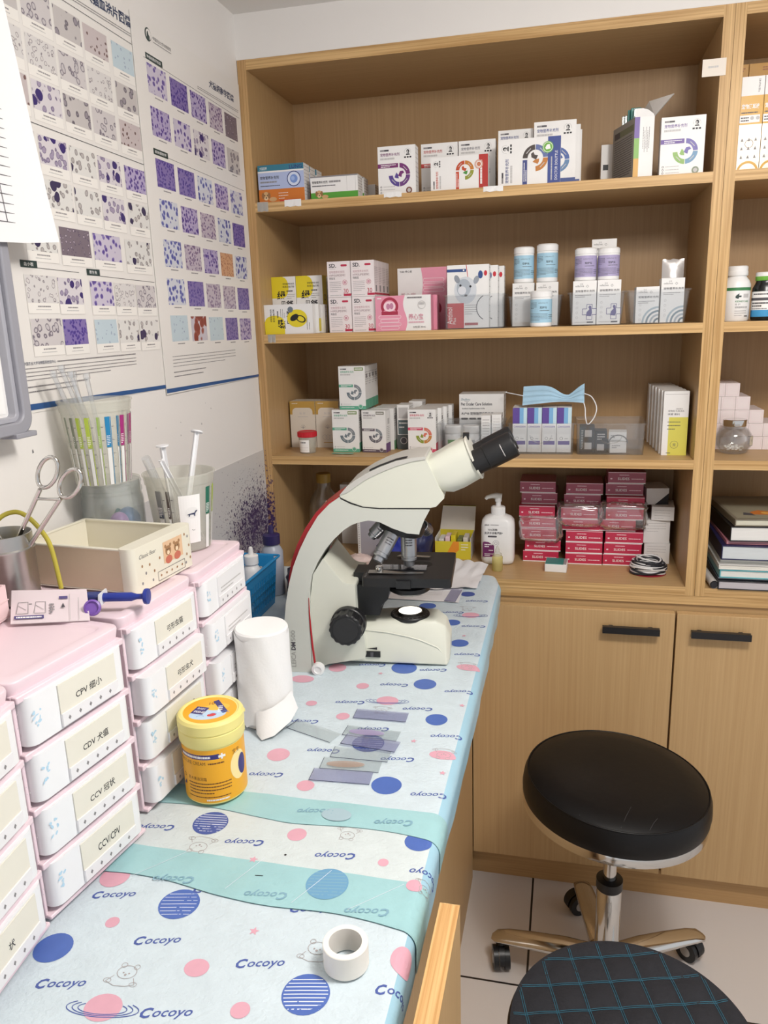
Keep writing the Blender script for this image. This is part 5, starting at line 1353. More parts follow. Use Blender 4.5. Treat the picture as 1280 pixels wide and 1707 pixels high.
def yellow_open_box():
    t = thing('open_yellow_box', 'open yellow box with white raised lid and small sachets beside the pump bottle', 'box', (.3960, .122, SN + .0003))
    Y = mat('yellow_box_card', (222, 206, 60), .45, vary=.03); w, d, h = .082, .075, .050; mb = MB(); e = .001
    mb.box(-w / 2, 0, 0, w / 2, e, h - .008, Y); mb.box(-w / 2, d - e, 0, w / 2, d, h, Y); mb.box(-w / 2, e, 0, -w / 2 + e, d - e, h, WHITE); mb.box(w / 2 - e, e, 0, w / 2, d - e, h, WHITE); mb.box(-w / 2 + e, e, 0, w / 2 - e, d - e, e, Y)
    a = Art(mb, (-w / 2, 0, 0), (1, 0, 0), (0, 0, 1)); a.poly([(30, 0), (55, 22), (55, 42), (42, 42), (20, 0)], colmat((236, 150, 50))); a.rows(60, 34, 16, 3, PRWHITE, pitch=6, h=2)
    mb.build('tray', t)
    l = MB(); l.add([(-w / 2, d, h), (w / 2, d, h), (w / 2 + .002, d + .012, h + .056), (-w / 2 + .006, d + .012, h + .056)], [(0, 1, 2, 3)], PALE); l.add([(-w / 2, d + .0008, h), (w / 2, d + .0008, h), (w / 2 + .002, d + .0128, h + .056), (-w / 2 + .006, d + .0128, h + .056)], [(3, 2, 1, 0)], Y)
    for i in range(3): l.box(-w / 2 + .006, d + .0105, h + .0562 - .0006 * i, w / 2 + .002, d + .0128, h + .0566, Y)
    l.build('lid', t)
    for k, m in enumerate((WHITE, PKL, YLW, colmat((120, 128, 70)), PALE)):
        s = MB(); s.box(-.034 + k * .014, .010 + .004 * (k % 2), .004, -.023 + k * .014, .05, .044 + .005 * (k % 3), m); s.build('sachet', t, bevel=.001)
yellow_open_box()
def teal_lid_box():
    t = thing('cover_slip_box', 'small white box with teal lid lying in front of the slide boxes', 'box', (.6270, .0580, SN + .0003), -.06)
    w, d, h = .046, .044, .0175; mb = MB(); mb.box(-w / 2, 0, 0, w / 2, d, h, WHITE); mb.build('box_body', t, bevel=.0006, seg=1)
    m = MB(); m.box(-w / 2 + .001, .001, h, w / 2 - .008, d - .001, h + .0014, mat('teal_lid', (46, 128, 122), .45)); m.build('teal_lid', t)
    n = MB(); n.box(w / 2 - .0078, .002, h, w / 2 - .001, d - .002, h + .001, clear('lid_film', (235, 235, 240), .25, .1, .3)); n.build('film_strip', t)
teal_lid_box()
def wire_coil():
    mb = MB(); B1 = mat('coil_black', (34, 36, 44), .45, vary=.1); B2 = mat('coil_white', (216, 214, 214), .45, vary=.1); rnd = random.Random(8)
    for k in range(46):
        tilt = rnd.uniform(-.28, .28); r = rnd.uniform(.021, .037); cz = .007 + .026 * rnd.random() * (1 - (r - .02) / .03); ph = rnd.uniform(0, 6.28)
        pts = []
        for i in range(26):
            a = 2 * PI * i / 26
            pts.append((r * math.cos(a), r * .78 * math.sin(a), max(.003, cz + r * math.sin(a + ph) * tilt + .012 * max(0, 1 - r / .036))))
        mb.tube(pts, .0020, (B1, B2)[k % 2], 6, closed=True)
    tag(mb.build('cable_coil', loc=(.8180, .080, SN)), 'tangled coil of black and white cord in front of the white packs', 'cord')
    m = MB(); m.lathe([(.020, 0), (.035, .0), (.0365, .0012), (.035, .0022), (.020, .0022)], mat('dark_red_rim', (150, 30, 50), .4), 40, sy=.8); tag(m.build('red_ring', loc=(.8180, .080, SN)), 'thin dark red ring under the black and white cord coil', 'ring')
wire_coil()
for k, (x0, x1, y, z, h, lab) in enumerate(((.815, .868, .150, 0, .046, 'white carton at the bottom beside the slide boxes, under the film wrapped pack'), (.812, .866, .150, .0464, .052, 'grey film wrapped white pack above the cord coil'), (.826, .872, .145, .099, .030, 'white carton topmost but one, beside the niche upright'), (.815, .862, .165, .1295, .036, 'white carton with a black edge on the very top by the niche upright'))):
    carton('white_pack', lab, 'box', x0, x1, y, .07, SN + z, h, (lambda a, W, H: a.rows(6, H - 8, W - 14, 4, LGREY, pitch=6, h=1, seed=3)) if k != 3 else (lambda a, W, H: a.poly([(W * .4, 0), (W, 0), (W, H * .7)], INK)), side_rows(), rz=(-.05, .04, -.08, .12)[k])
def jug():
    t = thing('glass_bottle', 'empty glass bottle with amber cap at the back of the niche corner', 'bottle', (.0800, .165, SN + .0003))
    b = MB(); b.lathe([(0, 0), (.034, 0), (.038, .004), (.038, .110), (.032, .130), (.017, .150), (.0155, .172)], GLASS, 36); b.lathe([(.0148, .172), (.016, .150), (.031, .129), (.0368, .109), (.0368, .006), (0, .005)], GLASS, 36); b.build('bottle_body', t)
    MB().lathe([(.0172, .166), (.0175, .167), (.0175, .186), (.016, .188), (0, .188)], mat('amber_cap', (176, 140, 62), .35), 30).build('cap', t)
jug()
carton('folded_sheet_box', 'pale upright carton behind the microscope arm, at the niche back', 'box', .105, .165, .215, .03, SN, .150, lambda a, W, H: a.rows(8, H - 12, W - 16, 2, LGREY, pitch=5, h=1), side_rows())
carton('grey_device_box', 'grey white upright case seen through the microscope arm opening', 'case', .172, .232, .120, .05, SN, .098, lambda a, W, H: (a.rect(0, 0, 7, H, PRWHITE), a.rows(2, H - 12, 3, 18, MGREY, pitch=4.4, h=1.6)), side_rows(), m=mat('grey_case', (178, 174, 184), .4))
def lump(name, label, cat, c, sx, sy, sz, m, seed, amp=.25, rz=0.0):
    mb = MB(); n, k = 28, 16; rings = []
    for i in range(1, k):
        th = PI * i / k; R = []
        for j in range(n):
            ph = 2 * PI * j / n; d = Vector((math.sin(th) * math.cos(ph), math.sin(th) * math.sin(ph), math.cos(th)))
            w = 1 + amp * noise.noise(d * 2.3 + Vector((seed, 0, 0))) + amp * .4 * noise.noise(d * 7 + Vector((0, seed, 0)))
            z = -d.z * sz * w
            R.append((d.x * sx * w, d.y * sy * w, max(-sz * .92, z)))
        rings.append(R)
    mb.loft(rings, m, True, True, True)
    return tag(mb.build(name, loc=(c[0], c[1], c[2] + sz * .92 + .0008), rz=rz), label, cat)
lump('blue_cloth', 'deep blue crumpled cloth behind the objectives', 'cloth', (.262, .085, SN), .032, .04, .032, mat('deep_blue_cloth', (30, 44, 140), .6), 3)
lump('blue_cloth', 'dark navy bag behind the microscope stage beside the yellow box', 'bag', (.325, .120, SN), .026, .05, .045, mat('navy_bag', (34, 40, 84), .5), 6)
lump('purple_cloth', 'dark purple cloth behind the blue basket', 'cloth', (.085, .060, SN), .040, .03, .024, mat('dark_purple_cloth', (62, 34, 62), .8), 9)
lump('cotton_wad', 'pinkish white crumpled wad behind the microscope arm', 'wad', (.195, .045, SN), .03, .02, .014, mat('pinkish_wad', (222, 200, 194), .8), 12)
# ---------------------------------------------------------------- books in the right bookcase
def book(label, x0, x1, y, d, z, h, cover, pages=(232, 230, 228), rz=0.0, picture=False):
    t = thing('book', label, 'book', (x0, y, z + .0002), rz)
    c = MB(); ct = min(.002, h * .16); w = x1 - x0; C_ = mat('cover_%02x%02x%02x' % cover, cover, .3)
    c.box(0, 0, 0, w, d, ct, C_); c.box(0, 0, h - ct, w, d, h, C_); c.box(0, 0, ct, ct, d, h - ct, C_)
    if picture:
        a = Art(c, (0, 0, h), (1, 0, 0), (0, 1, 0)); a.rect(6, 8, 130, 170, mat('magazine_olive', (150, 144, 124), .35, vary=.15, vscale=30))
        a.poly([(40, 40), (85, 36), (90, 60), (62, 74), (44, 60)], colmat((206, 120, 50))); a.poly([(24, 34), (46, 30), (44, 48), (30, 56)], DGREY); a.disc(70, 52, 8, colmat((232, 180, 90)))
    c.build('cover', t, bevel=.0004, seg=1)
    P = mat('pages_%02x%02x%02x' % pages, pages, .8, vary=.02)
    p = MB(); p.box(ct, .002, ct, w - .002, d - .003, h - ct, P)
    a = Art(p, (ct, .002, ct), (1, 0, 0), (0, 0, 1), k0=.03); HH = (h - 2 * ct) * 1000
    for k in range(max(1, int(HH / 2.4))): a.rect(0, HH * (k + .5) / max(1, int(HH / 2.4)), (w - ct - .002) * 1000, .22, LGREY)
    p.build('pages', t)
bz = SN
for lab, x0, d, h, cov, pg, rz in (('bottom book of the stack, dark spine and pale grey pages', .9420, .20, .0180, (44, 42, 46), (196, 190, 194), 0), ('thin book with blue upper edge, second from the bottom of the stack', .9425, .19, .0050, (60, 70, 92), (220, 222, 226), 0),
                                   ('book with turquoise cover near the bottom of the stack', .9435, .19, .0165, (86, 170, 180), (230, 228, 222), 0), ('white covered book above the turquoise one', .9410, .19, .0105, (214, 212, 208), (226, 222, 212), .005), ('thin grey edged book between white and navy books', .9440, .185, .0085, (190, 190, 184), (232, 230, 222), .0),
                                   ('thick navy blue hardback in the middle of the stack', .9440, .20, .0290, (34, 36, 76), (214, 220, 222), 0), ('thin pinkish red folder above the navy hardback', .9530, .215, .0075, (186, 122, 134), (206, 150, 160), .02), ('thick black spined book with white pages near the top', .9570, .23, .0300, (22, 22, 24), (236, 234, 230), .05), ('dog-eared magazine with an orange picture, topmost of the stack', .9640, .20, .0140, (120, 112, 96), (214, 210, 190), .08)):
    book(lab, x0, x0 + .15, -.004 + (.008 if h < .009 else 0), d, bz, h, cov, pg, rz, picture='magazine' in lab); bz += h + .0006
mb = MB(); mb.tube([(.9355, -.002, SN + .0085), (.9290, .10, SN + .0085), (.9250, .18, SN + .0085)], .0082, mat('rolled_poster_paper', (206, 200, 196), .5), 20, cap=False); mb.tube([(.9355, -.0018, SN + .0085), (.9250, .18, SN + .0085)], .0066, INK, 20)
tag(mb.build('rolled_paper'), 'narrow rolled paper tube lying between the upright and the book stack', 'roll')
# ================================================================ on the desk: microscope
def microscope():
    t = thing('microscope', 'white and grey compound microscope with black eyepieces and red back strip', 'microscope', (.226, -.501, .7354), math.radians(5))
    GW = mat('microscope_grey_white', (198, 200, 192), .42, vary=.015); CW = mat('microscope_cream', (216, 217, 204), .4, vary=.015); RED = mat('microscope_red', (168, 26, 36), .35)
    K = mat('microscope_black', (24, 24, 26), .42, vary=.05); SL = mat('microscope_silver', (176, 178, 182), .3, .9, vary=.04)
    yc = .065
    near = lambda z: -.012 + .027 * z / .25
    arm = [(-.003, .0035), (-.0045, .072), (.0, .112), (.006, .1435), (.0135, .170), (.0244, .1967), (.038, .223), (.0544, .2487), (.072, .2665), (.0885, .2775), (.0894, .2745), (.105, .2665), (.1235, .2610), (.1486, .2590), (.2245, .2590), (.2166, .2445), (.2091, .2269),
           (.2085, .222), (.190, .2235), (.168, .231), (.148, .2405), (.132, .2425), (.1168, .2396), (.1050, .2350), (.0944, .2282), (.078, .213), (.0644, .1973), (.052, .177), (.0425, .1575), (.0380, .134), (.0366, .1104), (.038, .0764), (.0376, .0035)]
    b = MB(); b.prism(arm, 0, 0, GW, taper=lambda u, v: (near(v), 2 * yc - near(v)))
    o = b.build('arm', t, bevel=.003, seg=3, recalc=True, auto=.6)
    d = MB()
    a = Art(d, fn=lambda p, q, l: Vector((.0135 - q * .001, near(.012 + p * .001) - .0002 - l * .001, .012 + p * .001)))
    a.text('LEICA', 0, 0, 7.2, mat('microscope_letter_grey', (150, 150, 146), .5, vary=0), w=24); a.text('DM', 26.5, 0, 7.2, DGREY, w=13, bold=.04); a.text('500', 41, 0, 7.2, mat('microscope_letter_grey', (150, 150, 146)), w=17)
    d.build('arm_lettering', t)
    core = [(.034, .0035), (.0372, .12), (.043, .157), (.0600, .1830), (.0680, .1725), (.0765, .1613), (.0830, .1520), (.0887, .1460), (.0960, .1430), (.1079, .1419), (.1079, .0913), (.1160, .07), (.120, .05), (.120, .02), (.06, .008), (.05, .0035)]
    MB().prism(core, .010, .120, CW).build('inner_column', t, bevel=.0035, seg=3, recalc=True, auto=.6)
    r = MB(); prev = [(.0445, .010), (.0405, .045), (.0383, .075), (.0370, .100), (.0368, .122)]
    r.tube([(x, near(z) - .0004, z) for x, z in prev], [.0017, .0017, .0014, .001, .0005], RED, 8); r.build('red_trim', t)
    s = MB(); back = [(.0, .112), (.006, .1435), (.0135, .170), (.0244, .1967), (.038, .223), (.0544, .2487), (.072, .2665), (.0885, .2775)]
    out = []
    for i, (x, z) in enumerate(back):
        p = Vector(back[min(i + 1, len(back) - 1)]) - Vector(back[max(i - 1, 0)]); n = Vector((-p.y, p.x)).normalized(); w = .0085 * math.sin(PI * min(1, (i + .35) / 6.6)) ** .6 if i < len(back) - 1 else .001
        out.append((x + n.x * w, z + n.y * w))
    s.prism(back + out[::-1], yc - .040, yc + .040, RED); s.build('red_back_strip', t, recalc=True, bevel=.001)
    # base
    pts = [(.052, .022, .009), (.246, .024, .006), (.250, .035, .006), (.1145, .0245, .062), (.1537, .0255, .058), (.205, .0265, .046), (.232, .0275, .034), (.2475, .030, .012), (.108, .042, .0715), (.16, .0375, .0745), (.228, .0375, .0745), (.244, .043, .064), (.2515, .050, .045), (.06, .022, .04)]
    pts += [(x, 2 * yc - y, z) for x, y, z in pts]
    bm = bmesh.new()
    for p in pts: bm.verts.new(p)
    bmesh.ops.convex_hull(bm, input=bm.verts)
    me = bpy.data.meshes.new('base'); bm.to_mesh(me); bm.free(); me.materials.append(CW)
    bo = bpy.data.objects.new('base', me); COL.objects.link(bo); bo.parent = t
    md = bo.modifiers.new('bevel', 'BEVEL'); md.width = .004; md.segments = 3; md.limit_method = 'ANGLE'; md.angle_limit = .25
    me.polygons.foreach_set('use_smooth', [True] * len(me.polygons)); me.set_sharp_from_angle(angle=.6)
    rg = MB(); rg.tube([(.1145, .0243, .0622), (.1537, .0253, .0582), (.1850, .0259, .0520), (.2050, .0263, .0462), (.2320, .0273, .0342), (.2470, .0296, .0140)], .0011, CW, 8); rg.build('crease_ridge', t)
    f = MB()
    for x, y in ((.075, .035), (.235, .04), (.075, .095), (.235, .09)): f.lathe([(0, .0012), (.008, .0012), (.008, .009)], K, 18, c=(x, y, .0015))
    f.build('rubber_foot', t)
    k = MB(); k.box(.117, .0205, .0175, .142, .0230, .0270, K); k.box(.1265, .0195, .0185, .131, .0215, .026, DGREY)
    Art(k, fn=lambda p, q, l: Vector((.117 + p * .001, .0222 - l * .0005, .029 + q * .001))).poly([(3, 2.2), (20, 0.8), (20, 4.8)], INK)
    k.build('brightness_slider', t)
    il = MB(); c = (.186, .0640, .0738); il.lathe([(.0315, -.002), (.0315, .002), (.0300, .0035), (.0235, .0038), (.0230, .0030), (.0185, .0030)], K, 48, c=c)
    for q in range(24):
        z = 2 * PI * q / 24; il.box(c[0] + .0270 * math.cos(z) - .0006, c[1] + .0270 * math.sin(z) - .0006, c[2] + .0036, c[0] + .0270 * math.cos(z) + .0006, c[1] + .0270 * math.sin(z) + .0006, c[2] + .0041, MGREY)
    il.build('field_ring', t)
    ln = MB(); ln.lathe([(.0200, .0028), (.0200, .0062), (.0185, .0072)], CHROME, 40, c=c); ln.lathe([(.0185, .0068), (.014, .0078), (0, .0084)], mat('lit_lens', (255, 250, 238), .2, vary=0, emit=1.6), 40, c=c); ln.build('lamp_lens', t)
    lv = MB(); lv.lathe([(0, -.005), (.0085, -.005), (.0098, -.004), (.0098, .004), (.006, .005), (.005, .0035), (0, .0035)], WHITEPL, 28)
    lv.build('lever_button', t, loc=(.0500, -.0170, .0125), rot=(PI / 2, 0, 0))
    # focus knobs
    for sgn in (-1, 1):
        kb = MB(); n = 60; prof = [(.0275, 0), (.0275, .012), (.0262, .0135), (.0215, .014)]
        kb.lathe(prof, K, 48); rg = []
        for zz, rr in ((.010, .0250), (.032, .0246), (.0335, .0225)):
            rg.append([((rr + (.0011 if (q // 2) % 2 else 0)) * math.cos(2 * PI * q / n), (rr + (.0011 if (q // 2) % 2 else 0)) * math.sin(2 * PI * q / n), zz) for q in range(n)])
        kb.loft(rg, K, False, False, True); kb.lathe([(.020, .0335), (.0195, .0345), (0, .0345)], mat('knob_face', (34, 34, 36), .5), 40)
        kb.build('focus_knob', t, loc=(.0965, .012 if sgn < 0 else .118, .0795), rot=(PI / 2 if sgn < 0 else -PI / 2, 0, 0))
    # stage with slide, clip and condenser
    st = MB(); pl = rrect(.137, .140, .006, 4, .187, .080); st.prism(pl, .1385, .1525, K, axes='xy'); st.lathe([(.0165, .15252), (0, .15252)], mat('stage_hole', (6, 6, 6), .6, vary=0), 30, c=(.205, .082, 0))
    st.box(.172, .006, .1375, .194, .0105, .1500, K)
    for q in range(6): st.box(.1215, .018 + q * .006, .15255, .1245, .0186 + q * .006, .1527, LGREY)
    st.build('stage', t, bevel=.0012, seg=2, recalc=True)
    ho = MB(); ho.prism([(.1045, .134), (.1045, .093), (.1150, .0845), (.1420, .0845), (.1440, .100), (.1560, .112), (.1600, .138)], .030, .100, K); ho.prism([(.100, .150), (.100, .120), (.122, .120), (.122, .150)], .045, .085, K); ho.build('stage_bracket', t, bevel=.0015, recalc=True)
    cn = MB(); cn.lathe([(.0, -.026), (.024, -.026), (.0325, -.021), (.0325, -.014), (.026, -.012), (.026, 0)], K, 44, c=(.186, .064, .1390)); cn.build('condenser', t)
    cl = MB(); P = [(.128, .036, .1555), (.150, .0335, .1555), (.184, .034, .1552), (.205, .0385, .1545)]
    cl.prism([(.126, .028), (.186, .028), (.2115, .0305), (.2115, .0345), (.180, .0335), (.150, .0420), (.126, .0420)], .1545, .1556, STEEL, axes='xy'); cl.lathe([(0, .1556), (.0062, .1556), (.0062, .1625), (.0050, .1640), (0, .1640)], CHROME, 24, c=(.1425, .0360, 0))
    cl.build('slide_clip', t, recalc=True)
    MB().prism([(.160, .116), (.214, .112), (.216, .118), (.165, .124)], .1545, .1555, STEEL, axes='xy').build('slide_clip', t, recalc=True)
    sl = MB(); sl.box(.140, .050, .1532, .214, .075, .1542, clear('slide_glass', (214, 216, 224), .25, .03)); sl.build('specimen_slide', t)
    # nosepiece with objectives
    nm = MB(); nm.lathe([(0, .010), (.030, .010), (.0355, .004), (.0365, -.004), (.0345, -.0115), (.030, -.0135), (0, -.0150)], K, 48); nm.lathe([(.0335, -.0128), (.0345, -.0116)], SL, 48)
    nm.build('nosepiece', t, loc=(.1775, yc, .2250), rot=(0, math.radians(14), 0))
    def obj(p, q, r0, r1, name='objective', band=None):
        p = Vector(p); q = Vector(q); L = (q - p).length; m = MB()
        m.lathe([(r0 * .9, 0), (r0, .001), (r0, L * .68), (r0 * .93, L * .69), (r0 * .93, L * .73), (r0, L * .74), (r0, L * .80), (r1, L * .84), (r1 * .96, L * .97), (r1 * .5, L), (0, L)], SL, 32)
        ar = cyl_art(m, r0, 0, face=-PI / 2); 
        for i in range(3): ar.rows(-6, L * 350 - i * 4.2, 11, 1, DGREY, h=2.0, last=1, seed=i)
        dr = (q - p).normalized(); o_ = m.build(name, t); o_.location = p; o_.rotation_mode = 'QUATERNION'
        zq = dr.to_track_quat('Z', 'Y')
        # turn about the axis so that the engraving faces the viewer's side
        yv = zq @ Vector((0, -1, 0)); best = max(range(72), key=lambda k: ((zq @ Matrix.Rotation(2 * PI * k / 72, 3, 'Z').to_quaternion()) @ Vector((0, -1, 0))).dot(Vector((.1, -1, 0))))
        o_.rotation_quaternion = zq @ Matrix.Rotation(2 * PI * best / 72, 3, 'Z').to_quaternion()
    obj((.1865, .062, .2150), (.1865, .062, .1560), .0124, .0088)
    obj((.1640, .040, .2155), (.1425, .018, .1760), .0118, .0085)
    obj((.1500, .072, .2260), (.1250, .074, .1995), .0108, .0075)
    obj((.2050, .092, .2140), (.2140, .112, .1980), .0100, .0070)
    # head and binocular tube
    hd = [(.0885, .2800), (.1000, .2925), (.1125, .3012), (.1300, .3120), (.1506, .3214), (.1755, .3306), (.2000, .3350), (.2182, .3365), (.2226, .3273), (.2461, .2761), (.2337, .2630), (.2245, .2607), (.1486, .2604), (.1235, .2625), (.1050, .2690), (.0900, .2765)]
    MB().prism(hd, .020, .110, CW).build('head', t, bevel=.004, seg=3, recalc=True, auto=.6)
    cap_ = [(.0885, .2806), (.1000, .2935), (.1125, .3026), (.1300, .3134), (.1506, .3230), (.1755, .3322), (.2000, .3367), (.2182, .3382), (.2200, .3345), (.2000, .3315), (.1755, .3245), (.1506, .3145), (.1300, .3045), (.1125, .2925), (.1000, .2840)]
    MB().prism(cap_, .0185, .1115, mat('microscope_top_cap', (196, 194, 188), .35, vary=.01)).build('head_cover', t, bevel=.0012, recalc=True)
    vs = MB(); vs.prism([(.135, .3185), (.1506, .3255), (.1755, .3345), (.192, .3380), (.192, .3368), (.1755, .3330), (.1506, .3238), (.135, .3165)], .0215, .0285, K); vs.build('vent_slot', t, recalc=True)
    sm_ = MB(); sm_.prism([(.0890, .2770), (.1050, .2692), (.1235, .2627), (.1486, .2606), (.2250, .2609), (.2245, .2590), (.1486, .2588), (.1235, .2608), (.1050, .2668), (.0890, .2745)], .0190, .1110, K); sm_.build('seam_gasket', t, recalc=True)
    A = Vector((.2314, 0, .3062)); B = Vector((.2874, 0, .3308)); ax = (B - A).normalized(); up = Vector((-ax.z, 0, ax.x))
    def rings(spec):
        R = []
        for s_, hh, hw, sh in spec:
            c_ = A + ax * s_ + up * sh
            R.append([c_ + up * v + Vector((0, yc + u, 0)) for u, v in rrect(2 * hw, 2 * hh, min(hh, hw) * .75, 7)])
        return R
    L = (B - A).length
    tb = MB(); tb.loft(rings([(-.012, .024, .040, .000), (0, .0265, .043, 0), (L * .25, .0310, .044, -.0035), (L * .55, .0325, .0445, -.0025), (L, .0315, .0445, 0)]), CW, True, True, True)
    tb.build('binocular_body', t, recalc=True, auto=.6)
    fl = MB(); fl.loft(rings([(L, .0330, .0465, 0), (L + .0028, .0330, .0465, 0)]), mat('microscope_flange', (214, 212, 200), .4), False, True, True)
    fl.build('flange', t, recalc=True, bevel=.0006)
    E0 = Vector((.2910, 0, .3256)); E1 = Vector((.3470, 0, .3543))
    for y in (.036, .094):
        e = MB(); LL = (E1 - E0).length; r = .0196
        e.lathe([(r * .95, -.002), (r * .95, LL * .30), (r, LL * .31), (r, LL - .004), (r * .96, LL), (r * .72, LL), (r * .66, LL - .004), (0, LL - .005)], K, 40)
        ar = cyl_art(e, r, 0, face=0.0)
        o_ = e.build('eyepiece', t); dv = (E1 - E0).normalized(); o_.location = (E0.x, y, E0.z); o_.rotation_euler = (0, math.atan2(dv.x, dv.z), 0)
        m = MB(); lt = cyl_art(m, r, 0, face=-PI / 2); lt.fn = (lambda g: (lambda p, q, l: g(q, p, l)))(lt.fn)
        lt2 = Art(m, fn=lambda p, q, l: Vector(((r + l * .001) * math.cos(-PI / 2 + .0 + p * .001 / r), (r + l * .001) * math.sin(-PI / 2 + p * .001 / r), LL * .70 + q * .001)), step=2)
        lt2.rows(-11, 0, 20, 1, LGREY, h=1.2, last=1)
        x_ = m.build('engraving', o_)
    nb = MB(); nb.box(.272, .060, .356, .281, .070, .366, K); nb.build('lock_nub', t, rot=(0, 0, 0))
    return t
microscope()
mb = MB(); mb.tube(smooth([(.222, -.385, .744), (.200, -.340, .743), (.205, -.300, .750), (.205, -.250, .770), (.205, -.200, .772), (.212, -.150, .760), (.215, -.100, .746)]), .0032, BLACKPL, 10)
tag(mb.build('power_cable'), 'black power cable looping behind the microscope arm', 'cable')

# ---------------------------------------------------------------- glass slides and papers
SG1 = clear('slide_glass_blue', (240, 240, 248), .07, .06, .13, (196, 196, 218)); SG2 = clear('slide_glass_clear', (250, 251, 251), .06, .06, .05, (222, 226, 228)); SGE = mat('slide_edge', (70, 74, 96), .3, vary=0)
def slide(label, cx, cy, rz, z, g, smear=None, w=.0735, d=.0245):
    mb = MB(); mb.box(-w / 2, -d / 2, 0, w / 2, d / 2, .001, g)
    mb.box(-w / 2, -d / 2 - .0003, .0001, w / 2, -d / 2, .0009, SGE); mb.box(-w / 2 - .0003, -d / 2, .0001, -w / 2, d / 2, .0009, SGE)
    if smear: Art(mb, (-w / 2, -d / 2, .001), (1, 0, 0), (0, 1, 0), k0=.02).disc(30, 12, 24, clear('smear_%d%d%d' % smear, (246, 243, 242), .03, .4, .5, smear), 7, rot=.06)
    tag(mb.build('glass_slide', loc=(cx, cy, z), rz=rz), label, 'slide', 'glass slides on the pad')
slide('lilac tinted glass slide nearest the yellow tub, over a lettered word', .390, -.775, .05, DT + .0003, SG1)
slide('clear glass slide with a brown smear, second in the row of slides', .395, -.7495, .05, DT + .0005, SG2, (190, 160, 140))
slide('clear glass slide half under another over the striped planet', .4010, -.7245, .02, DT + .0007, SG2)
slide('lilac glass slide lying across the middle of the striped navy planet', .4070, -.6985, -.11, DT + .0020, SG1)
slide('clear glass slide with a violet smear above the striped planet', .4020, -.6730, -.05, DT + .0007, SG2, (180, 160, 206))
slide('lilac glass slide farthest up the row, below the ringed pink planet', .4035, -.6250, .02, DT + .0007, SG1)
slide('clear slide lying askew between the paper roll and the row of slides', .3240, -.6805, -.36, DT + .0006, SG2)
slide('grey glass slide on the white papers beyond the microscope', .4355, -.1455, 1.50, DT + .0032, SG1, w=.068, d=.0215)
def sheet(name, label, corners, z, m, amp=.004, seed=1, art=None, n=16, mx=0.0):
    mb = MB(); c = [Vector((x, y, 0)) for x, y in corners]; A = []
    for i in range(n + 1):
        for j in range(n + 1):
            u = i / n; v = j / n
            p = (c[0] * (1 - u) + c[1] * u) * (1 - v) + (c[3] * (1 - u) + c[2] * u) * v
            zz = z + abs(amp * noise.noise(Vector((u * 3.1, v * 3.1, seed)))) + .3 * amp * abs(noise.noise(Vector((u * 9, v * 9, seed)))) + mx * max(0, p.y + .03)
            A.append((p.x, p.y, zz))
    fs = [(i * (n + 1) + j, (i + 1) * (n + 1) + j, (i + 1) * (n + 1) + j + 1, i * (n + 1) + j + 1) for i in range(n) for j in range(n)]
    mb.add(A, fs, m, True); mb.add([(x, y, q - .0004) for x, y, q in A], [tuple(reversed(f)) for f in fs], m, True)
    if art: art(mb)
    return tag(mb.build(name, recalc=False), label, 'paper')
PPR = mat('white_tissue_paper', (234, 232, 234), .7, vary=.02)
sheet('paper_sheet', 'white printed paper form flat behind the microscope base', ((.300, -.175), (.450, -.178), (.448, -.070), (.300, -.070)), DT + .0006, PPR, .0012, 2, lambda mb: Art(mb, (.310, -.172, DT + .0026), (1, 0, 0), (0, 1, 0)).rows(12, 90, 90, 9, LGREY, pitch=9, h=1.4, seed=4))
sheet('paper_sheet', 'crumpled white paper running from the pad up into the niche', ((.355, -.128), (.476, -.098), (.484, .052), (.400, .075)), DT + .0030, PPR, .0085, 5, mx=.02)

# ---------------------------------------------------------------- paper roll, cream tub, tape
def paper_roll():
    t = thing('paper_roll', 'white paper towel roll standing with a torn loose end', 'paper roll', (.2490, -.655, DT + .0004))
    P = mat('towel_paper', (240, 239, 238), .85, vary=.015, bump=.15, bscale=260)
    b = MB(); b.lathe([(.0, 0), (.0345, 0), (.0360, .002), (.0362, .070), (.0358, .133), (.034, .1355), (.020, .1362), (.0, .1358)], P, 48); b.build('roll', t)
    f = MB(); A = []; n, k = 22, 16
    for i in range(n + 1):
        a = -PI * .92 + (PI * .98) * i / n
        for j in range(k + 1):
            v = j / k; r = .0368 + .0014 * (1 - v) + .004 * (1 - v) ** 2 * max(0, math.sin((i / n) * PI)) + .0005 * math.sin(i * 1.3 + j * .7)
            zz = .004 + .006 * abs(math.sin(i * .9)) * (1 - v) + v * (.126 + .004 * math.sin(i * .55 + 1))
            A.append((r * math.cos(a), r * math.sin(a), zz))
    fs = [(i * (k + 1) + j, (i + 1) * (k + 1) + j, (i + 1) * (k + 1) + j + 1, i * (k + 1) + j + 1) for i in range(n) for j in range(k)]
    f.add(A, fs, P, True); f.add([(x * .99, y * .99, z) for x, y, z in A], [tuple(reversed(q)) for q in fs], P, True)
    tail = [(.004, -.050, .003), (.016, -.062, .0015), (.030, -.052, .004), (.044, -.026, .012), (.047, -.004, .020)]
    top = [(.000, -.040, .030), (.012, -.043, .032), (.024, -.038, .036), (.036, -.024, .042), (.040, -.006, .046)]
    f.add(tail + top, [(i, i + 1, 6 + i, 5 + i) for i in range(4)], P, True); f.add([(x * .985, y * .985, z + .0004) for x, y, z in tail + top], [(5 + i, 6 + i, i + 1, i) for i in range(4)], P, True)
    f.build('loose_end', t)
paper_roll()
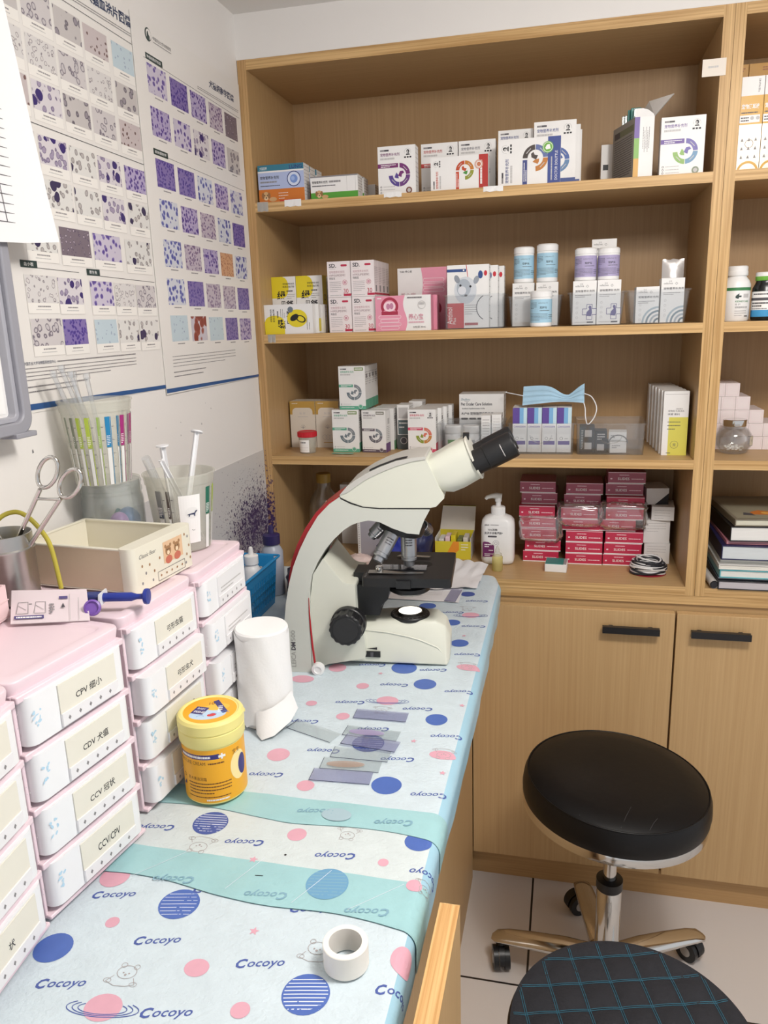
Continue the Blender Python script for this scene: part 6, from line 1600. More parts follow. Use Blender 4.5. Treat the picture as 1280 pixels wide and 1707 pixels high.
def tub():
    t = thing('cream_tub', 'yellow moisture cream tub with printed lid in front of the paper roll', 'tub', (.2520, -.8240, DT + .0003), math.radians(20))
    Y1 = mat('tub_pale_yellow', (240, 226, 142), .4, vary=.01); O = mat('tub_orange_label', (240, 172, 30), .38, vary=.01); NV = mat('tub_navy', (52, 44, 116), .4, vary=0); BR = mat('tub_brown_print', (112, 66, 22), .5, vary=0)
    b = MB(); r = .0355; b.lathe([(0, 0), (r - .003, 0), (r, .003), (r, .072), (r - .001, .075)], Y1, 56)
    a = cyl_art(b, r, 0, face=-PI / 2, step=2.5); a.rect(-110, 4, 220, 66, O)
    a.rect(-46, 58.5, 56, 6, NV); a.poly([(9, 60), (12, 60), (12, 58), (14, 58), (14, 60), (17, 60), (17, 63), (14, 63), (14, 65), (12, 65), (12, 63), (9, 63)], PRWHITE); a.rows(-40, 60, 40, 1, PRWHITE, h=2.6, last=1)
    a.text('MOISTURE CREAM', -46, 51.5, 4.2, BR, w=40); a.rows(-3, 52.4, 18, 1, BR, h=1.8, last=1)
    a.ring(-38, 34, 1.8, 2.6, 0, 360, BR, n=14); a.text('乳木果滋润霜', -30, 32, 4.4, BR, w=24); a.rows(-30, 27.5, 52, 4, BR, pitch=4.0, h=1.4, last=.6, seed=3); a.poly([(-41, 22), (-36, 22), (-36.5, 28)], NV); a.rows(-32, 10.5, 52, 1, BR, h=1.2, last=1); a.rows(-8, 6.4, 26, 1, PRWHITE, h=2, last=1)
    a.disc(34, 42, 12, colmat((250, 226, 160)), 18); a.disc(40, 40, 7, NV, 13); a.text('宝宝', 26, 58, 6, BR, w=10)
    b.build('tub_body', t)
    l = MB(); R = .0375; l.lathe([(r - .002, .0715), (R - .0006, .0725), (R, .074), (R, .0860), (R - .0009, .0872), (R + .0004, .0885), (R + .0004, .099), (R - .0018, .1020), (R - .0045, .1026), (R - .0060, .1014), (0, .1014)], Y1, 64)
    q = Art(l, (0, 0, .1014), (math.cos(-.0), math.sin(-.0), 0), (0, 1, 0), k0=.06)
    q.disc(0, 0, 30.5, O, n=48); q.disc(-2, -9, 21, colmat((190, 214, 236)), 13); q.disc(8, 6, 14, colmat((236, 190, 70)), 8)
    sk = [(-22, -4), (-8, -10), (-1, 5), (-15, 11)]; q.poly(sk, NV); q.text('PISHE', -18.5, -2.5, 4.4, PRWHITE, w=13, rot=-.4, bold=.02); q.text('BABY', -15, 4.5, 3.6, PRWHITE, w=10, rot=-.4)
    q.poly([(2, 20), (8, 23), (21, -7), (15, -10)], NV); q.rows(9, 6, 5, 4, PRWHITE, pitch=4, h=2); q.disc(3, -12, 5.4, colmat((214, 60, 60)), 3.4, rot=.3); q.text('10', -2, 12, 6, BR, w=6)
    for k in range(3): q.ring(-10 + 14 * k, -16 + 3 * k, 4, 4.8, 20, 160, colmat((110, 160, 214)))
    l.build('lid', t)
    tb = MB(); tb.box(R - .001, -.006, .088, R + .003, .006, .0925, Y1); tb.build('lid_tab', t, bevel=.0008, rz=.5)
tub()
def tape_roll():
    T = mat('white_cloth_tape', (240, 236, 228), .7, vary=.02); T2 = mat('tape_core', (214, 210, 204), .7)
    t = thing('tape_roll', 'roll of white medical tape lying on the near pad', 'tape', (.4705, -1.0370, .7366))
    b = MB(); b.lathe([(.0140, 0), (.0190, 0), (.0195, .0006), (.0195, .0212), (.0190, .0218), (.0142, .0218)], T, 56); b.build('tape_band', t)
    c = MB(); c.lathe([(.0142, .0218), (.0140, .0212), (.0136, .0006), (.0140, 0)], T2, 48); c.build('core', t)
tape_roll()

# ---------------------------------------------------------------- drawer towers
PINK = mat('tower_pink', (236, 214, 222), .35, vary=.01); DRW = mat('drawer_white', (240, 240, 242), .35, vary=.008); CARD = mat('name_card_cream', (230, 226, 213), .55, vary=.02); FLW = mat('flower_blue', (182, 215, 236), .5, vary=0); LIPW = mat('label_holder', (236, 234, 236), .3, vary=0)
def tower(label, x, y, ang, W, H, D, names, outs, seed, flowers=True, cards=True):
    t = thing('drawer_tower', label, 'drawers', (x, y, DT + .0003), ang)
    lid = .0135; fr = MB()
    fr.box(0, 0, 0, .004, D, H - lid, PINK); fr.box(W - .004, 0, 0, W, D, H - lid, PINK); fr.box(.004, D - .003, 0, W - .004, D, H - lid, PINK)
    n = len(names); pitch = (H - lid - .004) / n
    for k in range(n + 1):
        z = .0 + k * pitch; fr.box(.0005, -.0060, max(0, z - .0025), W - .0005, .03, z + .0042, PINK)
    fr.build('frame', t, bevel=.0012, seg=2)
    l = MB(); l.loft([[(u, v, H - lid) for u, v in rrect(W + .002, D + .002, .010, 6, W / 2, D / 2)], [(u, v, H - .004) for u, v in rrect(W + .006, D + .006, .012, 6, W / 2, D / 2)], [(u, v, H - .001) for u, v in rrect(W + .005, D + .005, .012, 6, W / 2, D / 2)], [(u, v, H) for u, v in rrect(W - .004, D - .004, .010, 6, W / 2, D / 2)],
                      [(u, v, H) for u, v in rrect(W - .020, D - .020, .008, 6, W / 2, D / 2)], [(u, v, H - .0022) for u, v in rrect(W - .026, D - .026, .006, 6, W / 2, D / 2)], [(u, v, H - .0022) for u, v in rrect(W - .04, D - .04, .004, 6, W / 2, D / 2)]], PINK, False, True, True)
    l.build('lid', t, bevel=.0008)
    for k in range(n):
        z0 = H - lid - .0015 - (k + 1) * pitch + .0070; h = pitch - .0095; o = outs[k]
        d = MB(); pl = rrect(W - .011, .030, .010, 6, W / 2, .005 - o)
        pl = [(u, v) for u, v in pl]
        d.prism(pl, z0, z0 + h, DRW, axes='xy'); d.box(.006, .012 - o, z0 + .001, W - .006, D - .006 - o if o < .02 else D - .03, z0 + h - .004, DRW)
        a = Art(d, (0, -.010 - o, z0), (1, 0, 0), (0, 0, 1)); w = W * 1000; hh = h * 1000; rnd = random.Random(seed + k)
        if flowers:
            for q in range(9): a.disc(16 + rnd.uniform(-4, 4), hh * .55 + rnd.uniform(-8, 8), rnd.uniform(1, 2.4), FLW, rnd.uniform(.6, 1.6), n=10, rot=rnd.uniform(0, 3))
        for q in range(5): a.disc(w - 7 + rnd.uniform(-3, 2), rnd.uniform(5, hh - 5), .5, LGREY, n=8)
        db = d.build('drawer', t, bevel=.001, seg=2, recalc=True)
        c = MB(); x0, x1 = .041, W - .022; y0 = -.0105 - o
        c.box(x0, y0 - .0008, z0 + .0145, x1, y0 + .0003, z0 + h - .0025, CARD if cards else LIPW)
        c.prism([(x0, z0 + .0025), (x1 - .006, z0 + .0025), (x1, z0 + .0085), (x1, z0 + .0150), (x0, z0 + .0150)], y0 - .0022, y0 + .0003, LIPW)
        ar = Art(c, (x0, y0 - .0008, z0 + .0145), (1, 0, 0), (0, 0, 1), k0=.08)
        if names[k]: ar.text(names[k], (x1 - x0) * 1000 * .5, 6.5, 8.0, INK, anchor='c', w=min((x1 - x0) * 900, 8.2 * sum(1.0 if ord(ch) > 255 else .55 for ch in names[k])), bold=.01)
        elif not cards: ar.rows(8, 9, (x1 - x0) * 1000 - 16, 2, LGREY, pitch=5, h=2, seed=k)
        a3 = Art(c, (x0, y0 - .0022, z0 + .0025), (1, 0, 0), (0, 0, 1), k0=.08)
        for q in range(5):
            X = 8 + q * ((x1 - x0) * 1000 - 20) / 4; a3.poly([(X - 1.8, 6), (X, 3.6), (X + 1.8, 6), (X, 8.4)], MGREY)
        c.build('name_holder', db, recalc=True)
    return t
tower('pink drawer tower labelled CPV, CDV, CCV, nearest tower shown whole', .1840, -1.0470, math.radians(81.5), .1370, .2390, .168, ['CPV 细小', 'CDV 犬瘟', 'CCV 冠状', 'CCV/CPV'], [.0, .0, .0, .0], 1)
tower('white fronted drawer tower with toxoplasma cards, right behind the CPV tower', .1895, -.8830, math.radians(86), .1385, .2345, .170, ['弓形虫猫', '弓形虫犬', 'CIV 副流感', ''], [.002, .010, .004, .006], 11)
tower('drawer tower with greyish blank cards, farthest, beside the blue basket', .1960, -.7280, math.radians(90), .1420, .2330, .175, ['', '', '', ''], [.0, .006, .010, .006], 21, cards=False)
tower('drawer tower cut off by the left picture edge, in front of the CPV tower', .1990, -1.1900, math.radians(95), .1380, .2400, .168, ['', '', '', '状'], [.0, .0, .0, .0], 31)
TOPA = DT + .0003 + .2390; TOPB = DT + .0003 + .2345

def tray():
    t = thing('cream_tray', 'cream open drawer with small bear pictures lying on the towers', 'tray', (.1630, -.8210, TOPB + .0006), math.radians(84.5))
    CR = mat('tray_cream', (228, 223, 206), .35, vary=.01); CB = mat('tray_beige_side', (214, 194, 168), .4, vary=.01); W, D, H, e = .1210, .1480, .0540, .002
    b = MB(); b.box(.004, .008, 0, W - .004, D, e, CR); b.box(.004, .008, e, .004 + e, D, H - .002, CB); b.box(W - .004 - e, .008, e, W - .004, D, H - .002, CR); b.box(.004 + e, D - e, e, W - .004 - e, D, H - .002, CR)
    b.box(.0025, .008, H - .0035, .007, D + .0015, H - .0012, CR); b.box(W - .007, .008, H - .0035, W - .0025, D + .0015, H - .0012, CR); b.box(.007, D - .003, H - .0035, W - .007, D + .0015, H - .0012, CR)
    b.build('tray_body', t, bevel=.0005, seg=1)
    f = MB(); f.prism(rrect(W + .002, .020, .008, 6, W / 2, 0), .0, H, CR, axes='xy')
    a = Art(f, (0, -.0100, 0), (1, 0, 0), (0, 0, 1)); BRN = colmat((160, 120, 84)); SOFT = colmat((222, 186, 150))
    a.text('Classic Bear', 12, 39, 4.8, DGREY, w=32, shear=.25)
    for x, y in ((16, 30), (30, 28), (22, 20), (38, 18), (34, 8), (14, 10), (104, 44), (110, 40), (112, 28), (106, 18), (113, 12), (103, 8), (50, 30)): a.disc(x, y, 1.5, BRN if (x + y) % 3 else MGREY, 1.9, n=10)
    a.rect(58, 20, 40, 26, SOFT)
    for X in (68, 86): 
        a.disc(X, 34, 6, BRN, 6); a.disc(X - 5, 40, 2.2, BRN); a.disc(X + 5, 40, 2.2, BRN); a.disc(X, 31.5, 2.6, colmat((236, 214, 184))); a.disc(X, 23, 7, colmat((196, 110, 90)), 5); a.disc(X - 2, 35.5, .8, INK); a.disc(X + 2, 35.5, .8, INK)
    a.path([(44, 3), (100, 3), (100, 14), (44, 14)], .5, DGREY, closed=True)
    for q in range(5): a.disc(50 + q * 11, 8.5, 1.4, BRN, n=10)
    f.build('tray_front', t, bevel=.001, recalc=True)
tray()
# canister with forceps and a rubber tube
def canister():
    t = thing('steel_canister', 'brushed steel canister holding forceps at the left picture edge', 'canister', (.0400, -.8500 - .010, TOPA + .0004))
    b = MB(); b.lathe([(0, 0), (.0305, 0), (.0315, .001), (.0315, .056), (.0325, .0575), (.0325, .0595), (.0310, .061), (.0310, .076), (.0300, .0762), (.0298, .0755), (.0298, .004), (0, .004)], STEEL, 48); b.build('canister_body', t)
canister()
CX, CY, CZ = .0400, -.8600, TOPA + .0004
def forceps():
    t = thing('forceps', 'steel ring-handled forceps leaning out of the canister', 'forceps', (CX, CY, CZ))
    F = mat('polished_steel', (206, 204, 200), .16, 1.0, vary=0)
    for k, (rc, tip, tilt) in enumerate((((.066, .004, .144), (-.018, .0, .012), .5), ((.090, .006, .132), (-.012, .004, .012), .9))):
        m = MB(); c = Vector(rc); p = Vector(tip); d = (c - p).normalized(); s0 = c - d * .022
        m.tube([p, p + (s0 - p) * .4, p + (s0 - p) * .7, s0], [.0016, .0024, .0026, .0024], F, 10)
        q = d.cross(Vector((0, 1, 0))).normalized()
        m.tube([c + d * (.0185 * math.cos(a)) + q * (.0105 * math.sin(a)) for a in [2 * PI * i / 24 for i in range(24)]], .0023, F, 8, closed=True)
        m.build('handle', t)
    m = MB(); m.box(.046, .002, .1135, .077, .006, .1165, F); m.build('ratchet', t, bevel=.001)
forceps()
mb = MB(); F2 = mat('polished_steel', (206, 204, 200), .16, 1.0)
mb.tube(smooth([(-.004, -.012, .085), (.004, -.012, .079), (.008, -.010, .066), (.004, -.006, .02)]), .0022, F2, 8)
tag(mb.build('metal_hook', loc=(CX, CY, CZ)), 'bent end of a steel instrument inside the canister mouth', 'instrument')
mb = MB(); mb.tube(smooth([(-.010, -.004, .020), (-.014, -.002, .070), (-.006, .006, .090), (.008, .014, .0965), (.022, .016, .0920), (.036, .018, .0760), (.045, .020, .0540), (.053, .017, .0080)]), .0026, clear('yellow_rubber', (222, 208, 96), .12, .2, .75, (206, 194, 84)), 12)
tag(mb.build('rubber_tube', loc=(CX, CY, CZ)), 'yellow rubber tube arching from the canister over the tray side', 'tube')
# syringe in its pouch, purple cap, small pink box
def syringe():
    t = thing('syringe', 'syringe with blue plunger sticking out of its paper pouch', 'syringe', (.1300, -.8720, TOPA + .0100), math.radians(12))
    BL = mat('syringe_blue', (34, 52, 142), .35)
    X = lambda prof, m, n=22: [(x, r) for r, x in prof]
    def turn(prof, m, name, n=24):
        o = MB(); o.lathe(prof, m, n); ob = o.build(name, t, rot=(0, PI / 2, 0)); return ob
    turn([(0, .0), (.0062, .0), (.0064, .030)], clear('blue_barrel', (150, 160, 210), .15, .1, .35, (90, 104, 180)), 'barrel')
    o = MB(); o.prism([(-.010, -.0065), (.010, -.0065), (.012, 0), (.010, .0065), (-.010, .0065), (-.012, 0)], .030, .0318, mat('clear_flange', (226, 228, 232), .3), axes='yz'); o.build('finger_flange', t, recalc=True)
    turn([(0, .006), (.0048, .006), (.0048, .062), (.0030, .068), (.0030, .074), (.0082, .0765), (.0088, .0785), (.0085, .0805), (0, .0808)], BL, 'plunger')
    turn([(0, -.003), (.0058, -.003), (.0058, .006), (0, .006)], INK, 'piston')
syringe()
def pouch_pack():
    mb = MB(); P = mat('pouch_paper', (226, 212, 216), .5, vary=.01); c = [(.0950, -.9310), (.1720, -.9090), (.1490, -.8760), (.0690, -.8920)]
    mb = MB(); n = 14; A = []; cv = [Vector((x, y, 0)) for x, y in c]
    for i in range(n + 1):
        for j in range(n + 1):
            u = i / n; v = j / n; p = (cv[0] * (1 - u) + cv[1] * u) * (1 - v) + (cv[3] * (1 - u) + cv[2] * u) * v
            A.append((p.x, p.y, TOPA + .0015 + .021 * v + .0012 * math.sin(u * 7) * math.sin(v * PI)))
    fs = [(i * (n + 1) + j, (i + 1) * (n + 1) + j, (i + 1) * (n + 1) + j + 1, i * (n + 1) + j + 1) for i in range(n) for j in range(n)]
    mb.add(A, fs, P, True); mb.add([(x, y, z - .0005) for x, y, z in A], [tuple(reversed(f)) for f in fs], P, True)
    O = Vector(A[0]); U = (Vector(A[n * (n + 1)]) - O).normalized(); V = (Vector(A[n]) - O).normalized()
    a = Art(mb, O, U, V, k0=1.6); VI = colmat((84, 76, 128))
    a.rect(4, 5, 30, 5, VI); a.rows(6, 6.5, 26, 1, PRWHITE, h=2, last=1)
    for X in (6, 24): a.path([(X, 13), (X + 12, 13), (X + 12, 30), (X + 2, 30), (X, 13)], .6, MGREY); a.line((X + 2, 25), (X + 10, 18), .5, MGREY)
    a.line((19, 27), (22, 27), 1, DGREY); a.rows(40, 24, 5, 4, MGREY, pitch=4, h=2.4); a.poly([(52, 20), (56, 20), (54, 27)], DGREY); a.rect(50, 33, 9, 4, VI); a.line((61, 1), (61, 40), .5, LGREY); a.line((70, 1), (70, 40), .5, LGREY)
    tag(mb.build('syringe_pouch'), 'white and clear paper syringe pouch leaning against the cream tray', 'pouch')
pouch_pack()
mb = MB(); mb.lathe([(.0075, 0), (.0085, .001), (.0085, .006), (.0065, .007), (.0060, .005), (0, .005)], mat('violet_cap', (120, 84, 168), .4), 28); tag(mb.build('violet_cap', loc=(.166, -.893, TOPA + .0086), rot=(1.15, 0, .45)), 'violet round cap peeking out under the syringe', 'cap')
def pink_box():
    t = thing('pink_organizer', 'small pink open organizer box at the left picture edge on the towers', 'box', (.0900, -.9900, TOPA + .0004), math.radians(8))
    P = mat('organizer_pink', (236, 206, 208), .35, vary=.01); mb = MB(); w, d, h, e = .060, .080, .036, .002
    mb.box(-w, 0, 0, 0, d, e, P); mb.box(-w, 0, e, -w + e, d, h, P); mb.box(-e, 0, e, 0, d, h, P); mb.box(-w + e, 0, e, -e, e, h, P); mb.box(-w + e, d - e, e, -e, d, h, P)
    mb.box(-w - .001, -.001, h * .52, .001, d + .001, h * .52 + .0012, P); mb.build('box_body', t, bevel=.0005, seg=1)
pink_box()

# ---------------------------------------------------------------- cups at the wall
def scale_cup(label, x, y, z, rb, rt, h, cols, white_label=False, face=-1.0):
    t = thing('measuring_cup', label, 'cup', (x, y, z + .0003))
    b = MB(); k = (rt - rb) / h
    b.lathe([(0, 0), (rb, 0), (rt - .0012, h * .86), (rt, h * .87), (rt + .0014, h - .003), (rt + .0026, h - .0025), (rt + .0026, h), (rt + .0010, h)], MILKY, 56)
    b.lathe([(rt + .0002, h), (rt - .002, h * .86), (rb - .0012, .0015), (0, .0015)], MILKY, 56)
    a = cyl_art(b, rb, 0, face=face, taper=k, step=3); H = h * 1000
    for i, (deg, c, wide) in enumerate(cols):
        A = math.radians(deg) * rb * 1000; m = colmat(c)
        a.rect(A - wide / 2, H * .46, wide, H * .36, m); a.rect(A - wide / 2 + .3, 1, wide - .6, H * .44, mat('cup_white_print', (230, 230, 228), .5, vary=0)); a.rect(A + wide / 2 + .5, 1, .7, H * .81, m)
        for q in range(4): a.rect(A + wide / 2 + 1.6, H * (.22 + .16 * q), 2.4, .6, DGREY)
        a.rows(A - wide / 2 + .6, H * .46 + 14, wide - 1.2, 6, PRWHITE, pitch=2.2, h=.9, seed=i)
    if white_label:
        A = math.radians(white_label) * rb * 1000; W_ = 24
        a.rect(A - W_ / 2, 12, W_, H * .64, PRWHITE); a.disc(A + 2, H * .52, 8, WHITE)
        # small standing dog emblem
        X, Y = A + 2, H * .52
        a.poly([(X - 4, Y - 1), (X + 3, Y), (X + 4, Y + 2.6), (X + 6, Y + 3.2), (X + 6, Y + 1.4), (X + 4.6, Y + .6), (X + 3.6, Y - 1.6), (X + 3.4, Y - 5), (X + 2.4, Y - 5), (X + 2, Y - 2.4), (X - 2.4, Y - 2.2), (X - 3, Y - 5), (X - 4, Y - 5), (X - 3.8, Y - 2.4), (X - 5.6, Y - 2.6), (X - 5.4, Y - 1.8)], colmat((40, 48, 84)))
        a.ring(A + 3, H * .3, 1.4, 2, 180, 330, DGREY, n=8)
    b.build('cup_body', t)
    return t
ZC = DT + .0003 + .2330
def clear_jar():
    t = thing('clear_jar', 'clear plastic jar with balloons inside, under the striped measuring cup', 'jar', (.0445, -.6500, ZC + .0004))
    J = clear('jar_plastic', (247, 249, 248), .09, .12, .12, (214, 220, 220)); b = MB()
    b.lathe([(0, 0), (.0385, 0), (.0405, .003), (.0405, .070), (.0395, .076), (.0385, .079), (.0385, .082), (.0398, .083), (.0398, .087), (.0385, .088), (.0385, .094), (.0398, .095), (.0385, .0985)], J, 56); b.lathe([(.0372, .0985), (.0372, .079), (.0385, .075), (.0394, .069), (.0394, .004), (0, .003)], J, 56); b.build('jar_body', t)
    MB().lathe([(.0385, .0990), (.0385, .1005), (0, .1005)], MILKY, 40).build('jar_cover', t)
clear_jar()
for nm, c, r, col in (('lilac balloon inside the clear jar under the striped cup', (.060, -.664, ZC + .052), .0125, (196, 150, 214)), ('blue balloon inside the clear jar under the striped cup', (.055, -.634, ZC + .046), .0165, (84, 134, 196)), ('teal strip of packaging inside the clear jar', (.034, -.624, ZC + .045), .008, (40, 126, 134))):
    m = MB(); m.sphere((0, 0, 0), r, mat('balloon_%d' % col[0], col, .3, vary=.02), 24, sz=1.1 if r > .01 else 3); 
    if r > .01: m.lathe([(.0012, -r * 1.25), (.0035, -r * 1.35)], mat('balloon_%d' % col[0], col), 12)
    o = m.build('balloon' if r > .01 else 'teal_strip', loc=(c[0], c[1], ZC + .0048 + (r * 1.36 if r > .01 else r * 3) + (.022 if r < .014 and r > .01 else .012 if r > .01 else 0))); tag(o, nm, 'balloon' if r > .01 else 'packaging')
Z1C = ZC + .0004 + .1005
scale_cup('frosted measuring cup with coloured stripes, standing on the clear jar', .0480, -.6700, Z1C, .0345, .0440, .1080, [(-84, (120, 130, 110), 2.2), (-68, (110, 120, 96), 2.4), (-54, (176, 196, 70), 3.6), (-38, (176, 196, 70), 4.2), (-20, (150, 176, 90), 2), (-4, (30, 126, 176), 5), (14, (40, 110, 150), 1.6), (24, (160, 40, 116), 5), (42, (140, 60, 120), 1.6), (52, (172, 50, 120), 5), (68, (110, 80, 110), 1.6), (78, (84, 50, 42), 4.6), (94, (70, 60, 56), 3), (108, (60, 56, 56), 2)], face=-.62)
scale_cup('frosted measuring cup with white dog label, behind the cream tray', .1290, -.6180, ZC, .0355, .0460, .1050, [(-62, (66, 74, 92), 7), (-44, (80, 70, 66), 3), (34, (30, 104, 84), 7), (58, (170, 196, 48), 7), (74, (176, 196, 70), 6)], white_label=-6, face=-.72)
TUBEC = clear('pipette_plastic', (248, 249, 250), .12, .1, .16, (236, 238, 240)); PLW = mat('white_plunger', (236, 236, 238), .35)
for k, (dx, dy, tx, ty, hh) in enumerate(((-.012, -.028, -.018, -.050, .140), (-.004, -.020, -.012, -.042, .146), (.004, -.024, -.004, -.036, .138), (-.010, -.010, -.016, -.014, .136), (.002, -.004, .0, -.010, .134))):
    m = MB(); m.tube([(dx * .4, dy * .4, .004), (dx, dy, .08), (tx, ty, hh)], [.0016, .0028, .0030], TUBEC, 12); m.tube([(tx, ty, hh - .001), (tx, ty, hh + .006)], .0042, TUBEC, 12)
    tag(m.build('pipette', loc=(.0480, -.6700, Z1C + .0020)), 'clear plastic pipette, %s of the bunch in the upper striped cup' % ['longest leaning outward', 'tallest', 'third', 'fourth', 'shortest'][k], 'pipette', 'clear pipettes in the upper cup')
for k, (b0, t0, lab, disc) in enumerate((((.012, .026), (.008, -.056), 'white plunger leaning farthest toward the striped cup', 0), ((-.014, .020), (-.026, -.036), 'clear barrel leaning second from the striped cup', 0), ((-.004, -.012), (-.010, -.018), 'white plunger with flat disc standing nearly upright in the dog cup', 1), ((.004, -.014), (.010, .044), 'white plunger with flat disc leaning toward the bookcase', 1))):
    m = MB(); p = Vector((b0[0], b0[1], .004)); q = Vector((t0[0], t0[1], (.128, .128, .140, .150)[k])); d = (q - p).normalized(); s_ = d.cross(Vector((0, 0, 1))).normalized() if abs(d.z) < .99 else Vector((1, 0, 0)); s2 = d.cross(s_)
    if k == 1: m.tube([p, q], .0056, TUBEC, 14)
    else:
        for e in (s_, s2):
            f_ = d.cross(e) * .0006; w = e * .0042
            m.add([p - w - f_, p + w - f_, p + w + f_, p - w + f_, q - w - f_, q + w - f_, q + w + f_, q - w + f_], [(0, 3, 2, 1), (4, 5, 6, 7), (0, 1, 5, 4), (1, 2, 6, 5), (2, 3, 7, 6), (3, 0, 4, 7)], PLW)
    if disc: m.tube([q, q + d * .0018], .0085, PLW, 24)
    tag(m.build('syringe_plunger', loc=(.1290, -.6180, ZC + .0022)), lab, 'plunger')

# ---------------------------------------------------------------- blue basket and bottles
def basket():
    t = thing('blue_basket', 'blue perforated plastic basket between the far drawer tower and the microscope', 'basket', (.0600, -.3160, DT + .0004))
    BL = mat('basket_blue', (34, 134, 192), .38, vary=.02); hx, hy, H, e = .047, .096, .0940, .0022; sl = .10
    b = MB(); b.box(-hx + .010, -hy + .010, 0, hx - .010, hy - .010, e, BL)
    def wall(P, U, nrm, L, n, rows_):
        # P bottom corner, U along, wall leans out with height
        W = Vector((0, 0, 1)) + nrm * sl; W = W / W.z
        def quad(a0, a1, z0, z1):
            q = [P + U * a0 + W * z0, P + U * a1 + W * z0, P + U * a1 + W * z1, P + U * a0 + W * z1]; i = [x - nrm * e for x in q]
            b.add(q + i, [(0, 1, 2, 3), (7, 6, 5, 4), (0, 4, 5, 1), (1, 5, 6, 2), (2, 6, 7, 3), (3, 7, 4, 0)], BL)
        quad(0, L, 0, .012); quad(0, L, H - .022, H)
        zz = .012; rh = (H - .034) / rows_
        cw = L / n
        for i in range(n + 1): quad(max(0, i * cw - cw * .22), min(L, i * cw + cw * .22), .012, H - .022)
        for r in range(1, rows_): quad(0, L, .012 + r * rh - .0028, .012 + r * rh + .0028)
    x, y = hx - .010, hy - .010
    wall(Vector((x, -y, 0)), Vector((0, 1, 0)), Vector((1, 0, 0)), 2 * y, 16, 4)
    wall(Vector((-x, y, 0)), Vector((0, -1, 0)), Vector((-1, 0, 0)), 2 * y, 16, 4)
    wall(Vector((-x, -y, 0)), Vector((1, 0, 0)), Vector((0, -1, 0)), 2 * x, 7, 4)
    wall(Vector((x, y, 0)), Vector((-1, 0, 0)), Vector((0, 1, 0)), 2 * x, 7, 4)
    b.build('basket_body', t, recalc=False)
    r = MB(); o = rrect(2 * hx + .004, 2 * hy + .004, .006, 4); r.tube([(u, v, H) for u, v in o], .0022, BL, 8, closed=True); r.build('rim', t)
basket()
def squeeze(label, x, y, body, cap, h, z0=DT + .0035, tip=True, r=.014):
    t = thing('dropper_bottle', label, 'bottle', (x, y, z0))
    MB().lathe([(0, 0), (r - .001, 0), (r, .002), (r, h * .62), (r * .8, h * .68), (r * .62, h * .72), (r * .62, h * .74)], body, 28).build('bottle_body', t)
    c = MB(); c.lathe([(r * .80, h * .73), (r * .80, h * .86), (r * .7, h * .87), (r * .30, h * .88), (r * .22, h * .985), (r * .12, h), (0, h)], cap, 24); c.build('cap', t)
squeeze('white dropper bottle standing inside the blue basket', .0720, -.2700, WHITEPL, WHITEPL, .122, r=.0165)
squeeze('grey dropper bottle with dark purple cap behind the blue basket', .0760, -.1750, mat('grey_bottle', (168, 174, 188), .35), mat('dark_purple_cap', (44, 34, 84), .4), .142, DT + .0004, r=.0215)
lump('blue_bag', 'dark plastic bag heap between the blue basket and the microscope', 'bag', (.130, -.165, DT), .026, .050, .034, mat('dark_plastic_bag', (44, 38, 58), .35), 15)
lump('white_bag', 'whitish plastic bag behind the microscope foot', 'bag', (.160, -.268, DT), .020, .030, .030, mat('whitish_bag', (190, 190, 196), .35), 18, .3)
lump('red_pouch', 'dark red pouch behind the microscope arm', 'pouch', (.150, -.060, DT), .030, .024, .036, mat('dark_red_pouch', (124, 34, 44), .5), 22)

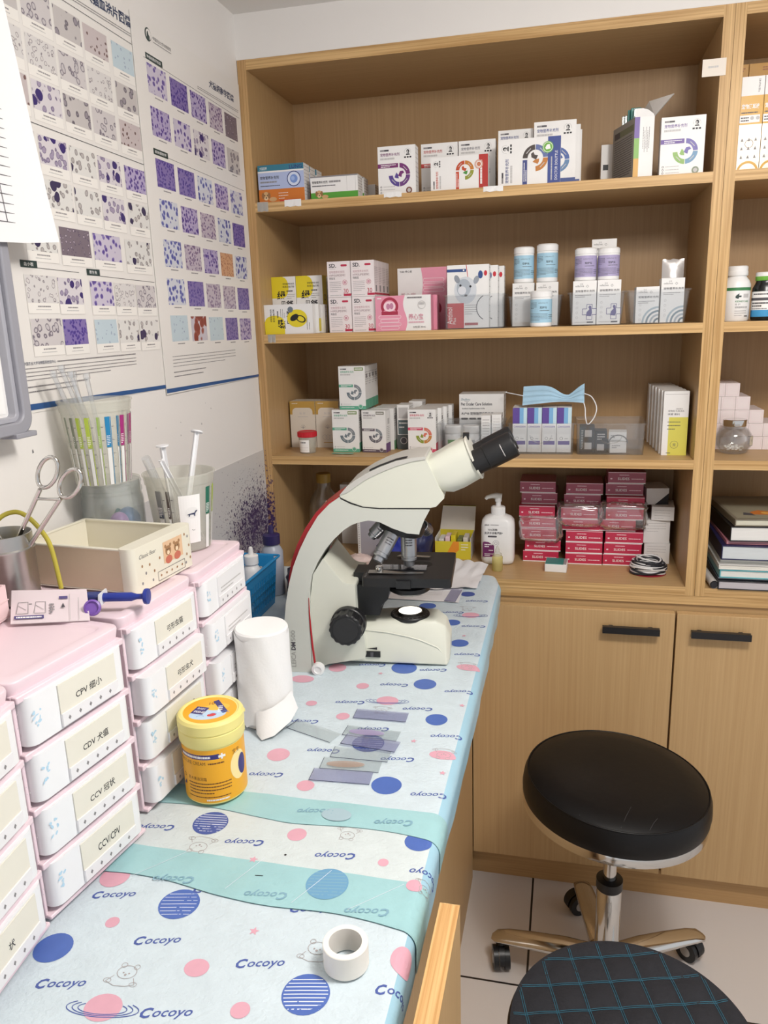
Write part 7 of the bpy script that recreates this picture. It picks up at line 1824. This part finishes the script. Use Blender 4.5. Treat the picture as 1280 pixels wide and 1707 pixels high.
# ================================================================ stools
def stool(label, x, y, top, r, a0, cushion, tilt=None):
    t = thing('stool', label, 'stool', (x, y, 0))
    CH = CHROME
    xf = Matrix.Translation((0, 0, top - .07)) @ tilt @ Matrix.Translation((0, 0, .07 - top)) if tilt else None
    cushion(t, top, r, xf)
    m = MB(); m.xf = xf; m.lathe([(r * .93, top - .074), (r * 1.0, top - .070), (r * 1.005, top - .058), (r * .99, top - .052)], CH, 72); m.lathe([(0, top - .078), (r * .5, top - .078), (r * .93, top - .074)], BLACKPL, 48); m.build('seat_rim', t)
    c = MB(); c.lathe([(.0120, top - .24), (.0120, top - .074)], CH, 28); c.build('piston_rod', t)
    s = MB(); s.lathe([(0, .050), (.0225, .050), (.0225, top - .240), (.0215, top - .238)], CH, 36); s.lathe([(.0225, top - .242), (.0240, top - .240), (.0240, top - .222), (.0125, top - .220)], BLACKPL, 36); s.build('column_sleeve', t)
    hub = MB(); hub.lathe([(0, .045), (.036, .045), (.042, .055), (.040, .078), (.030, .090), (.0228, .094)], CH, 40); hub.build('hub', t)
    for k in range(5):
        a = a0 + 2 * PI * k / 5; d = Vector((math.cos(a), math.sin(a), 0)); q = Vector((-math.sin(a), math.cos(a), 0)); l = MB(); R = []
        for s_, w, z1, z0 in ((.028, .024, .086, .056), (.08, .0235, .086, .060), (.14, .022, .080, .058), (.19, .020, .073, .056), (.212, .017, .067, .054), (.221, .008, .060, .055)):
            ring = []
            for i in range(16):
                b = 2 * PI * i / 16; ring.append(d * s_ + q * (w * math.cos(b)) + Vector((0, 0, (z0 + z1) / 2 + (z1 - z0) / 2 * math.sin(b))))
            R.append(ring)
        l.loft(R, CH, True, True, True); lo = l.build('leg', t)
        w = MB(); e = d * .204; fw = Vector((math.cos(a + 1.9), math.sin(a + 1.9), 0)); fq = Vector((-fw.y, fw.x, 0)); cc = e + fw * .012 + Vector((0, 0, .0235))
        w.tube([e + Vector((0, 0, .060)), e + Vector((0, 0, .046))], .006, CH, 12)
        for sg in (-1, 1):
            w.tube([cc + fq * (sg * .011 - .005), cc + fq * (sg * .011 + .005)], .0230, BLACKPL, 28); w.tube([cc + fq * (sg * .0162 - .0005), cc + fq * (sg * .0162 + .0005)], .0110, STEEL, 20)
        H = [cc + fq * s_ + fw * (.0255 * math.cos(b)) + Vector((0, 0, .0255 * math.sin(b))) for s_ in (-.0055, .0055) for b in [PI * .0 + PI * i / 10 for i in range(11)]]
        w.add(H, [(i, i + 1, 12 + i, 11 + i) for i in range(10)], BLACKPL, True); w.tube([e + Vector((0, 0, .050)), cc + Vector((0, 0, .012))], .009, BLACKPL, 12)
        w.build('caster', lo)
    return t
def black_cushion(t, top, r, xf):
    L = mat('black_leather', (17, 16, 17), .42, vary=.12, vscale=18, bump=.12, bscale=60, spec=.3); b = MB(); b.xf = xf; n = 72; prof = [(r * .985, top - .060), (r * 1.005, top - .050), (r * 1.012, top - .038), (r * 1.0, top - .020), (r * .975, top - .010), (r * .955, top - .0085), (r * .90, top - .003), (r * .7, top + .002), (r * .35, top + .003), (0, top + .0032)]
    b.lathe(prof, L, n); b.build('cushion', t)
    p = MB(); p.xf = xf; p.tube([(r * .968 * math.cos(2 * PI * k / 80), r * .968 * math.sin(2 * PI * k / 80), top - .0090) for k in range(80)], .0016, L, 6, closed=True); p.build('piping', t)
    s = MB(); s.xf = xf
    for a, u0, u1 in ((-1.95, .35, .93), (-1.5, .62, .93), (-1.2, .80, .93)):
        P0 = Vector((r * u0 * math.cos(a) + .01, r * u0 * math.sin(a), top + .0022)); P1 = Vector((r * u1 * math.cos(a - .08), r * u1 * math.sin(a - .08), top - .0055)); s.tube([P0, (P0 + P1) / 2 + Vector((0, 0, .0028)), P1], .00045, mat('scuffed_crease', (58, 56, 58), .6, vary=0), 5)
    s.build('crease', t)
def quilt_cushion(t, top, r, xf):
    Q = mat('dark_quilt_cloth', (30, 30, 36), .85, vary=.25, vscale=160, bump=.5, bscale=300); ST = mat('blue_stitch', (48, 102, 122), .8, vary=.1, vscale=300); b = MB(); ph = .27; sp = .0365; cp, sp_ = math.cos(ph), math.sin(ph)
    def zt(x, y):
        u = x * cp + y * sp_; v = -x * sp_ + y * cp
        g = abs(math.sin(PI * u / sp)) ** .6 * abs(math.sin(PI * v / sp)) ** .6
        rr = math.hypot(x, y) / r; g = 1 + (g - 1) * max(0, min(1, (1 - rr) / .12))
        return top - .006 + .0055 * g - .012 * max(0, rr - .86) / .14 * (rr - .80)
    rings = []
    for i in range(1, 46):
        rr = r * i / 45
        rings.append([(rr * math.cos(2 * PI * k / 120), rr * math.sin(2 * PI * k / 120), zt(rr * math.cos(2 * PI * k / 120), rr * math.sin(2 * PI * k / 120))) for k in range(120)])
    b.loft(rings, Q, True, True, False)
    edge = [[(x * f, y * f, z2 + dz) for (x, y, z2) in rings[-1]] for f, dz in ((1, 0), (1.012, -.006), (1.014, -.020), (1.0, -.046))]
    b.loft(edge, Q, True, False, True)
    b.build('quilted_cushion', t, recalc=True)
    s = MB()
    for k in range(-7, 8):
        for off in (-.0011, .0011):
            # one family across, one running away
            P = []; Q2 = []
            for i in range(61):
                w = -r + 2 * r * i / 60
                v = k * sp + off; x, y = w * cp - v * sp_, w * sp_ + v * cp
                if math.hypot(x, y) < r * .985: P.append((x, y, zt(x, y) + .0006))
                u = k * sp + off; x, y = u * cp - w * sp_, u * sp_ + w * cp
                if math.hypot(x, y) < r * .985: Q2.append((x, y, zt(x, y) + .0006))
            for L in (P, Q2):
                if len(L) > 3: s.tube(L, .00045, ST, 4)
    s.build('stitching', t)
    z = MB(); z.tube([(r * 1.008 * math.cos(2 * PI * k / 90), r * 1.008 * math.sin(2 * PI * k / 90), top - .0125) for k in range(90)], .0022, BLACKPL, 6, closed=True); z.build('zipper_edge', t)
stool('black round leather stool on a chrome five-star base before the cabinet doors', .742, -.275, .4700, .1620, math.radians(173.5), black_cushion, Matrix.Rotation(math.radians(3.2), 4, 'Y'))
stool('stool with dark quilted seat stitched in blue, nearest the camera', .7300, -.8360, .5000, .1330, .3, quilt_cushion)
